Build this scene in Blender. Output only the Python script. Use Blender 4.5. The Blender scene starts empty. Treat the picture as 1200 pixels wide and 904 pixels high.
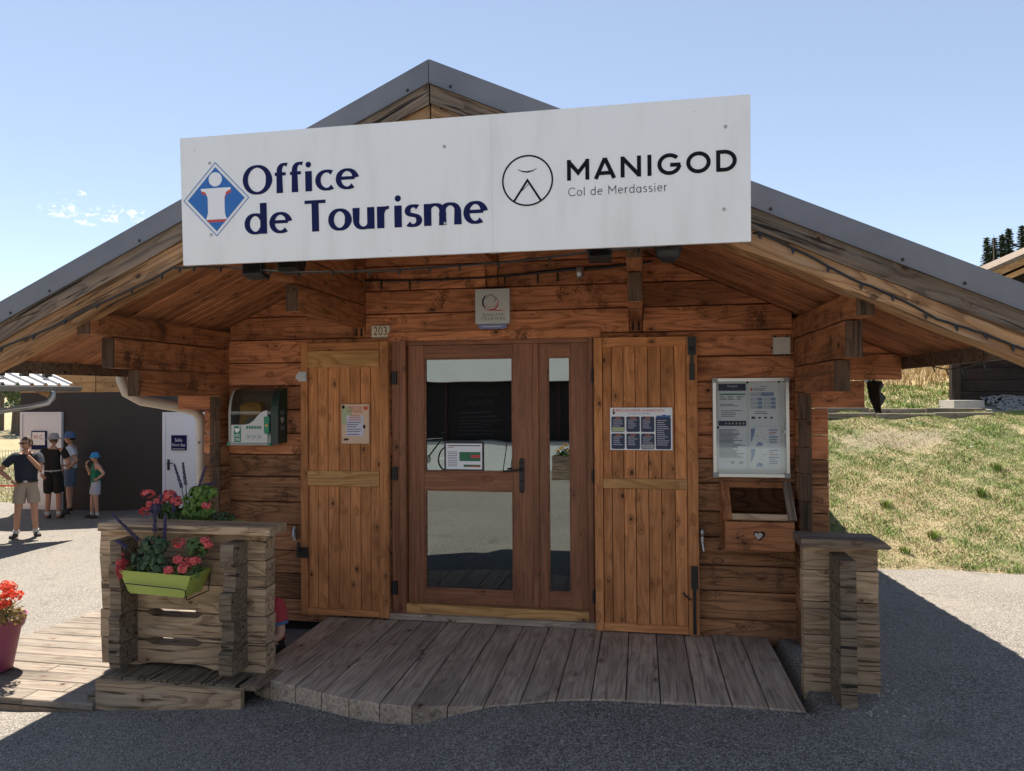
import bpy, bmesh, math, random
import numpy as np
from mathutils import Vector, Matrix, Euler, noise

S = bpy.context.scene
COL = S.collection
RND = random.Random(11)
PI = math.pi

# ------------------------------------------------------------------ camera
cam_d = bpy.data.cameras.new('camera')
cam = bpy.data.objects.new('camera', cam_d)
COL.objects.link(cam)
cam_d.sensor_width = 36.0
cam_d.lens = 835.0 / 1200.0 * 36.0
cam_d.clip_start = 0.05
cam_d.clip_end = 3000.0
_yaw, _pit, _rol = (math.radians(a) for a in (10.2, 0.785, -0.363))
_f = Vector((-math.sin(_yaw) * math.cos(_pit), math.cos(_yaw) * math.cos(_pit), math.sin(_pit)))
_r = Vector((math.cos(_yaw), math.sin(_yaw), 0.0))
_u = _r.cross(_f)
_r2 = _r * math.cos(_rol) + _u * math.sin(_rol)
_u2 = -_r * math.sin(_rol) + _u * math.cos(_rol)
cam.matrix_world = Matrix(((_r2.x, _u2.x, -_f.x, 0.0), (_r2.y, _u2.y, -_f.y, -5.3),
                           (_r2.z, _u2.z, -_f.z, 1.58), (0, 0, 0, 1)))
S.camera = cam

# ------------------------------------------------------------------ light
SUN_DIR = Vector((-0.26, 0.375, 1.0)).normalized()
sun_d = bpy.data.lights.new('sun', 'SUN')
sun_d.energy = 3.75
sun_d.angle = math.radians(0.53)
sun_d.color = (1.0, 0.92, 0.80)
sun = bpy.data.objects.new('sun', sun_d)
COL.objects.link(sun)
sun.rotation_euler = SUN_DIR.to_track_quat('Z', 'Y').to_euler()
sun.location = (-10, 14, 40)
S.view_settings.view_transform = 'Standard'
S.view_settings.look = 'None'
S.view_settings.gamma = 1.0
S.view_settings.use_curve_mapping = False
S.view_settings.exposure = 1.78
S.cycles.use_denoising = True
S.cycles.max_bounces = 8
S.cycles.diffuse_bounces = 5
S.cycles.transparent_max_bounces = 12

W = bpy.data.worlds.new('World')
S.world = W
W.use_nodes = True


class NT:
    """small node-tree writer"""
    def __init__(self, tree):
        self.t = tree
        self.n = tree.nodes
        self.l = tree.links

    def node(self, typ, **kw):
        nd = self.n.new(typ)
        for k, v in kw.items():
            setattr(nd, k, v)
        return nd

    def put(self, sock, val):
        if hasattr(val, 'is_output'):
            self.l.new(val, sock)
        elif isinstance(val, (tuple, list)) and len(val) == 3 and sock.type == 'RGBA':
            sock.default_value = (val[0], val[1], val[2], 1.0)
        else:
            sock.default_value = val

    def math(self, op, a, b=0.0, c=None, clamp=False):
        nd = self.node('ShaderNodeMath', operation=op, use_clamp=clamp)
        self.put(nd.inputs[0], a)
        self.put(nd.inputs[1], b)
        if c is not None:
            self.put(nd.inputs[2], c)
        return nd.outputs[0]

    def vmath(self, op, a, b=None, scale=None):
        nd = self.node('ShaderNodeVectorMath', operation=op)
        self.put(nd.inputs[0], a)
        if b is not None:
            self.put(nd.inputs[1], b)
        if scale is not None:
            self.put(nd.inputs['Scale'], scale)
        return nd.outputs['Value'] if op in ('DOT_PRODUCT', 'DISTANCE', 'LENGTH') else nd.outputs[0]

    def noise(self, vec, scale=5.0, detail=3.0, rough=0.55, dist=0.0):
        nd = self.node('ShaderNodeTexNoise')
        if vec is not None:
            self.put(nd.inputs['Vector'], vec)
        self.put(nd.inputs['Scale'], scale)
        nd.inputs['Detail'].default_value = detail
        nd.inputs['Roughness'].default_value = rough
        nd.inputs['Distortion'].default_value = dist
        return nd.outputs[0]

    def voronoi(self, vec, scale=5.0, feature='F1', out='Distance', rand=1.0):
        nd = self.node('ShaderNodeTexVoronoi', feature=feature)
        self.put(nd.inputs['Vector'], vec)
        nd.inputs['Scale'].default_value = scale
        nd.inputs['Randomness'].default_value = rand
        return nd.outputs[out] if out else nd

    def mix(self, fac, a, b, blend='MIX'):
        nd = self.node('ShaderNodeMix', data_type='RGBA', blend_type=blend)
        self.put(nd.inputs[0], fac)
        self.put(nd.inputs[6], a)
        self.put(nd.inputs[7], b)
        return nd.outputs[2]

    def step(self, x, lo, hi, a=0.0, b=1.0):
        nd = self.node('ShaderNodeMapRange', interpolation_type='SMOOTHSTEP')
        self.put(nd.inputs[0], x)
        nd.inputs[1].default_value = lo
        nd.inputs[2].default_value = hi
        nd.inputs[3].default_value = a
        nd.inputs[4].default_value = b
        return nd.outputs[0]

    def bump(self, h, strength=0.3, dist=0.01):
        nd = self.node('ShaderNodeBump')
        nd.inputs['Strength'].default_value = strength
        nd.inputs['Distance'].default_value = dist
        self.put(nd.inputs['Height'], h)
        return nd.outputs[0]


wt = NT(W.node_tree)
bg = W.node_tree.nodes['Background']
sky = wt.node('ShaderNodeTexSky', sky_type='NISHITA')
sky.sun_disc = False
sky.sun_elevation = math.asin(SUN_DIR.z)
sky.sun_rotation = math.atan2(SUN_DIR.x, SUN_DIR.y)
sky.altitude = 1500.0
sky.air_density = 0.8
sky.dust_density = 0.12
sky.ozone_density = 1.4
# a few small torn clouds low over the western sky
geo = wt.node('ShaderNodeNewGeometry')
dirv = wt.vmath('SCALE', geo.outputs['Incoming'], scale=-1.0)
mask = None
CLOUDS = [(-0.6609, 0.7179, 0.2185, .0007), (-0.6482, 0.7239, 0.2364, .0004), (-0.6423, 0.7367, 0.2112, .0005), (-0.6183, 0.7546, 0.2195, .0012), (-0.6042, 0.766, 0.2196, .0008)]
for cx, cy, cz, rad in CLOUDS:
    c = Vector((cx, cy, cz)).normalized()
    d = wt.vmath('SUBTRACT', dirv, tuple(c))
    d = wt.vmath('MULTIPLY', d, (1.0, 1.0, 2.2))
    q = wt.vmath('DOT_PRODUCT', d, d)
    m = wt.step(q, 0.0, rad, 1.0, 0.0)
    mask = m if mask is None else wt.math('MAXIMUM', mask, m)
cn = wt.noise(wt.vmath('MULTIPLY', dirv, (1, 1, 1.6)), 75.0, 9.0, 0.68, 1.2)
cl = wt.step(wt.math('MULTIPLY', mask, wt.step(cn, 0.42, 0.72)), 0.02, 0.75)
cl = wt.math('MULTIPLY', cl, 0.85)
hsv = wt.node('ShaderNodeHueSaturation')
hsv.inputs['Saturation'].default_value = 0.86
gam = wt.node('ShaderNodeGamma')
gam.inputs['Gamma'].default_value = 0.75
wt.put(gam.inputs['Color'], sky.outputs[0])
hsv.inputs['Value'].default_value = 1.52
wt.put(hsv.inputs['Color'], gam.outputs[0])
skyc = wt.mix(cl, hsv.outputs[0], (6.5, 6.5, 6.7))
wt.put(bg.inputs[0], skyc)
bg.inputs[1].default_value = 0.06

# ------------------------------------------------------------------ mesh helpers
WM = {}


def place(o, world, parent=None):
    COL.objects.link(o)
    if parent is not None:
        o.parent = parent
        o.matrix_parent_inverse = WM[parent.name].inverted()
    o.matrix_basis = world
    WM[o.name] = world.copy()
    return o


def tag(o, label=None, cat=None, group=None, kind=None):
    if label:
        o['label'] = label
    if cat:
        o['category'] = cat
    if group:
        o['group'] = group
    if kind:
        o['kind'] = kind
    return o


def thing(name, loc, label, cat, group=None):
    o = bpy.data.objects.new(name, None)
    o.empty_display_size = 0.1
    place(o, Matrix.Translation(loc))
    return tag(o, label, cat, group)


class MB:
    def __init__(self):
        self.v = []
        self.f = []
        self.m = []

    def add(self, vs, fs, mi=0):
        b = len(self.v)
        self.v += [tuple(p) for p in vs]
        self.f += [tuple(i + b for i in f) for f in fs]
        self.m += [mi] * len(fs)
        return self

    def box(self, x0, x1, y0, y1, z0, z1, mi=0):
        vs = [(x, y, z) for z in (z0, z1) for y in (y0, y1) for x in (x0, x1)]
        return self.add(vs, [(0, 2, 3, 1), (4, 5, 7, 6), (0, 1, 5, 4), (2, 6, 7, 3), (0, 4, 6, 2), (1, 3, 7, 5)], mi)

    def prism(self, pts, a, b, axis='y', mi=0):
        """polygon pts extruded from a to b along axis; pts are (x,z) for y, (y,z) for x, (x,y) for z"""
        def P(p, t):
            if axis == 'y':
                return (p[0], t, p[1])
            if axis == 'x':
                return (t, p[0], p[1])
            return (p[0], p[1], t)
        n = len(pts)
        vs = [P(p, a) for p in pts] + [P(p, b) for p in pts]
        fs = [tuple(range(n)), tuple(reversed(range(n, 2 * n)))]
        fs += [(i, i + n, (i + 1) % n + n, (i + 1) % n) for i in range(n)]
        return self.add(vs, fs, mi)

    def cham(self, pts, a, b, c=0.004, mi=0):
        """convex xz polygon extruded in y from a (front) to b with the front edge chamfered"""
        n = len(pts)
        ar = sum(pts[i][0] * pts[(i + 1) % n][1] - pts[(i + 1) % n][0] * pts[i][1] for i in range(n))
        if ar < 0:
            pts = pts[::-1]
        ins = []
        for i in range(n):
            p0, p1, p2 = (Vector(pts[(i + k - 1) % n]) for k in range(3))
            e0 = (p1 - p0).normalized()
            e1 = (p2 - p1).normalized()
            n0 = Vector((-e0.y, e0.x))
            n1 = Vector((-e1.y, e1.x))
            den = 1.0 + n0.dot(n1)
            off = (n0 + n1) * (c / max(den, 0.3))
            ins.append(tuple(p1 + off))
        s = 1 if b > a else -1
        vs = [(p[0], a, p[1]) for p in ins] + [(p[0], a + s * c, p[1]) for p in pts] + [(p[0], b, p[1]) for p in pts]
        fs = [tuple(range(n)), tuple(reversed(range(2 * n, 3 * n)))]
        for k in (0, 1):
            fs += [(i + k * n, i + (k + 1) * n, (i + 1) % n + (k + 1) * n, (i + 1) % n + k * n) for i in range(n)]
        return self.add(vs, fs, mi)

    def tube(self, path, r, n=8, mi=0, cap=True):
        path = [Vector(p) for p in path]
        k = len(path)
        rs = r if isinstance(r, (list, tuple)) else [r] * k
        vs = []
        up = None
        for i, p in enumerate(path):
            t = (path[min(i + 1, k - 1)] - path[max(i - 1, 0)])
            if t.length < 1e-9:
                t = Vector((0, 0, 1))
            t.normalize()
            if up is None:
                up = Vector((0, 0, 1)) if abs(t.z) < 0.9 else Vector((0, 1, 0))
            a = t.cross(up)
            if a.length < 1e-6:
                a = t.cross(Vector((1, 0, 0)))
            a.normalize()
            b = a.cross(t)
            up = b
            for j in range(n):
                th = 2 * PI * j / n
                vs.append(p + (a * math.cos(th) + b * math.sin(th)) * rs[i])
        fs = []
        for i in range(k - 1):
            for j in range(n):
                fs.append((i * n + j, i * n + (j + 1) % n, (i + 1) * n + (j + 1) % n, (i + 1) * n + j))
        if cap:
            fs.append(tuple(reversed(range(n))))
            fs.append(tuple(range((k - 1) * n, k * n)))
        return self.add(vs, fs, mi)

    def lathe(self, prof, c=(0, 0, 0), n=24, mi=0):
        vs = []
        for r, z in prof:
            for j in range(n):
                th = 2 * PI * j / n
                vs.append((c[0] + r * math.cos(th), c[1] + r * math.sin(th), c[2] + z))
        fs = []
        for i in range(len(prof) - 1):
            for j in range(n):
                fs.append((i * n + j, i * n + (j + 1) % n, (i + 1) * n + (j + 1) % n, (i + 1) * n + j))
        return self.add(vs, fs, mi)

    def ball(self, c, rx, ry=None, rz=None, nu=12, nv=8, mi=0, rot=None):
        ry = rx if ry is None else ry
        rz = rx if rz is None else rz
        vs = []
        for i in range(nv + 1):
            ph = PI * i / nv
            for j in range(nu):
                th = 2 * PI * j / nu
                p = Vector((rx * math.sin(ph) * math.cos(th), ry * math.sin(ph) * math.sin(th), rz * math.cos(ph)))
                if rot is not None:
                    p = rot @ p
                vs.append(Vector(c) + p)
        fs = []
        for i in range(nv):
            for j in range(nu):
                fs.append((i * nu + j, (i + 1) * nu + j, (i + 1) * nu + (j + 1) % nu, i * nu + (j + 1) % nu))
        return self.add(vs, fs, mi)

    def build(self, name, mats, parent=None, smooth=False, origin=None, fix=True):
        me = bpy.data.meshes.new(name)
        vs = np.array(self.v, dtype=float)
        c = (vs.min(0) + vs.max(0)) / 2 if origin is None else np.array(origin, float)
        me.from_pydata((vs - c).tolist(), [], self.f)
        for m in (mats if isinstance(mats, (list, tuple)) else [mats]):
            me.materials.append(m)
        if any(self.m):
            me.polygons.foreach_set('material_index', self.m)
        if smooth:
            me.polygons.foreach_set('use_smooth', [True] * len(self.f))
        if fix:
            bm = bmesh.new()
            bm.from_mesh(me)
            bmesh.ops.recalc_face_normals(bm, faces=bm.faces)
            bm.to_mesh(me)
            bm.free()
        me.update()
        o = bpy.data.objects.new(name, me)
        return place(o, Matrix.Translation(c.tolist()), parent)


def split_build(mb, name, mt, parent=None, **kw):
    """one object for every connected piece of the builder"""
    par = list(range(len(mb.v)))

    def root_(i):
        while par[i] != i:
            par[i] = par[par[i]]
            i = par[i]
        return i
    for f in mb.f:
        for i in f[1:]:
            par[root_(i)] = root_(f[0])
    groups = {}
    for f in mb.f:
        groups.setdefault(root_(f[0]), []).append(f)
    out = []
    for fs in groups.values():
        ids = sorted({i for f in fs for i in f})
        k = {i: j for j, i in enumerate(ids)}
        out.append(MB().add([mb.v[i] for i in ids], [tuple(k[i] for i in f) for f in fs]).build(name, mt, parent, **kw))
    return out


AX = {'x': Matrix.Identity(4), 'y': Matrix.Rotation(PI / 2, 4, 'Z'), 'z': Matrix.Rotation(-PI / 2, 4, 'Y')}
_PL = {}


def plank(name, ctr, L, D, H, axis, mat, parent, c=0.003, rot=None, jit=0.0):
    """a board with local X along its length, D deep (local Y), H high (local Z), long edges chamfered"""
    key = (round(L, 4), round(D, 4), round(H, 4), round(c, 4), mat.name)
    me = _PL.get(key)
    if me is None:
        y, z = D / 2, H / 2
        oc = [(-y + c, -z), (y - c, -z), (y, -z + c), (y, z - c), (y - c, z), (-y + c, z), (-y, z - c), (-y, -z + c)]
        mb = MB().prism(oc, -L / 2, L / 2, 'x')
        me = bpy.data.meshes.new(name)
        me.from_pydata(mb.v, [], mb.f)
        bm = bmesh.new()
        bm.from_mesh(me)
        bmesh.ops.recalc_face_normals(bm, faces=bm.faces)
        bm.to_mesh(me)
        bm.free()
        me.materials.append(mat)
        _PL[key] = me
    o = bpy.data.objects.new(name, me)
    m = Matrix.Translation(ctr) @ (rot if rot is not None else AX[axis])
    if jit:
        m = m @ Euler((RND.uniform(-jit, jit), RND.uniform(-jit, jit), RND.uniform(-jit, jit))).to_matrix().to_4x4()
    return place(o, m, parent)


# ------------------------------------------------------------------ materials
def mat(name):
    m = bpy.data.materials.new(name)
    m.use_nodes = True
    n = NT(m.node_tree)
    return m, n, m.node_tree.nodes['Principled BSDF']


def plain(name, col, rough=0.6, metal=0.0, var=0.12, scale=12.0, bump=0.0, spec=0.5, sheen=0.0):
    m, n, b = mat(name)
    tc = n.node('ShaderNodeTexCoord').outputs['Object']
    g = n.noise(tc, scale, 4.0, 0.6)
    lo = tuple(max(0, c * (1 - var)) for c in col)
    hi = tuple(min(1, c * (1 + var)) for c in col)
    n.put(b.inputs['Base Color'], n.mix(g, lo, hi))
    b.inputs['Metallic'].default_value = metal
    n.put(b.inputs['Roughness'], n.step(g, 0.2, 0.8, max(0, rough - 0.08), min(1, rough + 0.08)))
    b.inputs['Specular IOR Level'].default_value = spec
    if bump:
        n.put(b.inputs['Normal'], n.bump(n.noise(tc, scale * 4, 3.0), bump, 0.01))
    return m


def wood(name, c0, c1, knot=0.5, ring=0.4, crack=0.0, grey=None, greyamt=0.0, rough=0.72, gs=1.0, tone=0.16, kc=(0.03, 0.014, 0.008), spec=0.25, smear=0.0):
    m, n, b = mat(name)
    tc = n.node('ShaderNodeTexCoord').outputs['Object']
    oi = n.node('ShaderNodeObjectInfo').outputs['Random']
    off = n.node('ShaderNodeCombineXYZ')
    n.put(off.inputs[0], n.math('MULTIPLY', oi, 61.0))
    n.put(off.inputs[1], n.math('MULTIPLY', oi, 37.0))
    n.put(off.inputs[2], n.math('MULTIPLY', oi, 83.0))
    v = n.vmath('ADD', tc, off.outputs[0])
    # knots first: they bend the grain round them
    wob = n.node('ShaderNodeTexNoise')
    n.put(wob.inputs['Vector'], n.vmath('MULTIPLY', v, (14, 14, 14)))
    kv = n.vmath('ADD', n.vmath('MULTIPLY', v, (6.0, 9.5, 9.5)), n.vmath('SCALE', wob.outputs['Color'], scale=0.14))
    vo = n.voronoi(kv, 1.0, out=None)
    kd = vo.outputs['Distance']
    kr = n.math('FRACT', n.math('MULTIPLY', vo.outputs['Color'], 7.31))
    ksel = n.step(kr, 0.62 - 0.6 * knot, 0.64 - 0.6 * knot)
    kedge = n.math('MULTIPLY_ADD', n.math('FRACT', n.math('MULTIPLY', kr, 13.7)), 0.075, 0.035)
    kin = n.math('MULTIPLY', n.step(n.math('SUBTRACT', kd, kedge), 0.0, 0.04, 1.0, 0.0), ksel)
    khalo = n.math('MULTIPLY', n.step(kd, 0.07, 0.42, 1.0, 0.0), ksel)
    vb = n.vmath('ADD', v, n.vmath('SCALE', (0, 1, 1), scale=n.math('MULTIPLY', khalo, 0.03)))
    g1 = n.noise(n.vmath('MULTIPLY', vb, (2.2 * gs, 60 * gs, 60 * gs)), 1.0, 5.0, 0.68, 0.2)
    g2 = n.noise(n.vmath('MULTIPLY', vb, (0.55 * gs, 4.2 * gs, 4.2 * gs)), 1.0, 2.5, 0.45)
    rg = n.math('FRACT', n.math('MULTIPLY', g2, 17.0))
    rg = n.math('SUBTRACT', 1.0, n.math('MULTIPLY', n.step(rg, 0.45, 0.92), n.step(rg, 0.92, 1.0, 1.0, 0.0)))
    gf = n.step(g1, 0.36, 0.64)
    g = n.math('ADD', n.math('MULTIPLY', gf, 1.0 - ring), n.math('MULTIPLY', rg, ring))
    col = n.mix(g, c0, c1)
    big = n.noise(n.vmath('MULTIPLY', v, (1.1, 3.0, 3.0)), 1.0, 3.0, 0.6)
    col = n.mix(n.step(big, 0.40, 0.72, 0.0, 0.55), col, tuple(c * 0.5 for c in c0))
    if grey is not None:
        w = n.noise(n.vmath('MULTIPLY', v, (0.9, 9, 9)), 1.0, 5.0, 0.7)
        col = n.mix(n.step(w, 0.62 - 0.35 * greyamt, 0.8 - 0.35 * greyamt, 0.0, min(1.0, 0.35 + 0.6 * greyamt)), col, n.mix(g, tuple(c * 0.45 for c in grey), grey))
    hs = n.math('MULTIPLY_ADD', n.math('FRACT', n.math('MULTIPLY', oi, 17.7)), 2 * tone, 1.0 - tone)
    col = n.mix(1.0, col, n.node('ShaderNodeCombineColor').outputs[0], 'MULTIPLY') if False else n.vmath('SCALE', col, scale=hs)
    col = n.mix(n.math('MULTIPLY', khalo, 0.35), col, (kc[0] * 3.2, kc[1] * 2.6, kc[2] * 2.2))
    col = n.mix(n.math('MULTIPLY', kin, n.math('MULTIPLY_ADD', n.math('FRACT', n.math('MULTIPLY', kr, 29.3)), 0.42, 0.56)), col, kc)
    if smear:
        sv = n.noise(n.vmath('ADD', n.vmath('MULTIPLY', v, (7.0, 4.0, 4.0)), n.vmath('SCALE', wob.outputs['Color'], scale=0.8)), 1.0, 6.0, 0.72)
        col = n.mix(n.math('MULTIPLY', n.step(sv, 0.545, 0.65), smear), col, kc)
    hgt = n.math('ADD', n.math('MULTIPLY', g1, 0.7), n.math('MULTIPLY', rg, 0.12))
    if crack:
        cv = n.noise(n.vmath('MULTIPLY', v, (1.3, 34, 34)), 1.0, 3.0, 0.65, 0.5)
        cr = n.step(cv, 0.585, 0.635)
        col = n.mix(n.math('MULTIPLY', cr, crack), col, (0.012, 0.009, 0.007))
        hgt = n.math('SUBTRACT', hgt, n.math('MULTIPLY', cr, 1.2))
    n.put(b.inputs['Base Color'], col)
    n.put(b.inputs['Roughness'], n.step(g1, 0.2, 0.8, rough - 0.1, min(1.0, rough + 0.14)))
    b.inputs['Specular IOR Level'].default_value = spec
    n.put(b.inputs['Normal'], n.bump(hgt, 0.5, 0.006))
    return m


M_WALL = wood('stained_wall_wood', (0.225, 0.080, 0.034), (0.64, 0.262, 0.122), 1.0, 0.5, tone=0.18, smear=0.8)
M_WALLLOW = wood('weathered_wall_wood', (0.13, 0.055, 0.026), (0.40, 0.19, 0.09), 0.7, 0.6, crack=0.5, tone=0.22, smear=0.6)
M_SHUT = wood('shutter_wood', (0.37, 0.142, 0.050), (0.64, 0.275, 0.108), 0.95, 0.4, tone=0.13)
M_SHUTRAIL = wood('shutter_rail_wood', (0.36, 0.175, 0.06), (0.60, 0.33, 0.13), 0.8, 0.7, tone=0.08)
M_DOOR = wood('door_wood', (0.185, 0.066, 0.031), (0.33, 0.135, 0.066), 0.35, 0.2, tone=0.08, rough=0.5, spec=0.4)
M_SOFFIT = wood('soffit_wood', (0.24, 0.09, 0.04), (0.50, 0.22, 0.105), 0.9, 0.4, tone=0.2, smear=0.5)
M_BEAM = wood('corbel_wood', (0.22, 0.083, 0.033), (0.45, 0.18, 0.075), 0.5, 0.6, crack=0.35, tone=0.12, smear=0.8)
M_BARGE = wood('weathered_orange_timber', (0.25, 0.115, 0.045), (0.52, 0.30, 0.145), 0.5, 0.7, crack=0.7, grey=(0.38, 0.30, 0.225), greyamt=0.35, tone=0.08)
M_GREYB = wood('weathered_grey_timber', (0.085, 0.060, 0.042), (0.26, 0.185, 0.125), 0.4, 0.5, crack=0.95, grey=(0.20, 0.165, 0.135), greyamt=0.6, tone=0.12)
M_SCREEN = wood('weathered_screen_wood', (0.24, 0.155, 0.09), (0.53, 0.375, 0.235), 0.35, 0.6, crack=0.72, grey=(0.46, 0.37, 0.275), greyamt=0.35, tone=0.14)
M_SCREENDK = wood('dark_weathered_end_wood', (0.085, 0.060, 0.040), (0.235, 0.175, 0.118), 0.3, 0.5, crack=0.95, grey=(0.19, 0.15, 0.11), greyamt=0.4, tone=0.15)
M_DECK = wood('grey_deck_wood', (0.26, 0.195, 0.145), (0.53, 0.41, 0.31), 0.12, 0.4, crack=0.35, grey=(0.44, 0.36, 0.285), greyamt=0.4, tone=0.1)
M_WALK = wood('bleached_walkway_wood', (0.145, 0.115, 0.09), (0.26, 0.215, 0.172), 0.25, 0.35, crack=0.45, grey=(0.24, 0.21, 0.178), greyamt=0.4, tone=0.12)
M_DARKW = wood('dark_stained_wood', (0.022, 0.016, 0.013), (0.050, 0.037, 0.030), 0.2, 0.3, tone=0.15, spec=0.1)
M_SIDING = wood('pale_siding_wood', (0.40, 0.22, 0.085), (0.60, 0.36, 0.16), 0.5, 0.3, tone=0.1)
M_END = wood('end_grain_wood', (0.05, 0.028, 0.017), (0.115, 0.066, 0.040), 0.2, 0.6, crack=0.7, tone=0.15)
M_GAP = plain('dark_gap', (0.012, 0.008, 0.006), 0.95)
M_ZINC = plain('zinc_flashing', (0.165, 0.165, 0.178), 0.5, 0.35, 0.42, 3.5)
M_ROOF = plain('grey_roof_metal', (0.34, 0.35, 0.36), 0.4, 0.6, 0.15, 5.0)
M_SIGN, n, b = mat('white_sign_panel')
tc = n.node('ShaderNodeTexCoord').outputs['Object']
dirt = n.noise(n.vmath('MULTIPLY', tc, (6.0, 6.0, 1.1)), 1.0, 6.0, 0.65)
spots = n.step(n.voronoi(n.vmath('MULTIPLY', tc, (1, 1, 1)), 5.0), 0.012, 0.03, 1.0, 0.0)
c_ = n.mix(n.step(dirt, 0.45, 0.75, 0.0, 0.5), (0.81, 0.805, 0.79), (0.67, 0.66, 0.63))
c_ = n.mix(n.math('MULTIPLY', spots, 0.6), c_, (0.35, 0.30, 0.25))
n.put(b.inputs['Base Color'], c_)
n.put(b.inputs['Roughness'], n.step(dirt, 0.3, 0.7, 0.28, 0.5))
n.put(b.inputs['Normal'], n.bump(n.noise(tc, 1.6, 2.0, 0.5), 0.12, 0.05))
M_SIGNEDGE = plain('sign_edge', (0.55, 0.55, 0.54), 0.5)
M_NAVY = plain('navy_print', (0.012, 0.016, 0.075), 0.7, var=0.05, spec=0.1)
M_BLACKP = plain('black_print', (0.010, 0.010, 0.015), 0.7, var=0.05, spec=0.1)
M_BLUE = plain('blue_print', (0.012, 0.13, 0.42), 0.45, var=0.06)
M_RED = plain('red_print', (0.55, 0.05, 0.04), 0.5, var=0.06)
M_WHITE = plain('white_print', (0.80, 0.80, 0.80), 0.5, var=0.03)
M_PAPER = plain('paper', (0.74, 0.75, 0.78), 0.6, var=0.04)
M_STEEL = plain('galvanised_steel', (0.42, 0.42, 0.42), 0.38, 0.8, 0.2)
M_BLACK = plain('black_plastic', (0.012, 0.012, 0.013), 0.45)
M_IRON = plain('dark_iron', (0.03, 0.028, 0.027), 0.5, 0.4)
M_ALU = plain('aluminium_frame', (0.62, 0.62, 0.60), 0.35, 0.6, 0.08)
M_PIPE = plain('beige_downpipe', (0.46, 0.40, 0.34), 0.5, 0.2, 0.18, 9.0)


def glass(name, tint, refl, rough=0.0, wavy=False):
    m = bpy.data.materials.new(name)
    m.use_nodes = True
    n = NT(m.node_tree)
    m.node_tree.nodes.remove(m.node_tree.nodes['Principled BSDF'])
    out = m.node_tree.nodes['Material Output']
    tr = n.node('ShaderNodeBsdfTransparent')
    tr.inputs[0].default_value = (*tint, 1)
    gl = n.node('ShaderNodeBsdfGlossy')
    gl.inputs[0].default_value = (0.84, 0.93, 0.95, 1)
    gl.inputs['Roughness'].default_value = rough
    if wavy:
        tcw = n.node('ShaderNodeTexCoord').outputs['Object']
        n.put(gl.inputs['Normal'], n.bump(n.noise(n.vmath('MULTIPLY', tcw, (1.0, 1.0, 1.5)), 2.2, 1.0, 0.4), 0.10, 0.008))
    lw = n.node('ShaderNodeLayerWeight')
    lw.inputs[0].default_value = 0.35
    mx = n.node('ShaderNodeMixShader')
    n.put(mx.inputs[0], n.math('MULTIPLY_ADD', lw.outputs['Fresnel'], 0.6, refl, clamp=True))
    n.l.new(tr.outputs[0], mx.inputs[1])
    n.l.new(gl.outputs[0], mx.inputs[2])
    n.l.new(mx.outputs[0], out.inputs[0])
    return m


M_GLASS = glass('door_glass', (0.35, 0.38, 0.37), 0.19, wavy=True)
M_COVER = glass('smoked_cover', (0.48, 0.48, 0.45), 0.10, 0.05)
M_BOXGLASS = glass('box_glass', (0.5, 0.5, 0.5), 0.06)


# ------------------------------------------------------------------ ground
def sm(x, a, b):
    t = np.clip((np.asarray(x, float) - a) / (b - a), 0, 1)
    return t * t * (3 - 2 * t)


FRONT = [(-2.426, -1.202), (-2.247, -1.281), (-2.058, -1.333), (-1.865, -1.395), (-1.665, -1.456), (-1.476, -1.482),
         (-1.272, -1.504), (-1.080, -1.472), (-0.885, -1.429), (-0.677, -1.358), (-0.486, -1.285), (-0.291, -1.242),
         (-0.097, -1.210), (0.090, -1.207), (0.303, -1.197), (0.492, -1.191), (0.690, -1.195), (0.869, -1.204)]


def asphalt_z(x, y):
    x = np.asarray(x, float)
    y = np.asarray(y, float)
    z = -0.245 + np.where(x < -2, np.maximum(-0.56, 0.062 * (x + 2)), 0.0)
    z = z + 0.098 * sm(x, -1.35, -0.75) * sm(y, -2.6, -1.35) + 0.07 * sm(x, -1.0, 1.0) * (1 - sm(y, -2.6, -1.35))
    z = z - 0.055 * np.clip(y, 0, 4) * sm(x, 0, 2) - 0.012 * np.clip(-y - 2, 0, 20)
    return z


def grass_edge(x):
    x = np.asarray(x, float)
    return 3.0 - 0.10 * np.clip(x - 2.5, -2, 2) + 0.07 * np.sin(x * 2.3) + 0.05 * np.sin(x * 6.1 + 1)


def vnoise(x, y, s=1.0):
    return (np.sin(x * 1.7 * s + 1.3) * np.sin(y * 1.3 * s + 0.4) + 0.5 * np.sin(x * 3.9 * s + y * 2.1 * s) + 0.3 * np.sin(y * 6.3 * s - x * 4.7 * s)) / 1.8


def hill_z(x, y):
    x = np.asarray(x, float)
    y = np.asarray(y, float)
    a = asphalt_z(x, y)
    base = -0.30
    s = np.maximum(y - grass_edge(x), -3)
    up = np.where(s < 5.6, 0.268 * s, 1.50 + 0.02 * (s - 5.6))
    up = np.where(s > 6.6, 1.52 + 0.175 * (s - 6.6), up)
    up = np.where(s > 11.0, 2.29 + 0.10 * (s - 11.0), up)
    up = np.where(s > 22.0, 3.39 + 0.165 * (np.minimum(s, 250.0) - 22.0) - 0.03 * np.maximum(s - 280.0, 0), up)
    right = base + up + 0.05 * vnoise(x, y, 1.6) * sm(s, 0, 1.5)
    right = np.where(s < 0, np.minimum(a - 0.05, right), np.maximum(right, a - 0.05 + 0.10 * sm(s, 0, 0.25)))
    left = -0.86 + 0.03 * np.clip(y - 9, 0, 30) * 0.5 + 0.02 * np.maximum(y - 60, 0) + 0.04 * vnoise(x, y)
    ratio = x / (np.maximum(y, 0) + 6.0)
    f = sm(ratio, -0.55, 0.02)
    z = left * (1 - f) + right * f
    inside = (y < np.where(x < -5.0, 8.75, grass_edge(x)))
    return np.where(inside, np.minimum(a - 0.06, z), z)


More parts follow.
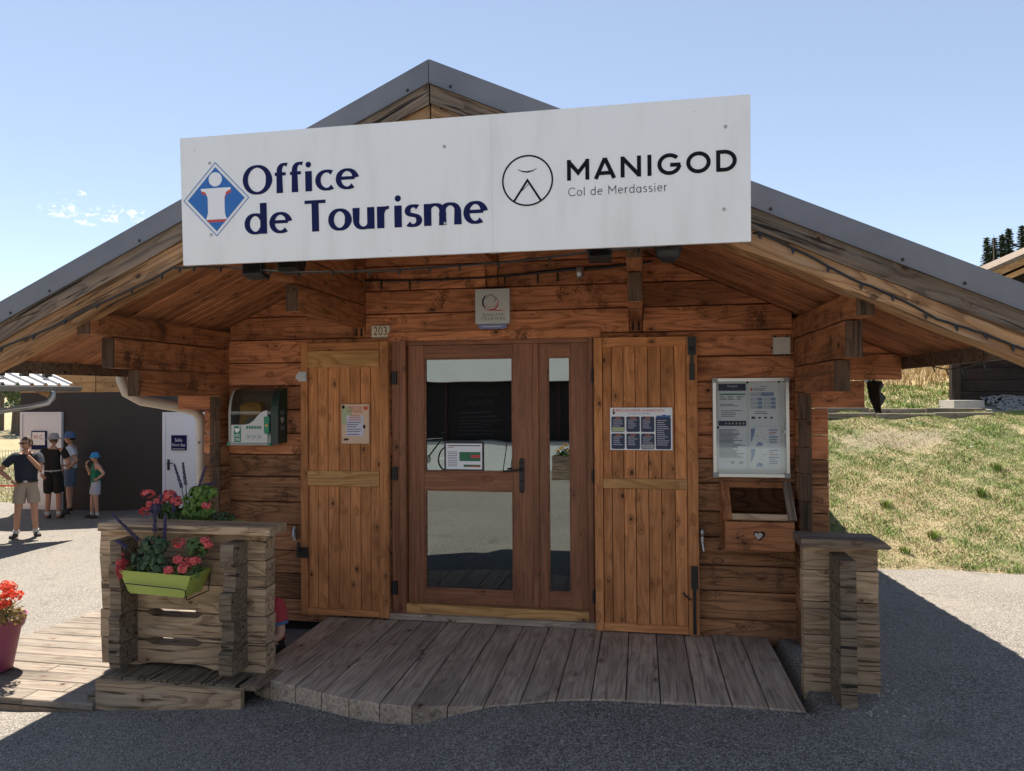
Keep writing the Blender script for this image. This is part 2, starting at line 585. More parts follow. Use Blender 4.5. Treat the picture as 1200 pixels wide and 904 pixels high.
def axis_pts(segs):
    out = []
    for a, b, n in segs:
        out += list(np.linspace(a, b, n, endpoint=False))
    return np.array(out + [segs[-1][1]])


def sheet(name, xs, ys, zf, mt, smooth=True):
    X, Y = np.meshgrid(xs, ys)
    Z = zf(X, Y)
    n, k = len(xs), len(ys)
    vs = np.stack([X.ravel(), Y.ravel(), Z.ravel()], 1)
    idx = np.arange(n * k).reshape(k, n)
    fs = np.stack([idx[:-1, :-1].ravel(), idx[:-1, 1:].ravel(), idx[1:, 1:].ravel(), idx[1:, :-1].ravel()], 1)
    me = bpy.data.meshes.new(name)
    me.from_pydata(vs.tolist(), [], fs.tolist())
    me.polygons.foreach_set('use_smooth', [smooth] * len(fs))
    me.materials.append(mt)
    o = bpy.data.objects.new(name, me)
    return tag(place(o, Matrix.Identity(4)), kind='structure')


# asphalt: dark binder, pale aggregate, wear
M_ASPH, n, b = mat('worn_asphalt')
tc = n.node('ShaderNodeTexCoord').outputs['Object']
v1 = n.voronoi(tc, 95.0, out=None)
v2 = n.voronoi(tc, 210.0, out=None)
cs = n.node('ShaderNodeSeparateColor')
n.put(cs.inputs[0], v1.outputs['Color'])
ag = n.step(cs.outputs[0], 0.0, 1.0)
base = n.mix(ag, (0.115, 0.104, 0.092), (0.27, 0.245, 0.215))
cs2 = n.node('ShaderNodeSeparateColor')
n.put(cs2.inputs[0], v2.outputs['Color'])
base = n.mix(n.step(cs2.outputs[1], 0.90, 0.97), base, (0.48, 0.45, 0.40))
base = n.mix(n.step(v1.outputs['Distance'], 0.45, 0.75, 0.0, 0.75), base, (0.055, 0.050, 0.045))
wear = n.noise(tc, 0.9, 4.0, 0.6)
base = n.mix(n.step(wear, 0.35, 0.7, 0.0, 0.35), base, (0.25, 0.222, 0.188))
dust = n.noise(tc, 4.5, 6.0, 0.7)
base = n.mix(n.step(dust, 0.60, 0.80, 0.0, 0.4), base, (0.30, 0.26, 0.21))
oil = n.step(n.noise(tc, 1.7, 3.0, 0.5, 0.6), 0.62, 0.72, 0.0, 0.35)
base = n.mix(oil, base, (0.07, 0.064, 0.058))
n.put(b.inputs['Base Color'], base)
b.inputs['Roughness'].default_value = 0.9
b.inputs['Specular IOR Level'].default_value = 0.3
n.put(b.inputs['Normal'], n.bump(n.math('SUBTRACT', n.math('MULTIPLY', cs.outputs[1], 0.5), v1.outputs['Distance']), 0.7, 0.006))

# hillside ground: dry thatch, soil and short green
M_GRND, n, b = mat('dry_turf')
tc = n.node('ShaderNodeTexCoord').outputs['Object']
a1 = n.noise(tc, 0.75, 5.0, 0.65)
a2 = n.noise(tc, 5.0, 5.0, 0.7)
a3 = n.noise(tc, 42.0, 4.0, 0.7)
straw = n.mix(n.step(a3, 0.3, 0.7), (0.24, 0.185, 0.10), (0.44, 0.36, 0.21))
green = n.mix(n.step(a3, 0.3, 0.7), (0.10, 0.10, 0.04), (0.24, 0.23, 0.10))
soil = n.mix(n.step(a3, 0.3, 0.7), (0.15, 0.115, 0.085), (0.30, 0.255, 0.20))
col = n.mix(n.step(n.math('MULTIPLY_ADD', a2, 0.5, n.math('MULTIPLY', a1, 0.5)), 0.47, 0.59), straw, green)
col = n.mix(n.step(n.math('MULTIPLY_ADD', a2, 0.35, n.math('MULTIPLY', a1, 0.65)), 0.40, 0.33), col, soil)
sp = n.node('ShaderNodeSeparateXYZ')
n.put(sp.inputs[0], tc)
wx_ = n.math('MULTIPLY', n.math('SUBTRACT', sp.outputs[0], 4.1), 0.91)
wy_ = n.math('MULTIPLY', n.math('SUBTRACT', sp.outputs[1], 7.1), 1.8)
wq = n.math('ADD', n.math('MULTIPLY', wx_, wx_), n.math('MULTIPLY', wy_, wy_))
col = n.mix(n.step(n.math('ADD', wq, n.math('MULTIPLY', a2, 3.2)), 1.5, 2.9, 0.6, 0.0), col, n.mix(a3, (0.13, 0.105, 0.08), (0.27, 0.23, 0.185)))
far = n.step(n.math('ADD', sp.outputs[1], n.math('MULTIPLY', a1, 3.0)), 11.8, 13.6)
west = n.step(sp.outputs[0], -8.0, 0.0)
hay = n.mix(n.step(a3, 0.25, 0.75), (0.30, 0.215, 0.105), (0.52, 0.40, 0.21))
col = n.mix(n.math('MULTIPLY', n.math('MULTIPLY', far, west), n.step(sp.outputs[1], 60.0, 120.0, 1.0, 0.25)), col, hay)
n.put(b.inputs['Base Color'], col)
b.inputs['Roughness'].default_value = 0.95
n.put(b.inputs['Normal'], n.bump(n.math('ADD', a3, a2), 0.9, 0.05))

xs = axis_pts([(-900, -60, 22), (-60, -26, 24), (-26, -12, 40), (-12, 1.5, 24), (1.5, 14, 110), (14, 60, 46), (60, 900, 30)])
ys = axis_pts([(-300, -30, 10), (-30, 1.5, 24), (1.5, 14, 110), (14, 60, 60), (60, 900, 50)])
ground = sheet('ground', xs, ys, hill_z, M_GRND)


def asph_mesh(X, Y):
    z = asphalt_z(X, Y)
    fx = [p[0] for p in FRONT]
    fy = [p[1] for p in FRONT]
    edge = np.interp(X, fx, fy)
    under = (X > -2.42) & (X < 0.92) & (Y > edge + 0.05) & (Y < 0.2)
    z = z + 0.004 * vnoise(X * 5, Y * 5) + 0.008 * vnoise(X, Y, 0.9)
    lim = -0.146 + 0.05 * sm(-X, 0.6, 1.2)
    near = (X > -0.95) & (X < 0.95) & (Y > edge - 0.10) & (Y < 0.3)
    z = np.where(near, np.minimum(z, -0.147), z)
    return np.where(under, np.minimum(z, -0.30), z)


xs = axis_pts([(-60, -14, 30), (-14, -4, 50), (-4, 2.8, 136), (2.8, 12, 46), (12, 60, 20)])
ys = axis_pts([(-60, -12, 20), (-12, -3, 45), (-3, 0.4, 68), (0.4, 3.8, 34), (3.8, 8.95, 26)])


def asph_clip(X, Y):
    z = asph_mesh(X, Y)
    e = np.where(X < -5.0, 8.8, grass_edge(X) + 0.15)
    return np.where(Y > e, z - 0.5 * (Y - e) - 0.02, z)


asphalt = sheet('asphalt', xs, ys, asph_clip, M_ASPH)

# ------------------------------------------------------------------ grass blades on the bank and the meadow
M_BLADE, n, b = mat('grass_blades')
at = n.node('ShaderNodeNewGeometry').outputs['Random Per Island']
tc = n.node('ShaderNodeTexCoord').outputs['Object']
a1 = n.noise(tc, 0.75, 5.0, 0.65)
a2 = n.noise(tc, 5.0, 5.0, 0.7)
pg = n.step(n.math('MULTIPLY_ADD', at, 0.10, n.math('MULTIPLY_ADD', a2, 0.5, n.math('MULTIPLY', a1, 0.45))), 0.415, 0.54)
gcol = n.mix(at, (0.055, 0.10, 0.018), (0.26, 0.37, 0.085))
scol = n.mix(at, (0.30, 0.22, 0.11), (0.60, 0.49, 0.29))
n.put(b.inputs['Base Color'], n.mix(pg, scol, gcol))
b.inputs['Roughness'].default_value = 0.7
b.inputs['Specular IOR Level'].default_value = 0.25
M_BLADE2, n, b = mat('green_meadow_blades')
at = n.node('ShaderNodeNewGeometry').outputs['Random Per Island']
tc = n.node('ShaderNodeTexCoord').outputs['Object']
a2 = n.noise(tc, 2.2, 5.0, 0.7)
n.put(b.inputs['Base Color'], n.mix(n.step(n.math('MULTIPLY_ADD', at, 0.25, a2), 0.42, 0.62), n.mix(at, (0.22, 0.20, 0.08), (0.42, 0.38, 0.18)), n.mix(at, (0.055, 0.10, 0.018), (0.24, 0.34, 0.08))))
b.inputs['Roughness'].default_value = 0.7
b.inputs['Specular IOR Level'].default_value = 0.25
M_HAY = plain('ripe_hay_blades', (0.46, 0.35, 0.185), 0.8, var=0.35, scale=3.0)


def blades(name, x0, x1, y0, y1, count, hmin, hmax, w, mt, seed, keep=None, lean=0.5):
    r = np.random.default_rng(seed)
    X = r.uniform(x0, x1, count)
    Y = r.uniform(y0, y1, count)
    k = np.ones(count, bool) if keep is None else keep(X, Y, r)
    X, Y = X[k], Y[k]
    m = len(X)
    Z = hill_z(X, Y) - 0.01
    clump = 0.5 + 0.5 * vnoise(X * 2.2, Y * 2.2, 1.5)
    H = (hmin + (hmax - hmin) * r.random(m) ** 2) * (0.45 + 0.9 * np.clip(clump, 0, 1))
    th = r.uniform(0, 2 * PI, m)
    la = r.uniform(0, 2 * PI, m)
    lr = H * r.uniform(0.1, lean * 1.6, m)
    dx, dy = np.cos(th) * w / 2, np.sin(th) * w / 2
    mid = np.stack([X + np.cos(la) * lr * 0.35, Y + np.sin(la) * lr * 0.35, Z + H * 0.6], 1)
    tip = np.stack([X + np.cos(la) * lr, Y + np.sin(la) * lr, Z + H], 1)
    v = np.empty((m, 5, 3))
    v[:, 0] = np.stack([X - dx, Y - dy, Z], 1)
    v[:, 1] = np.stack([X + dx, Y + dy, Z], 1)
    v[:, 2] = mid + np.stack([dx * 0.7, dy * 0.7, 0 * dx], 1)
    v[:, 3] = mid - np.stack([dx * 0.7, dy * 0.7, 0 * dx], 1)
    v[:, 4] = tip
    b0 = np.arange(m)[:, None] * 5
    fq = b0 + np.array([0, 1, 2, 3])
    ft = b0 + np.array([3, 2, 4])
    me = bpy.data.meshes.new(name)
    me.vertices.add(m * 5)
    me.vertices.foreach_set('co', v.ravel())
    loops = np.concatenate([fq.ravel(), ft.ravel()])
    me.loops.add(len(loops))
    me.loops.foreach_set('vertex_index', loops.astype(np.int32))
    st = np.concatenate([np.arange(m) * 4, 4 * m + np.arange(m) * 3])
    me.polygons.add(2 * m)
    me.polygons.foreach_set('loop_start', st.astype(np.int32))
    me.materials.append(mt)
    me.update(calc_edges=True)
    o = bpy.data.objects.new(name, me)
    return place(o, Matrix.Identity(4))


def bank_keep(X, Y, r):
    s = Y - grass_edge(X)
    bare = vnoise(X * 0.9 + 3, Y * 0.9, 1.3) + 0.6 * vnoise(X * 3, Y * 3, 1.1)
    worn = ((X - 4.1) / 1.1) ** 2 + ((Y - 7.1) / 0.55) ** 2 + 0.5 * vnoise(X * 2, Y * 2)
    bare = np.where((worn + 1.1 * vnoise(X * 3.1, Y * 3.1) < 0.9) & (r.random(len(X)) > 0.35), -9.0, bare)
    return (s > 0.02 + 0.06 * r.random(len(X))) & (X > 1.4 + 0.12 * Y) & (X < 3.2 + 0.72 * Y) & (bare > -1.25 + 0.6 * r.random(len(X)))


g1 = blades('bank_grass', 1.5, 10.5, 2.9, 9.0, 400000, 0.014, 0.058, 0.008, M_BLADE, 3, bank_keep, 0.9)
tag(g1, 'patchy half dry grass covering the sunny bank beside the asphalt', 'grass', kind='stuff')
g2 = blades('tall_dry_grass', 2.0, 26.0, 12.2, 30.0, 90000, 0.12, 0.42, 0.02, M_HAY, 5, lambda X, Y, r: (X < 0.75 * Y + 4) & (X > 0.08 * Y), 0.4)
tag(g2, 'tall straw coloured dry grass on the slope behind the barn', 'grass', kind='stuff')
g3 = blades('meadow_grass', 2.2, 16.0, 9.2, 12.6, 60000, 0.03, 0.11, 0.014, M_BLADE2, 8, lambda X, Y, r: X < 0.7 * Y + 2, 0.8)
tag(g3, 'short green grass on the terrace between the edging and the tall dry grass', 'grass', kind='stuff')
g4 = blades('verge_grass', -24.0, -12.5, 8.9, 22.0, 50000, 0.03, 0.16, 0.014, M_BLADE2, 9, lambda X, Y, r: X < -13.25, 0.8)
tag(g4, 'green meadow grass behind the white mesh fence', 'grass', kind='stuff')

# tufts that stand out on the bank
for i, (x, y, h) in enumerate(((3.35, 3.75, 0.12), (4.35, 4.9, 0.16), (3.1, 4.6, 0.13), (4.9, 5.7, 0.16), (2.9, 3.35, 0.09))):
    mb = MB()
    z = float(hill_z(x, y))
    for k in range(90):
        a, rr = RND.uniform(0, 2 * PI), RND.uniform(0, 0.07)
        bx, by = x + rr * math.cos(a), y + rr * math.sin(a)
        hh = h * RND.uniform(0.5, 1.1)
        ln = RND.uniform(0.2, 0.8) * hh
        d = Vector((math.cos(a + PI / 2), math.sin(a + PI / 2), 0)) * 0.004
        p0 = Vector((bx, by, z - 0.01))
        p1 = p0 + Vector((math.cos(a) * ln * 0.4, math.sin(a) * ln * 0.4, hh * 0.65))
        p2 = p0 + Vector((math.cos(a) * ln, math.sin(a) * ln, hh))
        mb.add([p0 - d, p0 + d, p1 + d * 0.8, p1 - d * 0.8, p2], [(0, 1, 2, 3), (3, 2, 4)])
    o = mb.build('grass_tuft', M_BLADE, fix=False)
    tag(o, ['small bright green tuft low on the bank near the planter wall', 'broad green tuft half way up the grassy bank',
            'green tuft on the bank close to the log wall ends', 'tall green tuft high on the bank near the frame edge',
            'lowest little tuft where the bank meets the asphalt'][i], 'grass tuft', 'tufts on the bank')

# pebbles and loose stones
M_STONE = plain('pale_stone', (0.30, 0.28, 0.25), 0.85, var=0.3, scale=30, bump=0.3)
mb = MB()
for i in range(170):
    x = RND.uniform(-3.2, 2.6)
    y = RND.uniform(-2.5, -1.25) if x < 0.9 else RND.uniform(-2.3, 0.6)
    if 0.85 < x < 1.4 and -1.2 < y < -0.7:
        continue
    s = RND.uniform(0.003, 0.008)
    mb.ball((x, y, float(asph_mesh(np.array([x]), np.array([y]))[0]) + s * 0.3), s, s * RND.uniform(0.7, 1.2), s * 0.7, 6, 4)
for i in range(260):
    x = RND.uniform(-2.3, 0.9)
    y = float(np.interp(x, [p[0] for p in FRONT], [p[1] for p in FRONT])) - abs(RND.gauss(0.012, 0.03))
    s = RND.uniform(0.002, 0.0065)
    mb.ball((x, y, float(asph_mesh(np.array([x]), np.array([y]))[0]) + s * 0.4), s, s * RND.uniform(0.6, 1.3), s * 0.7, 6, 4)
for i in range(60):
    x = RND.uniform(1.05, 1.45)
    y = RND.uniform(-1.2, -0.75)
    s = RND.uniform(0.004, 0.012)
    mb.ball((x, y, float(asphalt_z(x, y)) + s * 0.4), s, s, s * 0.7, 6, 4)
tag(mb.build('loose_grit', M_STONE), 'loose pale grit and pebbles scattered on the dark asphalt', 'grit', kind='stuff')
mb = MB()
for i in range(26):
    x = RND.uniform(2.6, 6.5)
    y = RND.uniform(3.3, 8.3)
    s = RND.uniform(0.010, 0.035)
    mb.ball((x, y, float(hill_z(x, y)) + s * 0.1), s, s * RND.uniform(0.7, 1.2), s * 0.6, 7, 5)
tag(mb.build('bank_stones', M_STONE), 'pale stones half buried in the dry bank', 'stones', kind='stuff')

# ------------------------------------------------------------------ terrace edging and barn on the right
for i, (y0, z0, lab) in enumerate(((8.62, 1.255, 'upper pale timber edging line along the terrace top'), (8.25, 1.175, 'lower pale timber edging line along the terrace top'))):
    t = thing('terrace_edging', (4.6, y0, z0), lab, 'edging', 'terrace edging timbers')
    for k in range(4):
        x = 2.2 + k * 0.95
        plank('edging_beam', (x + 0.47, y0 + 0.03 * k * 0.2, z0 + 0.012 * math.sin(k * 2 + i)), 0.93, 0.10, 0.10, 'x', M_WALK, t, 0.008, jit=0.006)

M_CONC = plain('rough_concrete', (0.36, 0.33, 0.29), 0.9, var=0.2, scale=14, bump=0.4)
barn = thing('dark_barn', (6.0, 10.0, 1.3), 'dark stained timber barn above the gravel on the right', 'barn')
o = MB().box(5.78, 6.30, 9.30, 9.98, 0.95, 1.43).build('footing', M_CONC, barn)
MB().prism([(6.12, 10.06), (14.4, 10.06), (14.4, 12.9), (7.7, 12.9)], 1.2, 3.6, 'z').build('wall', M_DARKW, barn)
for k in range(9):
    plank('wall_plank', (10.3, 10.035, 1.48 + k * 0.23), 8.4, 0.05, 0.226, 'x', M_DARKW, barn, 0.006)
for x in (6.08, 14.4):
    plank('corner_post', (x, 10.0, 2.5), 2.26, 0.16, 0.16, 'z', M_DARKW, barn, 0.008)
MB().prism([(6.0, 3.55), (14.5, 3.55), (10.25, 5.30)], 10.05, 10.2, 'y').build('gable', M_DARKW, barn)
for s in (-1, 1):
    xe, ze = 10.25 + s * 4.85, 3.36
    xb_ = xe if s > 0 else 7.9  # left eave narrowed at the back, shaped to keep its shadow off the grass
    zb_ = 5.50 - (5.50 - ze) * abs(xb_ - 10.25) / 4.85
    mb = MB().add([(10.25, 9.35, 5.50), (xe, 9.35, ze), (xe, 9.35, ze + .07), (10.25, 9.35, 5.57), (10.25, 13.3, 5.50), (xb_, 13.3, zb_), (xb_, 13.3, zb_ + .07), (10.25, 13.3, 5.57)],
                  [(0, 1, 2, 3), (7, 6, 5, 4), (0, 4, 5, 1), (1, 5, 6, 2), (2, 6, 7, 3), (3, 7, 4, 0)])
    mb.build('roof', M_GREYB, barn)
    mb = MB().prism([(10.25, 5.36), (xe, ze - 0.14), (xe, ze - 0.005), (10.25, 5.495)], 9.38, 9.44, 'y')
    mb.build('rake_board', M_SIDING, barn)
    mb = MB().prism([(10.25, 5.19), (xe + s * -0.3, ze - 0.16), (xe + s * -0.3, ze - 0.06), (10.25, 5.29)], 9.5, 10.04, 'y')
    mb.build('eave_soffit', M_SIDING, barn)
M_GRAV = plain('grey_gravel', (0.27, 0.255, 0.24), 0.95, var=0.3, scale=60, bump=0.5)
r = np.random.default_rng(4)
N = 5200
gx = r.uniform(5.3, 11.5, N)
gy = r.uniform(8.9, 10.1, N)
mb = MB()
for i in range(N):
    if gx[i] < 6.55 and gy[i] > 9.0:
        continue
    s = r.uniform(0.018, 0.04)
    z = float(hill_z(gx[i], gy[i])) + 0.13 * max(0.0, (gy[i] - 8.9))
    p = Vector((gx[i], gy[i], z))
    a = r.uniform(0, 6.28)
    ca, sa = math.cos(a) * s, math.sin(a) * s
    mb.add([p + Vector((ca, sa, 0)), p + Vector((-sa, ca, 0)), p + Vector((-ca, -sa, 0)), p + Vector((sa, -ca, 0)), p + Vector((0, 0, s * 0.9))],
           [(0, 1, 4), (1, 2, 4), (2, 3, 4), (3, 0, 4)])
tag(mb.build('barn_gravel', M_GRAV, fix=False), 'grey gravel spread along the foot of the dark barn', 'gravel', kind='stuff')
X0, X1 = 5.0, 12.5
mb = MB()
for k in range(16):
    xa, xb = X0 + (X1 - X0) * k / 16, X0 + (X1 - X0) * (k + 1) / 16
    za, zb = float(hill_z(xa, 8.8)), float(hill_z(xb, 8.8))
    h = 0.13 * min(1, k / 3.0)
    h2 = 0.13 * min(1, (k + 1) / 3.0)
    mb.add([(xa, 8.75, za - 0.03), (xb, 8.75, zb - 0.03), (xb, 10.2, zb + h2 + 0.03), (xa, 10.2, za + h + 0.03)], [(0, 1, 2, 3)])
tag(mb.build('gravel_bed', M_GRAV, smooth=True), kind='structure')

# ------------------------------------------------------------------ conifers
M_BARK = plain('grey_bark', (0.11, 0.085, 0.065), 0.9, var=0.3, scale=8, bump=0.5)
M_NEEDLE, n, b = mat('spruce_needles')
rp = n.node('ShaderNodeNewGeometry').outputs['Random Per Island']
n.put(b.inputs['Base Color'], n.mix(rp, (0.018, 0.034, 0.020), (0.060, 0.095, 0.050)))
b.inputs['Roughness'].default_value = 0.8
M_LEAF2, n, b = mat('broad_foliage')
rp = n.node('ShaderNodeNewGeometry').outputs['Random Per Island']
n.put(b.inputs['Base Color'], n.mix(rp, (0.030, 0.055, 0.018), (0.10, 0.14, 0.045)))
b.inputs['Roughness'].default_value = 0.7


def conifer(x, y, h, w, label, seed, group):
    r = random.Random(seed)
    z = float(hill_z(x, y)) - 0.2
    t = thing('spruce_tree', (x, y, z), label, 'tree', group)
    MB().tube([(x, y, z), (x + 0.05, y, z + h * 0.5), (x, y, z + h)], [h * 0.018, h * 0.012, h * 0.002], 7).build('trunk', M_BARK, t)
    mb = MB()
    h *= r.uniform(0.92, 1.06)
    lv = int(24)
    for i in range(lv):
        q = i / (lv - 1)
        zz = z + h * (0.10 + 0.9 * q)
        L = w * (1 - q) ** 0.75 * r.uniform(0.6, 1.35) + 0.015 * h
        nb = int(12 - 6 * q)
        for k in range(nb):
            a = 2 * PI * (k + r.random()) / nb
            l = L * r.uniform(0.5, 1.2)
            ca, sa = math.cos(a), math.sin(a)
            for seg in range(5):
                u = (seg + r.random()) / 5
                c = Vector((x + ca * l * u, y + sa * l * u, zz - l * 0.32 * u * u + 0.1 * l * u))
                for _ in range(2):
                    sz = h * 0.055 * r.uniform(0.5, 1.4) * (1.15 - 0.5 * u)
                    d1 = Vector((ca + r.uniform(-.8, .8), sa + r.uniform(-.8, .8), r.uniform(-0.6, 0.1))).normalized() * sz
                    d2 = Vector((-sa + r.uniform(-.5, .5), ca + r.uniform(-.5, .5), r.uniform(-0.5, 0.3))).normalized() * sz * 0.5
                    mb.add([c - d1 * 0.4, c + d2 - Vector((0, 0, sz * 0.2)), c + d1, c - d2 - Vector((0, 0, sz * 0.2))], [(0, 1, 2, 3)])
    mb.build('crown', M_NEEDLE, t, fix=False)
    return t


def bush_tree(x, y, h, w, label, seed, group):
    r = random.Random(seed)
    z = float(hill_z(x, y)) - 0.2
    t = thing('leafy_tree', (x, y, z), label, 'tree', group)
    mb = MB().tube([(x, y, z), (x + 0.1, y, z + h * 0.35), (x, y, z + h * 0.8)], [h * 0.03, h * 0.022, h * 0.006], 7)
    for k in range(5):
        a = 2 * PI * k / 5 + r.random()
        mb.tube([(x + 0.06, y, z + h * (0.25 + 0.08 * k)), (x + math.cos(a) * w * 0.6, y + math.sin(a) * w * 0.6, z + h * (0.5 + 0.08 * k))], [h * 0.012, h * 0.004], 5)
    mb.build('trunk', M_BARK, t)
    mb = MB()
    cl = [(Vector((x + r.uniform(-1, 1) * w * 0.75, y + r.uniform(-1, 1) * w * 0.75, z + h * r.uniform(0.3, 0.95))), w * r.uniform(0.2, 0.42)) for _ in range(16)]
    for c, rad in cl:
        for k in range(70):
            d = Vector((r.gauss(0, 1), r.gauss(0, 1), r.gauss(0, 0.8)))
            p = c + d.normalized() * rad * r.uniform(0.5, 1.0)
            s = h * 0.022
            d1 = Vector((r.uniform(-1, 1), r.uniform(-1, 1), r.uniform(-1, 1))) * s
            d2 = Vector((r.uniform(-1, 1), r.uniform(-1, 1), r.uniform(-1, 1))) * s
            mb.add([p - d1, p + d2, p + d1, p - d2], [(0, 1, 2, 3)])
    mb.build('crown', M_LEAF2, t, fix=False)
    return t


for i, (x, y, h, w, lab) in enumerate((
        (129.0, 290, 19.5, 3.4, 'dark spruce leftmost of the small row on the skyline'),
        (131.9, 291, 21.0, 3.3, 'dark spruce behind the thin pale pole on the skyline'),
        (134.2, 290, 21.8, 2.9, 'slim pointed spruce second in from the barn roof'),
        (136.9, 291, 22.6, 5.0, 'broadest tallest spruce of the skyline row above the barn roof'),
        (141.0, 290, 23.5, 3.6, 'spruce just above the barn roof at the edge of view'))):
    conifer(x, y, h, w, lab, 30 + i, 'spruces on the skyline')
mb = MB().tube([(128.7, 284, float(hill_z(128.7, 284)) - 0.5), (128.6, 284, float(hill_z(128.7, 284)) + 17.5)], [0.22, 0.16], 7)
tag(mb.build('power_pole', M_WALK), 'thin pale pole standing in front of the skyline spruces', 'pole')
for i, (x, y, h, w, lab) in enumerate((
        (-35.2, 30, 5.2, 1.6, 'dark leafy tree far behind the mesh fence, nearest the dark wall'),
        (-37.0, 31.5, 5.8, 2.0, 'dark leafy tree far behind the mesh fence beyond the man'),
        (-40.5, 34, 6.5, 2.4, 'dark leafy tree far behind the fence towards the frame edge'))):
    bush_tree(x, y, h, w, lab, 50 + i, 'trees beyond the meadow')

# ------------------------------------------------------------------ dark rendered building at the left
M_RENDER = plain('dark_brown_render', (0.043, 0.037, 0.034), 0.85, var=0.18, scale=5, bump=0.15)
M_GDOOR = plain('pale_grey_door_paint', (0.74, 0.75, 0.79), 0.45, var=0.05)
db = thing('rendered_annexe', (-9.4, 8.0, -0.8), 'dark brown rendered building with grey metal doors behind the people', 'building')
MB().box(-13.2, -5.2, 8.0, 14.0, -1.0, 1.70).build('wall', M_RENDER, db)
for k in range(8):
    for (xa, xb) in ((-13.2, -11.36), (-11.34, -8.6), (-8.58, -5.2)):
        plank('siding_board', ((xa + xb) / 2, 8.02, 1.80 + k * 0.2), xb - xa - 0.004, 0.06, 0.196, 'x', M_SIDING, db, 0.006)
MB().box(-13.2, -5.2, 8.06, 14.0, 1.705, 3.4).build('upper_wall', M_SIDING, db)
mb = MB().prism([(7.25, 3.24), (14.6, 3.75), (14.6, 3.83), (7.25, 3.32)], -13.6, -4.8, 'x')
mb.build('roof', M_ROOF, db)
for (x0, x1, z1) in ((-13.16, -12.14, 1.285), (-9.74, -8.62, 1.275)):
    d = MB().box(x0 + 0.06, x1 - 0.06, 7.955, 8.0, -0.80, z1 - 0.05).build('door', M_GDOOR, db)
    MB().box(x0, x0 + 0.058, 7.94, 8.0, -0.80, z1).box(x1 - 0.058, x1, 7.94, 8.0, -0.80, z1).box(x0 + 0.058, x1 - 0.058, 7.94, 8.0, z1 - 0.048, z1).build('frame', M_GDOOR, d)
    hx = x0 + 0.14
    MB().box(hx - 0.02, hx + 0.02, 7.93, 7.955, 0.08, 0.30).tube([(hx, 7.935, 0.22), (hx, 7.90, 0.22), (hx + 0.13, 7.895, 0.22)], 0.012, 6).build('handle', M_BLACK, d)


def txt(s, x, y, z, size, mt, parent, name='lettering', align='CENTER', rot=None, ext=0.0, sx=1.0):
    cu = bpy.data.curves.new(name, 'FONT')
    cu.body = s
    cu.size = size
    cu.align_x = align
    cu.align_y = 'CENTER'
    cu.resolution_u = 3
    cu.extrude = ext
    tmp = bpy.data.objects.new(name + '_tmp', cu)
    COL.objects.link(tmp)
    dg = bpy.context.evaluated_depsgraph_get()
    me = bpy.data.meshes.new_from_object(tmp.evaluated_get(dg))
    bpy.data.objects.remove(tmp)
    me.materials.clear()
    me.materials.append(mt)
    me.name = name
    o = bpy.data.objects.new(name, me)
    m = Matrix.Translation((x, y, z)) @ (rot if rot is not None else Matrix.Rotation(PI / 2, 4, 'X')) @ Matrix.Diagonal((sx, 1, 1, 1))
    return place(o, m, parent)


# notices on the two doors
nt = thing('door_notice', (-12.67, 7.95, 0.68), 'white and navy notice with red lettering on the left grey door', 'sign')
MB().box(-12.86, -12.50, 7.925, 7.954, 0.48, 0.88).build('plate', M_NAVY, nt)
MB().box(-12.835, -12.525, 7.921, 7.9255, 0.58, 0.855).build('sheet', M_WHITE, nt)
txt('W.C.', -12.68, 7.919, 0.745, 0.125, M_RED, nt, sx=0.95)
nt = thing('door_plate', (-9.36, 7.95, 0.64), 'navy plate with white lettering on the right grey door', 'sign')
MB().box(-9.53, -9.19, 7.93, 7.954, 0.49, 0.80).build('plate', M_NAVY, nt)
txt('Salle', -9.36, 7.927, 0.70, 0.095, M_WHITE, nt)
txt('Hors Sac', -9.36, 7.927, 0.60, 0.085, M_WHITE, nt)
MB().box(-9.50, -9.22, 7.926, 7.9295, 0.515, 0.523).build('rule', M_WHITE, nt)

# ------------------------------------------------------------------ neighbouring building: only its eave reaches into view
nb = thing('neighbouring_lodge', (-13.0, 2.5, -0.8), 'neighbouring lodge whose sheet metal eave and gutter reach in from the left', 'building')
MB().box(-18.5, -11.6, 0.3, 4.3, -1.0, 2.2).build('wall', M_SIDING, nb)
E0, E1 = (-9.62, 1.80), (-15.0, 4.0)
sl = (E1[1] - E0[1]) / (E1[0] - E0[0])
M_RSUN = plain('pale_ribbed_sheet', (0.52, 0.50, 0.49), 0.4, 0.25, 0.08, 4.0)
mb = MB()
y = 0.6
while y < 5.3:
    w = 0.27
    prof = [(y, 0.0), (y + 0.185, 0.0), (y + 0.20, 0.038), (y + 0.25, 0.038), (y + w, 0.0)]
    for (ya, ha), (yb, hb) in zip(prof[:-1], prof[1:]):
        mb.add([(E0[0], ya, E0[1] + ha), (E0[0], yb, E0[1] + hb), (E1[0], yb, E1[1] + hb), (E1[0], ya, E1[1] + ha)], [(0, 1, 2, 3)])
        mb.add([(E0[0], ya, E0[1] + ha - 0.02), (E0[0], yb, E0[1] + hb - 0.02), (E0[0], yb, E0[1] + hb), (E0[0], ya, E0[1] + ha)], [(0, 1, 2, 3)])
    y += w
rf = mb.build('roof', M_RSUN, nb)
YE = y
mb = MB()
for yy in (4.3, 4.75, 5.2):
    for q in (0.12, 0.55):
        xx = E0[0] - 0.12 - q
        zz = E0[1] + 0.045 - sl * (0.12 + q) * 1.0
        zz = E0[1] + (xx - E0[0]) * sl + 0.04
        mb.box(xx - 0.03, xx + 0.03, yy - 0.12, yy + 0.02, zz, zz + 0.05)
split_build(mb, 'snow_guard', M_BLACK, rf)
MB().box(E0[0] - 0.04, E0[0] + 0.0, 0.6, YE, E0[1] - 0.10, E0[1] - 0.024).build('fascia', M_GREYB, nb)
mb = MB()
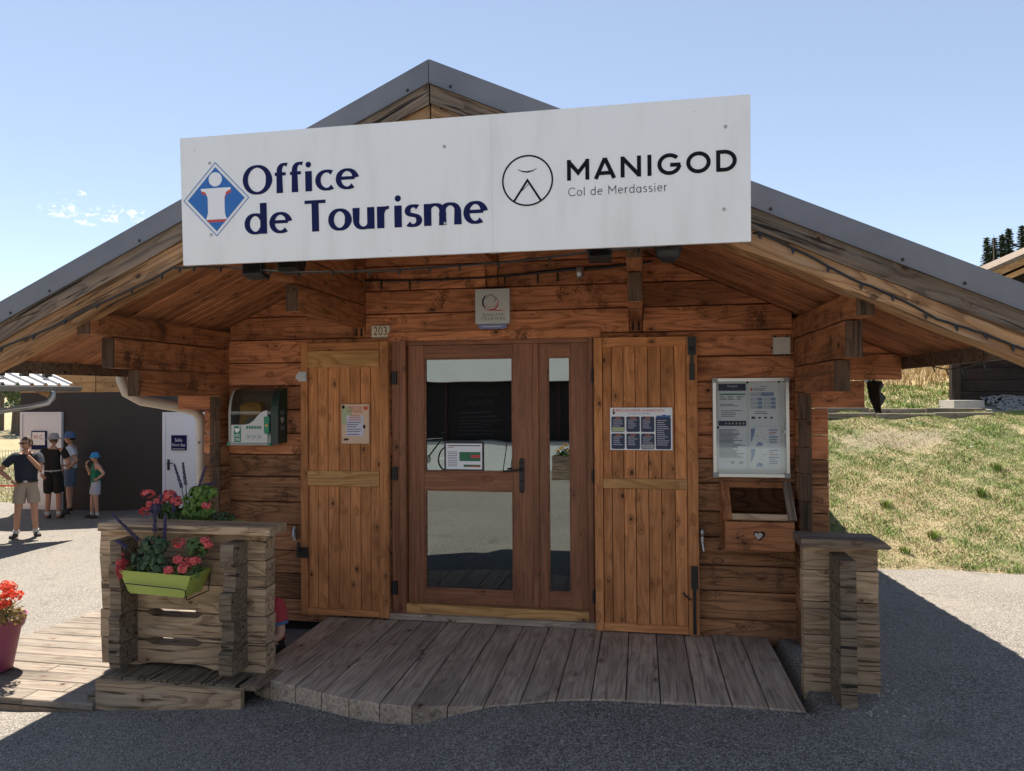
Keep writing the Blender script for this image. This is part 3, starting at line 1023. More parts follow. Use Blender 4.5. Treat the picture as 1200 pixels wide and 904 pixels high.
prof = [(E0[0] + 0.01 + 0.065 * (1 - math.cos(a)), E0[1] - 0.035 - 0.075 * math.sin(a)) for a in np.linspace(0, PI, 9)]
outp = prof + [(p[0], p[1] + 0.006) for p in reversed(prof)]
for i in range(len(prof) - 1):
    a, c = prof[i], prof[i + 1]
    mb.add([(a[0], 0.6, a[1]), (c[0], 0.6, c[1]), (c[0], YE + 0.03, c[1]), (a[0], YE + 0.03, a[1])], [(0, 1, 2, 3)])
mb.add([(p[0], YE + 0.03, p[1]) for p in prof], [tuple(range(len(prof)))])
mb.tube([(prof[-1][0], 0.6, prof[-1][1]), (prof[-1][0], YE + 0.03, prof[-1][1])], 0.012, 6)
gt = mb.build('gutter', M_STEEL, nb, smooth=True)
gx0 = E0[0] + 0.07
MB().tube([(gx0, 4.95, 1.70), (gx0, 4.94, 1.58), (gx0 - 0.05, 4.9, 1.50), (gx0 - 0.25, 4.75, 1.44), (gx0 - 1.7, 4.25, 1.22), (gx0 - 1.85, 4.2, 1.15), (gx0 - 1.87, 4.19, -0.7)], 0.045, 10).build('downpipe', M_STEEL, gt, smooth=True)
for k in range(4):
    yy = 1.2 + k * 1.25
    plank('rafter', (-10.75, yy, 1.70 + 0.42), 2.5, 0.09, 0.13, 'x', M_SIDING, nb, 0.006, rot=Matrix.Rotation(math.atan(-sl), 4, 'Y'))

# white mesh fence beyond the annexe
M_FENCE = plain('white_fence_wire', (0.75, 0.75, 0.73), 0.5, 0.2)
fz = -0.85
fc = thing('mesh_fence', (-17, 9.3, fz), 'white wire mesh fence along the meadow beside the dark wall', 'fence')
for k in range(6):
    x = -13.5 - k * 1.6
    MB().tube([(x, 9.3, fz - 0.05), (x, 9.3, fz + 1.25)], 0.025, 7).build('post', M_FENCE, fc)
mb = MB()
x = -13.55
while x > -21.5:
    mb.box(x - 0.004, x + 0.004, 9.296, 9.304, fz + 0.05, fz + 1.2)
    x -= 0.085
for k in range(7):
    z = fz + 0.06 + k * 0.19
    mb.box(-21.5, -13.5, 9.290, 9.296, z - 0.004, z + 0.004)
mb.build('wire_mesh', M_FENCE, fc)
mb = MB().box(-21.0, -13.6, 9.24, 9.26, fz + 0.34, fz + 0.375)
tag(mb.build('barrier_tape', M_RED), 'red tape strip stretched along the white mesh fence', 'tape')


# ================================================================== the tourist office chalet
CX = -1.108
SL = 0.457
ANG = math.atan(SL)


def U(x):
    return 3.150 - SL * abs(x - CX)


ch = thing('tourist_office_chalet', (CX, 0.0, -0.2), 'small brown timber chalet with log walls, glazed door and open board shutters', 'chalet')

# dark body behind the boards, with a real room inside
XL, XR = -3.29, 1.065
bb = MB()
bb.prism([(XL, -0.3), (-1.86, -0.3), (-1.86, U(-1.86) - 0.01), (XL, U(XL) - 0.01)], 0.07, 0.16, 'y')
bb.prism([(-0.33, -0.3), (XR, -0.3), (XR, U(XR) - 0.01), (-0.33, U(-0.33) - 0.01)], 0.07, 0.16, 'y')
bb.prism([(-1.86, 2.03), (-0.33, 2.03), (-0.33, U(-0.33) - 0.01), (CX, U(CX) - 0.01), (-1.86, U(-1.86) - 0.01)], 0.07, 0.16, 'y')
bb.build('wall_core', M_GAP, ch)
MB().box(XL - 0.09, XL, 0.16, 6.0, -0.3, U(XL) - 0.02).build('side_wall', M_WALLLOW, ch)
MB().box(XR, XR + 0.09, 0.16, 6.0, -0.3, U(XR) - 0.02).build('side_wall', M_WALLLOW, ch)
MB().prism([(XL, -0.3), (XR, -0.3), (XR, U(XR) - 0.02), (CX, U(CX) - 0.02), (XL, U(XL) - 0.02)], 6.0, 6.09, 'y').build('back_wall', M_WALLLOW, ch)
M_ROOM = plain('dim_interior', (0.10, 0.075, 0.06), 0.9)
MB().box(XL + 0.01, XR - 0.01, 0.17, 3.2, -0.09, -0.06).build('room_floor', M_ROOM, ch)
MB().box(XL + 0.01, XR - 0.01, 3.2, 3.26, -0.06, 2.1).build('room_partition', M_ROOM, ch)
MB().box(-2.7, -0.2, 1.7, 2.2, -0.06, 1.0).build('counter', M_ROOM, ch)


def clip_roof(x0, x1, z0, z1):
    poly = [(x0, z0), (x1, z0), (x1, z1), (x0, z1)]
    for sgn in (-1, 1):
        out = []
        g = lambda p: (3.150 - 0.004 - SL * sgn * (p[0] - CX)) - p[1]
        for i in range(len(poly)):
            a, c = poly[i], poly[(i + 1) % len(poly)]
            ga, gc = g(a), g(c)
            if ga >= 0:
                out.append(a)
            if ga * gc < 0:
                t = ga / (ga - gc)
                out.append((a[0] + (c[0] - a[0]) * t, a[1] + (c[1] - a[1]) * t))
        poly = out
        if len(poly) < 3:
            return None
    return poly


ROWS = [-0.21, -0.03, 0.17, 0.353, 0.555, 0.738, 0.938, 1.115, 1.285, 1.475, 1.668, 1.853, 2.038, 2.222, 2.403, 2.594, 2.78, 2.96, 3.15]
CUTS = [(-2.217, -2.123), (-1.152, -1.058), (-0.073, 0.021)]


def wall_piece(x0, x1, z0, z1, mt, name='wall_plank'):
    g = 0.0035
    poly = clip_roof(x0 + 0.002, x1 - 0.002, z0 + g, z1 - g)
    if poly is None or max(p[0] for p in poly) - min(p[0] for p in poly) < 0.02:
        return
    # drop doubled corners
    pts = []
    for p in poly:
        if not pts or (Vector(p) - Vector(pts[-1])).length > 0.004:
            pts.append(p)
    if (Vector(pts[0]) - Vector(pts[-1])).length < 0.004:
        pts.pop()
    if len(pts) < 3:
        return
    a = RND.uniform(-0.004, 0.003)
    MB().cham(pts, a, a + 0.085, 0.006).build(name, mt, ch)


for i in range(len(ROWS) - 1):
    z0, z1 = ROWS[i], ROWS[i + 1]
    mt = M_WALLLOW if z1 < 1.2 else M_WALL
    if z1 < 2.04:
        ex = 0.23 if z1 < 1.48 else (0.47 if z1 < 1.68 else 0.71)
        if z1 > 1.9:
            ex = 0.71
        wall_piece(XL - ex, -1.905, z0, z1, mt)
        wall_piece(-0.31, XR + ex, z0, z1, mt)
    else:
        xs_ = [XL - 0.40 if z1 < 2.1 else XL, XR + 0.40 if z1 < 2.1 else XR]
        pos = xs_[0]
        for ca, cb in CUTS:
            wall_piece(pos, ca, z0, z1, mt)
            if z0 < 2.6 or ca < -1.0 and ca > -1.3:
                if abs(ca + 1.152) < 0.01 and z0 < 2.39:
                    pass
                wall_piece(ca, cb, z0, z1, M_BEAM, 'log_end')
                pos = cb
            else:
                pos = ca
        wall_piece(pos, xs_[1], z0, z1, mt)
MB().box(-1.93, -0.285, -0.024, 0.0, 2.005, 2.072).build('lintel_board', M_WALL, ch)

# corner: side wall logs run out past the front wall, the top three as stepped corbels
SROWS = [-0.21, -0.11, 0.08, 0.265, 0.455, 0.645, 0.84, 1.03, 1.21, 1.40, 1.588, 1.768, 1.967, 2.150]
for (xa, xb) in ((XL - 0.09, XL), (XR, XR + 0.09)):
    top = min(U(xa), U(xb)) - 0.004
    for i in range(len(SROWS) - 1):
        z0, z1 = SROWS[i], min(SROWS[i + 1], top)
        yf = {10: -1.05, 11: -1.285, 12: -1.49}.get(i, -0.12 - RND.uniform(0, 0.012))
        far = i >= 10
        ctr = ((xa + xb) / 2, (yf + 0.159) / 2, (z0 + z1) / 2)
        plank('corbel_log' if far else 'corner_log', ctr, 0.159 - yf, 0.09, z1 - z0 - 0.006, 'y', M_BEAM if i >= 8 else M_WALLLOW, ch, 0.006)
        plank('end_board', (ctr[0], yf - 0.006, ctr[2] - 0.002), z1 - z0 - 0.008, 0.0115, 0.086, 'z', M_END, ch, 0.003)
# intermediate corbels and the ridge purlin
for xc in (-2.170, -0.026):
    for (z0, z1, yf) in ((2.118, 2.292, -1.10), (2.298, 2.47, -1.49), (2.476, 2.60, -1.49)):
        plank('corbel_log', (xc, (yf) / 2 - 0.005, (z0 + z1) / 2), -yf - 0.01, 0.088, z1 - z0, 'y', M_BEAM, ch, 0.006)
        plank('end_board', (xc, yf - 0.006, (z0 + z1) / 2), z1 - z0 - 0.01, 0.0115, 0.08, 'z', M_END, ch, 0.003)
    MB().box(xc - 0.030, xc - 0.016, -0.012, -0.004, 2.05, 2.11).box(xc + 0.012, xc + 0.026, -0.012, -0.004, 2.05, 2.11).build('notch', M_GAP, ch)
for (z0, z1, yf) in ((2.56, 2.76, -1.05), (2.766, 2.96, -1.40), (2.965, 3.09, -1.49)):
    plank('ridge_beam', (-1.105, yf / 2 - 0.005, (z0 + z1) / 2), -yf - 0.01, 0.088, z1 - z0, 'y', M_BEAM, ch, 0.006)
# ceiling boards under the roof, laid down the slope
YF = -1.44
for side in (-1, 1):
    L = 2.93 / math.cos(ANG)
    rot = Matrix.Rotation(ANG * side, 4, 'Y')
    y = YF
    k = 0
    while y < 3.4:
        w = 0.098
        if y < 0.02:
            d0, d1 = 0.0, 2.90
        else:
            d0, d1 = 2.12, 2.90
        dm = (d0 + d1) / 2
        ln = (d1 - d0) / math.cos(ANG)
        ctr = (CX + side * dm, y + w / 2, 3.150 - SL * dm + 0.011 / math.cos(ANG))
        m = wood if False else M_SOFFIT
        plank('ceiling_board', ctr, ln, w - 0.009, 0.02, 'x', m, ch, 0.006, rot=rot)
        y += w
        k += 1
    MB().prism([(CX, 3.178), (CX + side * 2.93, 3.178 - SL * 2.93), (CX + side * 2.93, 3.215 - SL * 2.93), (CX, 3.215)], YF, 6.6, 'y').build('roof_deck', M_GAP, ch)
    # ribbed metal sheet
    mb = MB()
    y = -1.59
    while y < 6.7:
        w = 0.24
        prof = [(y, 0.0), (y + 0.14, 0.0), (y + 0.165, 0.04), (y + 0.215, 0.04), (y + w, 0.0)]
        for (ya, ha), (yb, hb) in zip(prof[:-1], prof[1:]):
            zr, ze = 3.325, 3.325 - SL * 2.99
            xe = CX + side * 2.99
            mb.add([(CX, ya, zr + ha), (CX, yb, zr + hb), (xe, yb, ze + hb), (xe, ya, ze + ha)], [(0, 1, 2, 3)])
            mb.add([(CX, ya, zr + ha - 0.012), (CX, yb, zr + hb - 0.012), (xe, yb, ze + hb - 0.012), (xe, ya, ze + ha - 0.012)], [(0, 1, 2, 3)])
            mb.add([(xe, ya, ze + ha - 0.012), (xe, yb, ze + hb - 0.012), (xe, yb, ze + hb), (xe, ya, ze + ha)], [(0, 1, 2, 3)])
        y += w
    mb.build('roof_sheet', M_ROOF, ch)

    def slope_prism(dz0, dz1, d0, d1, ya, yb):
        p = lambda d, dz: (CX + side * d, 3.392 - SL * d + dz)
        return MB().prism([p(d0, dz0), p(d1, dz0), p(d1, dz1), p(d0, dz1)], ya, yb, 'y')
    fl = slope_prism(-0.118, 0.0, 0.002, 2.98, -1.618, -1.606)
    p = lambda d, dz: (CX + side * d, 3.392 - SL * d + dz)
    fl.prism([p(0.002, -0.001), p(2.98, -0.001), p(2.98, 0.006), p(0.002, 0.006)], -1.617, -1.45, 'y')
    fl.prism([p(0.002, -0.125), p(2.98, -0.125), p(2.98, -0.1185), p(0.002, -0.1185)], -1.626, -1.606, 'y')
    fl.build('verge_flashing', M_ZINC, ch)
    # timbers on the verge: length along the slope
    L = 2.965 / math.cos(ANG)
    for (nm, dzc, hh, ya, yb, mt) in (('verge_board', -0.172, 0.112, -1.605, -1.555, M_GREYB), ('barge_timber', -0.281, 0.122, -1.588, -1.44, M_BARGE)):
        dm = 2.965 / 2 + (0.002 if hh else 0)
        ctr = (CX + side * (dm + 0.004), (ya + yb) / 2, 3.392 - SL * dm + dzc)
        pb = MB()
        h2 = hh / 2
        q = lambda d, dz: (CX + side * d, 3.392 - SL * d + dz)
        o = None
        # build in a local frame so the grain follows the slope
        ca, sa = math.cos(ANG), math.sin(ANG)
        lv = []
        seg = 24
        for i in range(seg + 1):
            d = 0.004 + (2.965 - 0.004) * i / seg
            wob = 0.004 * math.sin(i * 1.7 + side) + RND.uniform(-0.002, 0.002)
            for (yy, dz) in ((ya, dzc - h2), (ya, dzc + h2), (yb, dzc + h2), (yb, dzc - h2)):
                X, Z = q(d, dz + (wob if dz < dzc else 0.0))
                lv.append((X, yy, Z))
        fs = [(0, 1, 2, 3), tuple(4 * seg + i for i in (3, 2, 1, 0))]
        for i in range(seg):
            for j in range(4):
                fs.append((4 * i + j, 4 * i + (j + 1) % 4, 4 * i + 4 + (j + 1) % 4, 4 * i + 4 + j))
        Rm = Matrix.Rotation(ANG * side, 4, 'Y')
        inv = Rm.inverted()
        c0 = Vector(ctr)
        pb.add([inv @ (Vector(p_) - c0) for p_ in lv], fs)
        me = bpy.data.meshes.new(nm)
        me.from_pydata(pb.v, [], pb.f)
        bm = bmesh.new()
        bm.from_mesh(me)
        bmesh.ops.recalc_face_normals(bm, faces=bm.faces)
        bm.to_mesh(me)
        bm.free()
        me.materials.append(mt)
        ob = bpy.data.objects.new(nm, me)
        place(ob, Matrix.Translation(ctr) @ Rm, ch)
    # eave board
    xe = CX + side * 2.90
    MB().box(xe, xe + side * 0.03, -1.43, 6.6, 1.745, 1.875).build('eave_board', M_GREYB, ch)

# screws on the flashing
mb = MB()
for side in (-1, 1):
    for d in (0.12, 0.75, 1.75, 2.35, 2.62):
        mb.ball((CX + side * d, -1.619, 3.392 - SL * d - 0.10), 0.009, 0.005, 0.009, 8, 5)
split_build(mb, 'flashing_screw', M_IRON, ch)

# left eave gutter and swan neck pipe
gu = MB()
xg = CX - 2.945
prof = [(xg - 0.05 + 0.05 * math.cos(a), 1.905 - 0.07 * math.sin(a)) for a in np.linspace(0, PI, 8)]
for i in range(7):
    a, c = prof[i], prof[i + 1]
    gu.add([(a[0], -1.55, a[1]), (c[0], -1.55, c[1]), (c[0], 6.5, c[1]), (a[0], 6.5, a[1])], [(0, 1, 2, 3)])
gut = gu.build('gutter', M_GREYB, ch, smooth=True)
MB().tube([(xg - 0.05, -0.22, 1.84), (xg - 0.05, -0.22, 1.72), (xg - 0.03, -0.19, 1.62), (xg + 0.05, -0.12, 1.555), (-3.80, 0.06, 1.50),
           (-3.74, 0.10, 1.485), (-3.685, 0.14, 1.455), (-3.655, 0.16, 1.40), (-3.65, 0.165, 1.33), (-3.65, 0.165, 0.80), (-3.65, 0.165, 0.74)],
          0.041, 14).build('downpipe', M_PIPE, gut, smooth=True)
MB().tube([(-3.65, 0.165, 0.76), (-3.65, 0.165, -0.3)], 0.047, 14).build('downpipe_foot', M_IRON, gut, smooth=True)
for z in (1.20, 0.83):
    mb = MB().lathe([(0.044, -0.025), (0.047, -0.025), (0.047, -0.018), (0.044, -0.018)], (-3.65, 0.165, z), 16)
    mb.lathe([(0.044, 0.018), (0.047, 0.018), (0.047, 0.025), (0.044, 0.025)], (-3.65, 0.165, z), 16).ball((-3.65, 0.118, z), 0.011)
    mb.box(-3.62, -3.52, 0.18, 0.20, z - 0.012, z + 0.012)
    mb.build('pipe_clamp', M_STEEL, gut)

# ------------------------------------------------------------------ door set
df = MB().box(-1.79, -0.382, 0.01, 0.14, 1.972, 2.005).build('door_frame', M_DOOR, ch)
for (xa, xb, ya, yb) in ((-1.905, -1.79, -0.01, 0.14), (-0.382, -0.298, -0.01, 0.14), (-1.838, -1.788, -0.022, -0.0102), (-0.384, -0.345, -0.022, -0.0102)):
    plank('jamb', ((xa + xb) / 2, (ya + yb) / 2, 0.9325), 2.145, yb - ya, xb - xa, 'z', M_DOOR, df, 0.003)
MB().box(-1.79, -0.382, -0.015, 0.14, -0.09, -0.022).build('threshold_board', M_SHUTRAIL, df)
MB().box(-1.93, -0.30, -0.05, 0.14, -0.135, -0.092).build('step_plate', M_DECK, df)
M_RUB = plain('black_door_seal', (0.01, 0.008, 0.007), 0.8)


def leaf(x0, x1, gx0, gx1, panes, label=None):
    y0, y1 = 0.03, 0.085
    d = MB().box(x0 + .002, gx0 - .004, 0.063, y1, -0.016, 1.968).box(gx1 + .004, x1 - .002, 0.063, y1, -0.016, 1.968).build('door', M_DOOR, ch)
    y1 = 0.062
    for (xa, xb) in ((x0, gx0), (gx1, x1)):
        plank('stile', ((xa + xb) / 2, (y0 + y1) / 2, 0.976), 1.988, y1 - y0, xb - xa, 'z', M_DOOR, d, 0.003)
    zs = [-0.018] + [z for p in panes for z in p] + [1.970]
    for i in range(0, len(zs), 2):
        plank('rail', ((gx0 + gx1) / 2, (y0 + y1) / 2 + 0.001, (zs[i] + zs[i + 1]) / 2), gx1 - gx0 - 0.002, y1 - y0, zs[i + 1] - zs[i], 'x', M_DOOR, d, 0.003)
    for (za, zb) in panes:
        MB().box(gx0 - .003, gx1 + .003, 0.0555, 0.0612, za, zb).build('glass_pane', M_GLASS, d)
        b_ = MB()
        w = 0.012
        b_.box(gx0, gx1, 0.040, 0.054, za, za + w).box(gx0, gx1, 0.040, 0.054, zb - w, zb).box(gx0, gx0 + w, 0.040, 0.054, za + w, zb - w).box(gx1 - w, gx1, 0.040, 0.054, za + w, zb - w)
        b_.build('glazing_bead', M_DOOR, d)
    return d


dl = leaf(-1.785, -0.783, -1.655, -0.953, [(0.085, 0.855), (0.990, 1.872)])
dr = leaf(-0.770, -0.386, -0.690, -0.515, [(0.097, 1.870)])
plank('meeting_bead', (-0.776, 0.0215, 0.976), 1.988, 0.0155, 0.046, 'z', M_DOOR, dl, 0.004)
MB().box(-0.905, -0.868, 0.018, 0.03, 0.862, 1.085).ball((-0.887, 0.02, 1.085), 0.0185, 0.008, 0.02).ball((-0.887, 0.02, 0.862), 0.0185, 0.008, 0.02)\
    .tube([(-0.887, 0.02, 1.02), (-0.887, -0.03, 1.02), (-0.90, -0.038, 1.02), (-1.02, -0.038, 1.008)], [0.009, 0.009, 0.009, 0.007], 8)\
    .ball((-0.887, 0.012, 0.93), 0.010).build('handle', M_IRON, dl)
for z in (1.72, 0.98, 0.10):
    for x in (-1.872, -0.333):
        MB().box(x - 0.014, x + 0.014, -0.038, -0.012, z - 0.05, z + 0.05).tube([(x - 0.012, -0.04, z - 0.045), (x - 0.012, -0.04, z + 0.045)], 0.011, 8).build('hinge', M_BLACK, df)
# ------------------------------------------------------------------ shutters folded back against the wall
# ledger of boards: (stile, planks, stile)


def shutter(x0, x1, e, stileL, stileR, zt, zb, toprail, braces, bottom, label):
    core = MB().box(x0 + 0.01, x1 - 0.01, -0.045, -0.012, zb + 0.01, zt - 0.01)
    sh = core.build('shutter', M_GAP, ch)
    sh['label'] = label
    plank('stile', ((x0 + stileL) / 2, -0.055, (zt + zb) / 2), zt - zb, 0.045, stileL - x0 - 0.002, 'z', M_SHUT, sh, 0.003)
    plank('stile', ((x1 + stileR) / 2, -0.055, (zt + zb) / 2), zt - zb, 0.045, x1 - stileR - 0.002, 'z', M_SHUT, sh, 0.003)
    for a, c in zip(e[:-1], e[1:]):
        w = c - a
        plank('board', ((a + c) / 2, -0.052 + RND.uniform(-0.002, 0.002), (zt + zb) / 2 - 0.003), zt - zb - 0.05, 0.02, w - 0.004, 'z', M_SHUT, sh, 0.003)
    for (za, zc, mt, pr) in [(toprail[0], toprail[1], M_SHUT, -0.067)] + [(q[0], q[1], M_SHUTRAIL, -0.070) for q in braces] + [(bottom[0], bottom[1], M_SHUT, -0.069)]:
        plank('rail', ((stileL + stileR) / 2, pr, (za + zc) / 2), stileR - stileL - 0.004, 0.022, zc - za, 'x', mt, sh, 0.003)
    return sh


s1 = shutter(-2.632, -1.908, [-2.572, -2.493, -2.408, -2.316, -2.224, -2.140, -2.057, -1.980], -2.572, -1.980, 2.000, -0.122,
             (1.940, 1.999), [(1.806, 1.936), (0.880, 1.000)], (-0.120, -0.07), 'left board shutter with pale braces, folded back')
s2 = shutter(-0.333, 0.402, [-0.272, -0.207, -0.122, -0.036, 0.054, 0.145, 0.240, 0.325], -0.272, 0.325, 1.996, -0.132,
             (1.925, 1.995), [(0.900, 0.972)], (-0.130, -0.072), 'right board shutter with a plain middle rail, folded back')
# bolts and catches
MB().box(0.335, 0.392, -0.090, -0.076, 1.86, 1.99).box(0.352, 0.374, -0.100, -0.088, 1.69, 1.985).box(0.345, 0.382, -0.094, -0.076, 1.68, 1.80).ball((0.363, -0.104, 1.90), 0.014).build('bolt', M_IRON, s2)
MB().box(0.345, 0.392, -0.092, -0.076, 0.20, 0.36).box(0.355, 0.378, -0.098, -0.088, -0.12, 0.33).tube([(0.34, -0.085, 0.12), (0.31, -0.09, 0.145), (0.285, -0.086, 0.17)], 0.007, 6).build('bolt', M_IRON, s2)
MB().box(-2.645, -2.575, -0.092, -0.072, 1.70, 1.775).box(-2.66, -2.59, -0.100, -0.09, 1.715, 1.755).build('catch', M_STEEL, s1)
MB().box(-2.66, -2.57, -0.092, -0.072, 0.32, 0.40).tube([(-2.64, -0.10, 0.44), (-2.64, -0.10, 0.36), (-2.56, -0.10, 0.37)], 0.012, 6).build('catch', M_IRON, s1)
MB().box(0.418, 0.436, -0.03, 0.0, 0.50, 0.60).ball((0.427, -0.035, 0.59), 0.02, 0.02, 0.03).tube([(0.427, -0.035, 0.52), (0.435, -0.05, 0.46)], 0.009, 6).build('shutter_stay', M_STEEL, ch)
MB().box(-2.72, -2.70, -0.03, 0.0, 0.44, 0.55).tube([(-2.71, -0.035, 0.53), (-2.70, -0.06, 0.47)], 0.012, 6).build('shutter_stay', M_STEEL, ch)

# small fixings that belong to the building
o = MB().box(0.925, 1.037, -0.045, -0.004, 1.857, 1.976).build('junction_box', plain('cream_plastic', (0.52, 0.49, 0.43), 0.5, var=0.08), ch)
mb = MB()
for (x, z) in ((0.935, 1.852), (0.985, 1.850), (1.025, 1.852), (0.94, 1.982), (1.02, 1.983), (0.920, 1.90)):
    mb.ball((x, -0.02, z), 0.010, 0.012, 0.008, 8, 5)
split_build(mb, 'cable_gland', M_IRON, o)
nb_ = MB().box(-2.066, -1.912, -0.020, -0.004, 2.036, 2.131).build('number_plate', plain('cream_enamel', (0.62, 0.56, 0.43), 0.35, var=0.05), ch)
M_BRN = plain('brown_numerals', (0.12, 0.04, 0.02), 0.5)
txt('203', -1.989, -0.0215, 2.0835, 0.092, M_BRN, nb_, sx=0.86)
mb = MB()
for (a, c, d_, e_) in ((-2.062, -1.916, 2.0385, 2.0415), (-2.062, -1.916, 2.1255, 2.1285)):
    mb.box(a, c, -0.0212, -0.020, d_, e_)
mb.box(-2.0635, -2.0605, -0.0212, -0.02, 2.0385, 2.1285).box(-1.9175, -1.9145, -0.0212, -0.02, 2.0385, 2.1285).build('rim', M_BRN, nb_)

# ------------------------------------------------------------------ entrance deck and walkway
dk = thing('entrance_deck', (-0.78, -0.7, -0.2), 'low deck of wide grey boards with a wavy cut front edge before the door', 'deck')
xs_ = [-2.418 + i * 0.1935 for i in range(18)]
fxs = [p[0] for p in FRONT]
fys = [p[1] for p in FRONT]
for i in range(17):
    a, c = xs_[i] + 0.003, xs_[i + 1] - 0.003
    yb = -0.052 + RND.uniform(-0.004, 0.004)
    if a > 0.36:
        yb = -0.02
    ya0, ya1 = float(np.interp(a, fxs, fys)), float(np.interp(c, fxs, fys))
    th = 0.115
    zt = -0.138 + RND.uniform(-0.003, 0.002)
    cx_ = (a + c) / 2
    k = 0.005
    cy_ = (ya0 + yb) / 2
    # local frame: X along the length (world y), Y = -world x
    top = [(ya0 + 0.003, a + k), (ya1 + 0.003, c - k), (yb, c - k), (yb, a + k)]
    low = [(ya0, a), (ya1, c), (yb, c), (yb, a)]
    vs = [(p[0] - cy_, -(p[1] - cx_), 0.0) for p in top] + [(p[0] - cy_, -(p[1] - cx_), -0.005) for p in low] + [(p[0] - cy_, -(p[1] - cx_), -th) for p in low]
    fs = [(0, 1, 2, 3), (11, 10, 9, 8)]
    for q in (0, 4):
        fs += [(q + j, q + 4 + j, q + 4 + (j + 1) % 4, q + (j + 1) % 4) for j in range(4)]
    me = bpy.data.meshes.new('deck_board')
    me.from_pydata(vs, [], fs)
    bm = bmesh.new()
    bm.from_mesh(me)
    bmesh.ops.recalc_face_normals(bm, faces=bm.faces)
    bm.to_mesh(me)
    bm.free()
    me.materials.append(M_DECK)
    ob = bpy.data.objects.new('deck_board', me)
    place(ob, Matrix.Translation((cx_, cy_, zt)) @ AX['y'] @ Euler((RND.uniform(-.004, .004), 0, 0)).to_matrix().to_4x4(), dk)
MB().box(-2.40, 0.85, -1.0, -0.1, -0.31, -0.262).build('deck_bearer', M_GAP, dk)

wk = thing('boardwalk', (-3.6, -0.8, -0.3), 'sun bleached boardwalk running left from behind the planter wall', 'boardwalk')
# boards run along x, cut on the skew at the far end
ydg = -1.46
k = 0
while ydg < 0.36:
    w = 0.138
    t = (ydg + w / 2 + 0.499) / 0.807
    xl = -5.35 + RND.uniform(-0.01, 0.01) if ydg < -0.5 else -4.807 + 0.106 * t - 0.06
    if ydg > -0.5:
        xl = -4.807 + 0.13 * (ydg + 0.5) + RND.uniform(-0.01, 0.01)
    zc = -0.305 - 0.006 * RND.random()
    segs = [(xl, -3.7 + RND.uniform(-.4, .4)), None]
    m0 = segs[0][1]
    xr = -3.30 if ydg < -1.25 else (-2.43 if ydg < -0.14 else -3.4)
    if m0 > xr - 0.3:
        m0 = xr - 0.6
    plank('walk_board', ((xl + m0) / 2, ydg + w / 2, zc), m0 - xl - 0.004, w - 0.007, 0.04, 'x', M_WALK, wk, 0.004, jit=0.002)
    plank('walk_board', ((m0 + xr) / 2, ydg + w / 2, zc), xr - m0 - 0.004, w - 0.007, 0.04, 'x', M_WALK, wk, 0.004, jit=0.002)
    ydg += w
MB().box(-5.3, -3.31, -1.47, -1.43, -0.40, -0.327).build('edge_board', M_GREYB, wk)
MB().box(-4.75, -3.45, -1.3, 0.2, -0.46, -0.33).build('bearer', M_GAP, wk)


# ================================================================== sign over the gable
def arc(cx, cy, rx, ry, a0, a1, n=18):
    return [(cx + rx * math.cos(math.radians(a0 + (a1 - a0) * i / n)), cy + ry * math.sin(math.radians(a0 + (a1 - a0) * i / n))) for i in range(n + 1)]


def arch(x0, x1, h, sp, low=0.0):
    """a stem-joining arch from (x0, sp) over to (x1, low)"""
    cx, rx = (x0 + x1) / 2, (x1 - x0) / 2
    return [(x0, sp * 0.72)] + arc(cx, sp, rx, h - sp, 180, 0, 14) + [(x1, low)]


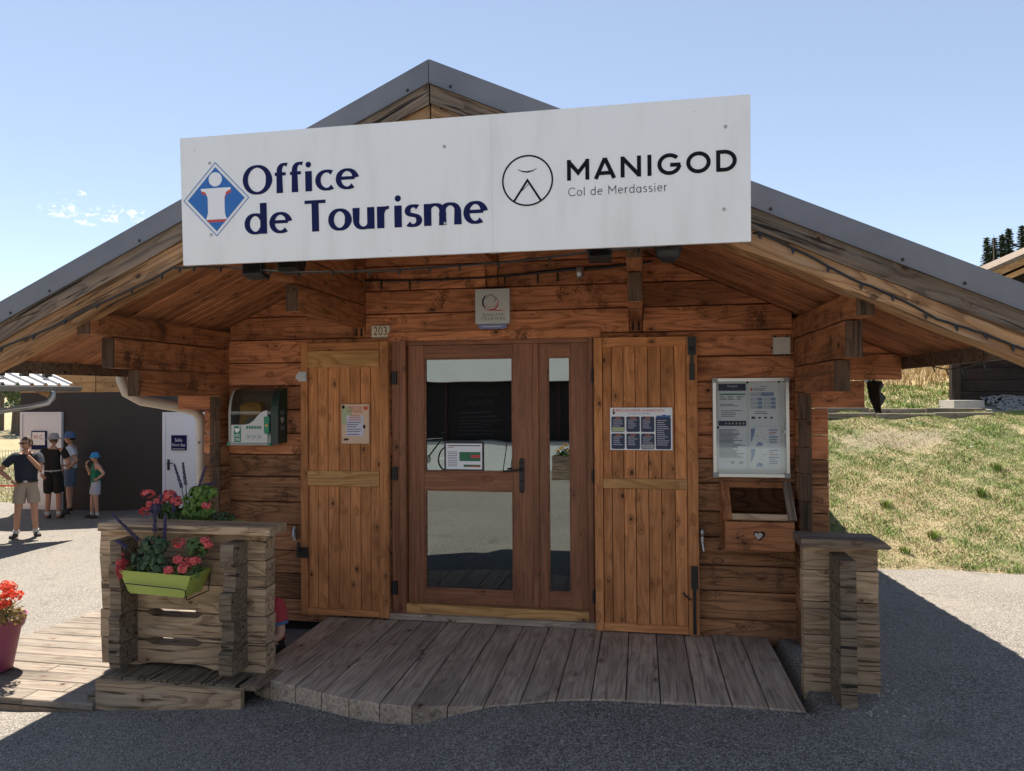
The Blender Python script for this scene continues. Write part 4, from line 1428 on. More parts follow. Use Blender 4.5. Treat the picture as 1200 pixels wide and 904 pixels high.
GLY = {
    'O': (0.86, [arc(0.43, 0.5, 0.36, 0.46, 0, 360, 40)]),
    'f': (0.38, [[(0.17, 0), (0.17, 0.74)] + arc(0.33, 0.76, 0.16, 0.21, 180, 62, 8), [(0.03, 0.645), (0.36, 0.645)]]),
    'i': (0.25, [[(0.125, 0), (0.125, 0.68)], 'dot']),
    'c': (0.53, [arc(0.33, 0.34, 0.255, 0.305, 52, 312, 24)]),
    'e': (0.61, [[(0.075, 0.37), (0.54, 0.37)], arc(0.32, 0.34, 0.25, 0.305, 6, 312, 28)]),
    'o': (0.64, [arc(0.32, 0.34, 0.26, 0.305, 0, 360, 32)]),
    'd': (0.66, [arc(0.31, 0.34, 0.245, 0.305, 35, 325, 28), [(0.555, 0), (0.555, 1.02)]]),
    'T': (0.68, [[(0.02, 0.945), (0.66, 0.945)], [(0.34, 0), (0.34, 0.945)]]),
    'u': (0.64, [[(0.10, 0.68), (0.10, 0.26)] + arc(0.315, 0.25, 0.215, 0.215, 180, 340, 12), [(0.535, 0.68), (0.535, 0)]]),
    'r': (0.42, [[(0.11, 0), (0.11, 0.68)], [(0.11, 0.42)] + arc(0.33, 0.40, 0.20, 0.24, 165, 82, 9)]),
    's': (0.48, [arc(0.245, 0.495, 0.165, 0.15, 40, 225, 14) + arc(0.235, 0.195, 0.175, 0.16, 62, -145, 16)]),
    'm': (1.06, [[(0.10, 0), (0.10, 0.68)], arch(0.10, 0.53, 0.645, 0.42), arch(0.53, 0.96, 0.645, 0.42)]),
    'M': (1.02, [[(0.11, 0), (0.11, 1.0)], [(0.11, 0.90), (0.51, 0.36), (0.91, 0.90)], [(0.91, 0), (0.91, 1.0)]]),
    'A': (0.96, [[(0.08, 0), (0.48, 0.98)], [(0.88, 0), (0.48, 0.98)], [(0.24, 0.27), (0.72, 0.27)]]),
    'N': (0.92, [[(0.11, 0), (0.11, 1.0)], [(0.11, 0.93), (0.81, 0.07)], [(0.81, 0), (0.81, 1.0)]]),
    'I': (0.32, [[(0.16, 0), (0.16, 1.0)]]),
    'G': (1.02, [arc(0.51, 0.5, 0.42, 0.42, 42, 352, 36), [(0.54, 0.46), (0.97, 0.46)]]),
    'Q': (1.05, [arc(0.52, 0.5, 0.42, 0.42, 0, 360, 40)]),
    'D': (0.92, [[(0.11, 0), (0.11, 1.0)], [(0.11, 0.915), (0.36, 0.915)] + arc(0.36, 0.5, 0.42, 0.415, 90, -90, 22) + [(0.11, 0.085)]]),
    'C': (0.88, [arc(0.50, 0.5, 0.44, 0.46, 42, 318, 30)]),
    'l': (0.22, [[(0.11, 0), (0.11, 1.02)]]),
    'a': (0.66, [arc(0.31, 0.32, 0.245, 0.30, 0, 360, 30), [(0.555, 0), (0.555, 0.64)]]),
    ' ': (0.36, []),
}


def stroke(mb, pts, wf, place2, depth):
    pts = [Vector(p) for p in pts]
    cl = [pts[0]]
    for p in pts[1:]:
        if (p - cl[-1]).length > 1e-4:
            cl.append(p)
    pts = cl
    closed = (pts[0] - pts[-1]).length < 1e-3
    if closed:
        pts = pts[:-1]
    n = len(pts)
    Lf, Rt = [], []
    for i in range(n):
        if closed:
            a, c = pts[i - 1], pts[(i + 1) % n]
        else:
            a, c = pts[max(i - 1, 0)], pts[min(i + 1, n - 1)]
        t0 = (pts[i] - a).normalized() if (pts[i] - a).length > 0 else (c - pts[i]).normalized()
        t1 = (c - pts[i]).normalized() if (c - pts[i]).length > 0 else t0
        t = (t0 + t1)
        t = t.normalized() if t.length > 1e-6 else t1
        nn = Vector((-t.y, t.x))
        k = 1.0 / max(0.45, math.sqrt(max(0.0, (1 + t0.dot(t1)) / 2)))
        w = wf(t, i / max(1, n - 1)) / 2 * k
        Lf.append(pts[i] + nn * w)
        Rt.append(pts[i] - nn * w)
    m = n if closed else n - 1
    b = len(mb.v)
    for p in Lf:
        mb.v.append(place2(p, depth))
    for p in Rt:
        mb.v.append(place2(p, depth))
    for i in range(m):
        j = (i + 1) % n
        mb.f.append((b + i, b + j, b + n + j, b + n + i))
        mb.m.append(0)


SG0 = Vector((-2.512, -1.708, 2.318))
SGX = Vector((0.9987, 0, 0))
SGY = Vector((0, -0.042, 0.978))
SGN = Vector((0, -1, -0.043)).normalized()


def sg(u, v, w=0.0):
    return tuple(SG0 + SGX * u + SGY * v + SGN * w)


sign = thing('roof_sign', (-0.99, -1.70, 2.32), 'big white sign panel with blue lettering across the front of the gable', 'sign')
mb = MB()
T_ = 0.022
for (u0, u1) in ((0, 1.7733), (1.7739, 3.05)):
    mb.add([sg(u, v, w) for w in (-T_, 0) for v in (0, .72) for u in (u0, u1)], [(0, 2, 3, 1), (4, 5, 7, 6), (0, 1, 5, 4), (2, 6, 7, 3), (0, 4, 6, 2), (1, 3, 7, 5)])
mb.build('panel', M_SIGN, sign)
mb = MB()
for u in (0.0, 0.9, 1.75, 2.6, 3.0):
    mb.add([sg(u2, v, w) for w in (-0.05, -T_ - 0.001) for v in (0.0, .72) for u2 in (u, u + 0.05)], [(0, 2, 3, 1), (4, 5, 7, 6), (0, 1, 5, 4), (2, 6, 7, 3), (0, 4, 6, 2), (1, 3, 7, 5)])
mb.box(-2.2, -2.16, -1.68, -1.55, 2.40, 2.44).box(0.1, 0.14, -1.68, -1.55, 2.40, 2.44).box(-1.3, -1.26, -1.70, -1.60, 2.97, 3.01).box(-0.9, -0.86, -1.70, -1.60, 2.97, 3.01)
split_build(mb, 'mounting_rail', M_STEEL, sign)


def word(s, u0, u1, v0, v1, wf, mt, parent, xh=None, name='lettering', gap=0.0, dot=0.10):
    tot = sum(GLY[c][0] + gap for c in s) - gap
    sx, sy = (u1 - u0) / tot, (v1 - v0)
    mb = MB()
    pos = 0.0
    for kx, c in enumerate(s):
        adv, st = GLY[c]
        for si, q in enumerate(st):
            if q == 'dot':
                pts = [(0.125 + pos, 0.89)]
                b = len(mb.v)
                for i in range(16):
                    a = 2 * PI * i / 16
                    mb.v.append(sg(u0 + (0.125 + pos) * sx + dot * sy * math.cos(a), v0 + (0.90 + dot * math.sin(a)) * sy, 0.002))
                mb.f.append(tuple(range(b, b + 16)))
                mb.m.append(0)
            else:
                stroke(mb, [((p[0] + pos) * sx, p[1] * sy) for p in q], lambda t, q_: wf(t, q_) * sy, lambda p, d: sg(u0 + p[0], v0 + p[1], d), 0.002 + 0.00015 * si)
        pos += adv + gap
    return mb.build(name, mt, parent, fix=False)


def serif_w(t, q):
    base = 0.088 + (0.192 - 0.088) * abs(t.y) ** 1.3
    return base * (1.0 + 0.24 * abs(2 * q - 1) ** 7)


word('Office', 0.378, 1.040, 0.377, 0.539, serif_w, M_NAVY, sign, gap=0.075)
word('de', 0.384, 0.652, 0.157, 0.325, serif_w, M_NAVY, sign, gap=0.075)
word('Tourisme', 0.733, 1.738, 0.155, 0.327, serif_w, M_NAVY, sign, gap=0.075)
word('MANIGQD'.replace('Q', 'Q'), 2.158, 2.992, 0.350, 0.456, lambda t, q: 0.185, M_BLACKP, sign, gap=0.17)
word('Col de Merdassier', 2.165, 2.656, 0.270, 0.314, lambda t, q: 0.075, M_BLACKP, sign, gap=0.12, dot=0.06)
# ring with peak and bird
mb = MB()
stroke(mb, arc(1.958, 0.364, 0.128, 0.128, 0, 360, 56), lambda t, q: 0.0085, lambda p, d: sg(p[0], p[1], d), 0.0020)
stroke(mb, [(1.886, 0.258), (1.958, 0.366), (2.026, 0.257)], lambda t, q: 0.0105, lambda p, d: sg(p[0], p[1], d), 0.0021)
stroke(mb, [(1.918, 0.303), (1.948, 0.330), (1.963, 0.345)], lambda t, q: 0.003, lambda p, d: sg(p[0], p[1], d), 0.0022)
stroke(mb, [(1.908, 0.424), (1.93, 0.413), (1.958, 0.408), (1.986, 0.413), (2.006, 0.424)], lambda t, q: 0.002 + 0.006 * (1 - abs(2 * q - 1)), lambda p, d: sg(p[0], p[1], d), 0.0022)
mb.build('ring_emblem', M_BLACKP, sign, fix=False)
# information lozenge


def flat(mb, pts, d):
    b = len(mb.v)
    for p in pts:
        mb.v.append(sg(p[0], p[1], d))
    mb.f.append(tuple(range(b, b + len(pts))))
    mb.m.append(0)


cx, cy = 0.2125, 0.364
mb = MB()
stroke(mb, [(cx - .197, cy), (cx, cy + .205), (cx + .197, cy), (cx, cy - .205), (cx - .197, cy)], lambda t, q: 0.004, lambda p, d: sg(p[0], p[1], d), 0.002)
flat(mb, [(cx - .173, cy), (cx, cy - .180), (cx + .173, cy), (cx, cy + .180)], 0.0020)
dz = mb.build('lozenge', M_BLUE, sign, fix=False)
mb = MB()
off = 0.009
flat(mb, [(cx - .088, cy + .063 - off), (cx + .092, cy + .063 - off), (cx + .092, cy + .045 - off), (cx + .06, cy + .030 - off), (cx + .05, cy - .02), (cx - .05, cy - .02), (cx - .05, cy + .02), (cx - .088, cy + .045 - off)], 0.0023)
flat(mb, [(cx - .047, cy - .128), (cx + .047, cy - .128), (cx + .060, cy - .114), (cx - .060, cy - .114)], 0.0023)
split_build(mb, 'emblem_shadow', M_RED, dz, fix=False)
mb = MB()
flat(mb, arc(cx - 0.001, cy + 0.112, 0.040, 0.040, 0, 350, 24), 0.0026)
flat(mb, [(cx - .090, cy + .063), (cx + .090, cy + .063), (cx + .090, cy + .052), (cx + .064, cy + .040), (cx + .052, cy + .010), (cx + .052, cy - .075), (cx + .058, cy - .100), (cx + .065, cy - .113),
          (cx - .065, cy - .113), (cx - .058, cy - .100), (cx - .050, cy - .075), (cx - .050, cy + .010), (cx - .062, cy + .040), (cx - .090, cy + .052)], 0.0026)
mb.build('letter_i', M_WHITE, dz, fix=False)
mb = MB()
for (u, v) in ((0.178, 0.569), (0.177, 0.166), (1.522, 0.569), (2.934, 0.57), (2.925, 0.164), (1.52, 0.165)):
    mb.ball(sg(u, v, 0.001), 0.009, 0.004, 0.009, 10, 6)
split_build(mb, 'screw', M_STEEL, sign, smooth=True)

# floodlights tucked behind the lower edge of the sign
for i, (x, z, lab) in enumerate(((-2.20, 2.325, 'black floodlight below the left end of the big sign'), (-1.98, 2.35, 'black floodlight beside the left corbel behind the sign'),
                                 (-0.205, 2.345, 'black floodlight just left of the end-on corbel under the sign'), (0.150, 2.335, 'round black floodlight right of the end-on corbel under the sign'))):
    t = thing('floodlight', (x, -1.5, z), lab, 'floodlight', 'floodlights behind the sign')
    if i < 3:
        MB().prism([(-1.53, z - .04), (-1.44, z - .055), (-1.40, z + .05), (-1.53, z + .06)], x - 0.06, x + 0.06, 'x').build('housing', M_BLACK, t)
    else:
        MB().tube([(x, -1.57, z - .01), (x, -1.50, z - .005), (x, -1.43, z + .005), (x, -1.40, z + .01)], [0.062, 0.066, 0.055, 0.02], 16).build('housing', M_BLACK, t, smooth=True)
    mb = MB()
    for s in (-1, 1):
        mb.box(x + s * 0.066 - 0.003, x + s * 0.066 + 0.003, -1.50, -1.475, z - 0.01, z + 0.16)
    mb.box(x - 0.069, x + 0.069, -1.50, -1.475, z + 0.155, z + 0.165)
    mb.build('bracket', M_IRON, t)
    MB().box(x - 0.05, x + 0.05, -1.535, -1.531, z - 0.03, z + 0.045).build('lens', M_BOXGLASS, t)

# string of unlit bulbs along the barge timbers
stg = thing('string_lights', (CX, -1.6, 2.3), 'black string of small unlit bulbs along the barge timbers and under the sign', 'string lights')
path = []
lim = [(-4.0, 1.80), (-3.80, 1.885), (-3.5, 1.99), (-3.21, 2.10), (-2.93, 2.215), (-2.66, 2.325), (-2.56, 2.335)]
for x, z in lim:
    path.append((x, -1.60 + 0.006 * math.sin(x * 40), z + 0.006 * math.sin(x * 13)))
for x, z in ((-2.40, 2.34), (-2.2, 2.318), (-1.98, 2.292), (-1.7, 2.283), (-1.41, 2.281), (-1.2, 2.285), (-0.97, 2.293), (-0.68, 2.302), (-0.26, 2.338), (0.0, 2.345), (0.22, 2.352), (0.46, 2.39)):
    path.append((x, -1.52, z))
for x, z in ((0.588, 2.385), (0.80, 2.265), (1.02, 2.143), (1.2, 2.045), (1.396, 1.938), (1.56, 1.865), (1.722, 1.806), (1.80, 1.775)):
    path.append((x, -1.597 + 0.005 * math.sin(x * 31), z + 0.006 * math.sin(x * 17)))
fine = []
for a, c in zip(path[:-1], path[1:]):
    for k in range(4):
        fine.append(Vector(a).lerp(Vector(c), k / 4) + Vector((0, RND.uniform(-.002, .002), RND.uniform(-.003, .003))))
fine.append(Vector(path[-1]))
MB().tube(fine, 0.0065, 6).build('cable', M_BLACK, stg)
for i in range(1, len(fine), 3):
    p = fine[i]
    q = Vector((RND.uniform(-0.35, 0.35), RND.uniform(-0.5, 0.1), -1)).normalized()
    MB().tube([p, p + q * 0.018, p + q * 0.025, p + q * 0.032], [0.007, 0.007, 0.005, 0.003], 7).build('bulb', M_BLACK, stg)
sp_ = []
for k in range(9):
    sp_.append((1.79 + 0.012 * math.sin(k), -0.35 + k * -0.11, 1.76 - 0.045 * math.sin(k / 8 * PI)))
mb = MB().tube(sp_, 0.004, 6)
for p in sp_[1::2]:
    mb.tube([p, (p[0] + 0.01, p[1], p[2] - 0.035)], [0.005, 0.004], 6)
mb.build('cable', M_BLACK, stg)
# a little camera dome on the cable
wd = MB().tube([(-0.425, -0.03, 2.495), (-0.425, -0.10, 2.49)], 0.012, 8).ball((-0.425, -0.12, 2.475), 0.034, 0.03, 0.05, 12, 8).build('wall_lamp', M_STEEL, smooth=True)
tag(wd, 'small shiny lamp on a cable high on the wall, above the door', 'lamp')
mb = MB()
pp = [(-2.12, -0.014, 2.487), (-1.6, -0.014, 2.470), (-1.16, -0.016, 2.475), (-0.9, -0.016, 2.487), (-0.55, -0.016, 2.512), (-0.43, -0.02, 2.515), (-0.25, -0.016, 2.520), (0.1, -0.015, 2.55)]
mb.tube(pp, [0.008, 0.008, 0.008, 0.009, 0.013, 0.013, 0.012, 0.008], 6)
for x, z in ((-1.98, 2.45), (-1.75, 2.44), (-1.0, 2.45), (-0.75, 2.455), (-0.6, 2.46)):
    mb.tube([(x, -0.016, z + 0.03), (x, -0.018, z - 0.035)], [0.007, 0.006], 6)
tag(mb.build('wall_cable', M_BLACK), 'black cable stapled along the gable wall above the door', 'cable')

# ------------------------------------------------------------------ quality plaque over the door
q = thing('quality_plaque', (-1.09, 0, 2.1), 'small pale square plaque with a ring of stars mark above the door', 'plaque')
M_PLQ = plain('grey_white_plaque', (0.50, 0.52, 0.50), 0.35, var=0.04)
MB().box(-1.222, -0.960, -0.055, -0.006, 2.120, 2.382).build('plate', M_PLQ, q)
MB().prism([(-1.198, 2.088), (-1.170, 2.082), (-1.015, 2.082), (-0.985, 2.090), (-0.980, 2.118), (-1.203, 2.118)], -0.045, -0.03, 'y').build('year_tab', plain('blue_tab', (0.16, 0.20, 0.42), 0.4), q)
MB().box(-1.17, -1.02, -0.0465, -0.045, 2.097, 2.104).build('rule', M_PLQ, q)


def pq(p, d):
    return (-1.222 + p[0] * 0.262, -0.0555 - d, 2.120 + p[1] * 0.262)


mb = MB()
stroke(mb, arc(0.45, 0.62, 0.225, 0.235, 118, 235, 16), lambda t, q_: 0.012 + 0.035 * math.sin(PI * q_), pq, 0.001)
stroke(mb, [(0.24, 0.745), (0.34, 0.74)], lambda t, q_: 0.016, pq, 0.001)
stroke(mb, [(0.36, 0.775), (0.46, 0.845), (0.63, 0.72), (0.56, 0.63)], lambda t, q_: 0.017, pq, 0.001)
mb.build('ring_mark', M_NAVY, q, fix=False)
mb = MB()
stroke(mb, arc(0.45, 0.62, 0.225, 0.235, 20, -115, 18), lambda t, q_: 0.012 + 0.030 * math.sin(PI * q_), pq, 0.001)
stroke(mb, [(0.33, 0.60), (0.31, 0.50), (0.42, 0.46), (0.53, 0.51), (0.60, 0.49)], lambda t, q_: 0.014, pq, 0.0012)
stroke(mb, [(0.28, 0.385), (0.45, 0.405), (0.65, 0.375), (0.90, 0.385)], lambda t, q_: 0.010 + 0.022 * math.sin(PI * q_), pq, 0.001)
mb.build('ring_mark', M_RED, q, fix=False)
for s, z in (('QUALITE', 2.186), ('TOURISME', 2.157)):
    txt('  '.join(s) if False else ' '.join(s), -1.087, -0.0562, z, 0.028, M_BLACKP, q)

# ------------------------------------------------------------------ posters on the shutters
M_PEACH = plain('poster_peach', (0.62, 0.43, 0.30), 0.6, var=0.12, scale=9)
M_LILAC = plain('poster_lilac', (0.55, 0.53, 0.62), 0.6, var=0.05)
M_SAGE = plain('poster_sage', (0.36, 0.42, 0.24), 0.6, var=0.1)
M_RUST = plain('poster_rust', (0.50, 0.10, 0.045), 0.6)
M_GREYT = plain('small_print', (0.10, 0.10, 0.14), 0.7)
po = thing('loan_poster', (-2.17, -0.09, 1.2), 'small peach and lilac poster about equipment loan on the left shutter', 'poster')
yP = -0.088
MB().box(-2.284, -2.061, yP, -0.064, 1.214, 1.518).build('sheet', M_PEACH, po)
mb = MB().box(-2.282, -2.20, yP - .0008, yP, 1.36, 1.50).build('sage_patch', M_SAGE, po)
MB().box(-2.243, -2.104, yP - .0016, yP, 1.272, 1.432).build('text_panel', M_LILAC, po)
mb = MB()
mb.prism([(-2.106, 1.50), (-2.070, 1.504), (-2.066, 1.478), (-2.085, 1.470), (-2.102, 1.480)], yP - .0016, yP, 'y')
mb.build('pot_picture', M_RUST, po)
mb = MB()
for (x, z, rr) in ((-2.268, 1.496, 0.013), (-2.102, 1.345, 0.014)):
    mb.ball((x, yP, z), rr, 0.002, rr * 1.2, 10, 6)
for k in range(4):
    mb.ball((-2.262 + 0.010 * k, yP, 1.243 + 0.006 * (k % 2)), 0.006, 0.002, 0.008, 8, 5)
mb.build('sketches', M_BLACKP, po)
txt('PRÊT DE', -2.172, yP - .002, 1.489, 0.030, M_RUST, po)
txt('MATÉRIEL', -2.172, yP - .002, 1.463, 0.030, M_RUST, po)
mb = MB()
for k, z in enumerate((1.379, 1.362, 1.345, 1.326, 1.309, 1.285)):
    ww = (0.115, 0.09, 0.075, 0.115, 0.105, 0.10)[k]
    mb.box(-2.238, -2.238 + ww, yP - .0024, yP - .0016, z - 0.0028, z + 0.0028)
mb.build('small_print', M_GREYT, po)
mb = MB()
for k, z in enumerate((1.428, 1.414, 1.398)):
    mb.box(-2.215 - (k > 0) * 0.01, -2.135 + (k > 0) * 0.015, yP - .0024, yP - .0016, z - 0.003, z + 0.003)
mb.build('red_print', M_RUST, po)

po = thing('programme_poster', (0.0, -0.09, 1.18), 'white landscape poster with seven navy boxes on the right shutter', 'poster')
MB().box(-0.217, 0.224, yP, -0.064, 1.180, 1.485).build('sheet', M_PAPER, po)
M_PNAVY = plain('poster_navy', (0.018, 0.032, 0.075), 0.5, var=0.2)
M_ORNG = plain('poster_orange', (0.62, 0.13, 0.03), 0.5)
txt('PROGRAMME ANIMATION', 0.0, yP - .0015, 1.4635, 0.0285, M_ORNG, po)
txt('du 15 août au 31 août 2022', -0.01, yP - .0015, 1.443, 0.014, M_BLUE, po)


def rbox(x0, x1, z0, z1, r_=0.010):
    pts = []
    for (cx_, cz_, a0) in ((x1 - r_, z1 - r_, 0), (x0 + r_, z1 - r_, 90), (x0 + r_, z0 + r_, 180), (x1 - r_, z0 + r_, 270)):
        for k in range(4):
            a = math.radians(a0 + 30 * k)
            pts.append((cx_ + r_ * math.cos(a), cz_ + r_ * math.sin(a)))
    return pts


bx = [(-0.208, -0.113), (-0.101, -0.005), (0.003, 0.098)]
for r_i, (za, zb) in enumerate(((1.310, 1.421), (1.187, 1.299))):
    for c_i, (xa, xb) in enumerate(bx):
        o = MB().prism(rbox(xa, xb, za, zb), yP - .0012, yP, 'y').build('event_box', M_PNAVY, po)
        MB().box(xa + 0.03, xb - 0.03, yP - .002, yP - .0012, zb - 0.014, zb - 0.007).build('heading', M_ORNG, o)
        mb = MB()
        for k in range(5):
            z = zb - 0.025 - k * 0.014
            mb.box(xa + 0.012, xb - RND.uniform(0.012, 0.045), yP - .002, yP - .0012, z - 0.0018, z + 0.0018)
        mb.build('small_print', M_LILAC, o)
        if (r_i, c_i) == (0, 0):
            MB().box(xa + 0.005, xb - 0.002, yP - .0022, yP - .0012, za + 0.004, za + 0.035).build('photo', M_SAGE, o)
        if (r_i, c_i) == (1, 2):
            MB().box(xa + 0.004, xb - 0.004, yP - .0022, yP - .0012, za + 0.004, za + 0.035).build('photo', plain('grey_photo', (0.3, 0.3, 0.3), 0.6, var=0.6, scale=60), o)
o = MB().prism(rbox(0.106, 0.213, 1.187, 1.418), yP - .0012, yP, 'y').build('event_box', M_PNAVY, po)
MB().prism([(0.107, 1.418), (0.213, 1.418), (0.211, 1.432), (0.19, 1.428), (0.165, 1.436), (0.14, 1.426), (0.12, 1.43)], yP - .0014, yP, 'y').build('skyline', M_BLUE, o)
mb = MB()
for k in range(13):
    z = 1.392 - k * 0.0145
    mb.box(0.115, 0.20 - RND.uniform(0, 0.04), yP - .002, yP - .0012, z - 0.0018, z + 0.0018)
mb.build('small_print', M_LILAC, o)
mb = MB().box(-0.197, -0.182, yP - .0015, yP, 1.46, 1.475)
stroke(mb, [(-0.178, 1.448), (-0.172, 1.462), (-0.168, 1.473)], lambda t, q_: 0.004, lambda p, d: (p[0], yP - .0015, p[1]), 0)
mb.build('crest', M_ORNG, po)
MB().box(-0.197, -0.184, yP - .0015, yP, 1.437, 1.457).build('crest', M_BLACKP, po)

# ------------------------------------------------------------------ defibrillator cabinet
M_DKGREEN = plain('dark_green_plastic', (0.012, 0.032, 0.024), 0.4)
M_GREEN = plain('rescue_green', (0.010, 0.20, 0.105), 0.45)
M_YEL = plain('yellow_case', (0.62, 0.36, 0.08), 0.5, var=0.2)
M_LGREY = plain('pale_cabinet_grey', (0.30, 0.30, 0.28), 0.45, var=0.1)
ad = thing('defibrillator_cabinet', (-2.99, 0, 1.2), 'round topped wall cabinet with yellow defibrillator case and green heart label', 'cabinet')
prof = [(-0.006, 1.215), (-0.150, 1.215), (-0.152, 1.44)] + [(-0.045 - 0.107 * math.cos(a), 1.44 + 0.205 * math.sin(a)) for a in np.linspace(0.12, PI / 2, 8)] + [(-0.006, 1.647)]
MB().prism(prof, -2.845, -2.782, 'x').build('side_panel', M_DKGREEN, ad)
MB().prism(prof, -3.205, -3.185, 'x').build('side_panel', M_LGREY, ad)
MB().box(-3.185, -2.845, -0.02, -0.006, 1.216, 1.645).build('back_plate', M_LGREY, ad)
mb = MB()
for a, c in zip(prof[1:-1], prof[2:]):
    mb.add([(-3.185, a[0], a[1]), (-2.8455, a[0], a[1]), (-2.8455, c[0], c[1]), (-3.185, c[0], c[1])], [(0, 1, 2, 3)])
mb.build('cover', M_COVER, ad, smooth=True)
MB().box(-3.205, -2.846, -0.158, -0.006, 1.200, 1.2145).build('base_plate', M_LGREY, ad)
MB().prism([(-3.16, 1.34), (-3.13, 1.44), (-3.14, 1.50), (-3.10, 1.535), (-2.985, 1.54), (-2.955, 1.51), (-2.96, 1.42), (-2.965, 1.36)], -0.10, -0.03, 'y').build('defibrillator_case', M_YEL, ad)
MB().prism([(-3.09, 1.36), (-3.055, 1.42), (-3.0, 1.42), (-2.98, 1.36)], -0.106, -0.10, 'y').build('case_window', M_LGREY, ad)
lp = MB().prism([(-3.178, 1.222), (-2.870, 1.222), (-2.870, 1.475), (-2.905, 1.468), (-2.945, 1.440), (-2.985, 1.395), (-3.02, 1.372), (-3.06, 1.362), (-3.178, 1.360)], -0.1555, -0.1525, 'y').build('label_panel', plain('label_white', (0.55, 0.55, 0.55), 0.4, var=0.03), ad)
g_ = MB().box(-3.155, -3.095, -0.1575, -0.1555, 1.226, 1.352).build('heart_label', M_GREEN, ad)


def heart(mb, cx_, cz_, s, y0, y1):
    pts = []
    for k in range(24):
        t = 2 * PI * k / 24
        pts.append((cx_ + s * 16 * math.sin(t) ** 3 / 16, cz_ + s * (13 * math.cos(t) - 5 * math.cos(2 * t) - 2 * math.cos(3 * t) - math.cos(4 * t)) / 16))
    return mb.prism(pts, y0, y1, 'y')


mb = heart(MB(), -3.127, 1.318, 0.022, -0.1583, -0.1575)
mb.box(-3.106, -3.1025, -0.1583, -0.1575, 1.337, 1.351).box(-3.1115, -3.097, -0.1584, -0.1576, 1.3425, 1.3458)
mb.build('heart_mark', M_WHITE, g_)
txt('AED', -3.125, -0.1585, 1.277, 0.030, M_WHITE, g_, sx=0.85)
txt('DAE', -3.125, -0.1585, 1.246, 0.030, M_WHITE, g_, sx=0.85)
MB().prism([(-2.895, 1.425), (-2.852, 1.425), (-2.852, 1.305), (-2.862, 1.29), (-2.884, 1.29), (-2.895, 1.305)], -0.163, -0.1556, 'y').build('latch', M_GREEN, ad)
heart(MB(), -2.873, 1.355, 0.013, -0.1642, -0.163).build('heart_mark', M_YEL, ad)
mb = MB()
for k in range(6):
    mb.box(-3.05 + k * 0.022, -3.033 + k * 0.022, -0.1565, -0.1555, 1.33, 1.352)
for k, x in enumerate((-3.03, -2.985, -2.94)):
    stroke(mb, [(x - .012, 1.285), (x, 1.265), (x + .014, 1.278), (x + .006, 1.25)], lambda t, q_: 0.004, lambda p, d: (p[0], -0.1565, p[1]), 0)
    stroke(mb, [(x - .016, 1.265), (x - .006, 1.25)], lambda t, q_: 0.004, lambda p, d: (p[0], -0.1565, p[1]), 0)
split_build(mb, 'instruction_mark', M_GREEN, ad, fix=False)
sm_ = MB()
rotx = Matrix.Rotation(PI / 2, 4, 'Z') @ Matrix.Rotation(PI / 2, 4, 'X')
txt('AED', -2.7812, -0.085, 1.455, 0.045, M_LGREY, ad, rot=rotx, sx=0.85)
txt('DAE', -2.7812, -0.085, 1.335, 0.045, M_LGREY, ad, rot=rotx, sx=0.85)
pts = []
for k in range(24):
    t = 2 * PI * k / 24
    pts.append((-0.085 + 0.030 * math.sin(t) ** 3, 1.398 + 0.030 * (13 * math.cos(t) - 5 * math.cos(2 * t) - 2 * math.cos(3 * t) - math.cos(4 * t)) / 16))
MB().prism(pts, -2.7825, -2.7808, 'x').build('heart_mark', M_LGREY, ad)
split_build(MB().box(-3.212, -3.19, -0.160, -0.13, 1.198, 1.222).box(-2.862, -2.842, -0.160, -0.13, 1.198, 1.222), 'hinge_block', M_GREEN, ad)

# ------------------------------------------------------------------ glazed notice case
nc = thing('notice_case', (0.765, 0, 1.0), 'white framed glazed notice case holding four printed sheets', 'notice board')
x0, x1, z0, z1 = 0.508, 1.024, 0.992, 1.690
MB().box(x0 + .01, x1 - .01, -0.022, -0.004, z0 + .01, z1 - .01).build('back_panel', plain('white_enamel', (0.66, 0.66, 0.65), 0.4, var=0.03), nc)
mb = MB().box(x0, x0 + .022, -0.055, -0.004, z0, z1).box(x1 - .022, x1, -0.055, -0.004, z0, z1).box(x0 + .022, x1 - .022, -0.0545, -0.004, z0, z0 + .022).box(x0 + .022, x1 - .022, -0.0545, -0.004, z1 - .022, z1)
mb.build('frame', M_ALU, nc)
mb = MB()
for (x, z) in ((x0, z0), (x1, z0), (x0, z1), (x1, z1)):
    sx_, sz_ = (1 if x == x0 else -1), (1 if z == z0 else -1)
    mb.box(min(x - .003 * sx_, x + sx_ * .035), max(x - .003 * sx_, x + sx_ * .035), -0.059, -0.004, min(z - .004 * sz_, z + sz_ * .03), max(z - .004 * sz_, z + sz_ * .03))
split_build(mb, 'corner_cap', plain('grey_corner_plastic', (0.25, 0.25, 0.24), 0.5), nc)
MB().box(x0 + .022, x1 - .022, -0.046, -0.044, z0 + .022, z1 - .022).build('glass_pane', glass('case_glass', (0.93, 0.94, 0.94), 0.02), nc)
MB().box(0.985, 1.005, -0.058, -0.046, 1.30, 1.322).ball((0.995, -0.058, 1.311), 0.006).build('lock', M_STEEL, nc)
ys_ = -0.0235
nd = 0


def sheet_(xa, xb, za, zb, nm='sheet'):
    return MB().box(xa, xb, ys_, -0.0221, za, zb).build(nm, M_PAPER, nc)


def lines(parent, xa, xb, ztop, n_, dz, mt=M_GREYT, h=0.0022, var=0.5):
    mb = MB()
    for k in range(n_):
        z = ztop - k * dz
        mb.box(xa, xb - (xb - xa) * RND.uniform(0, var), ys_ - .0006, ys_, z - h, z + h)
    return mb.build('small_print', mt, parent)


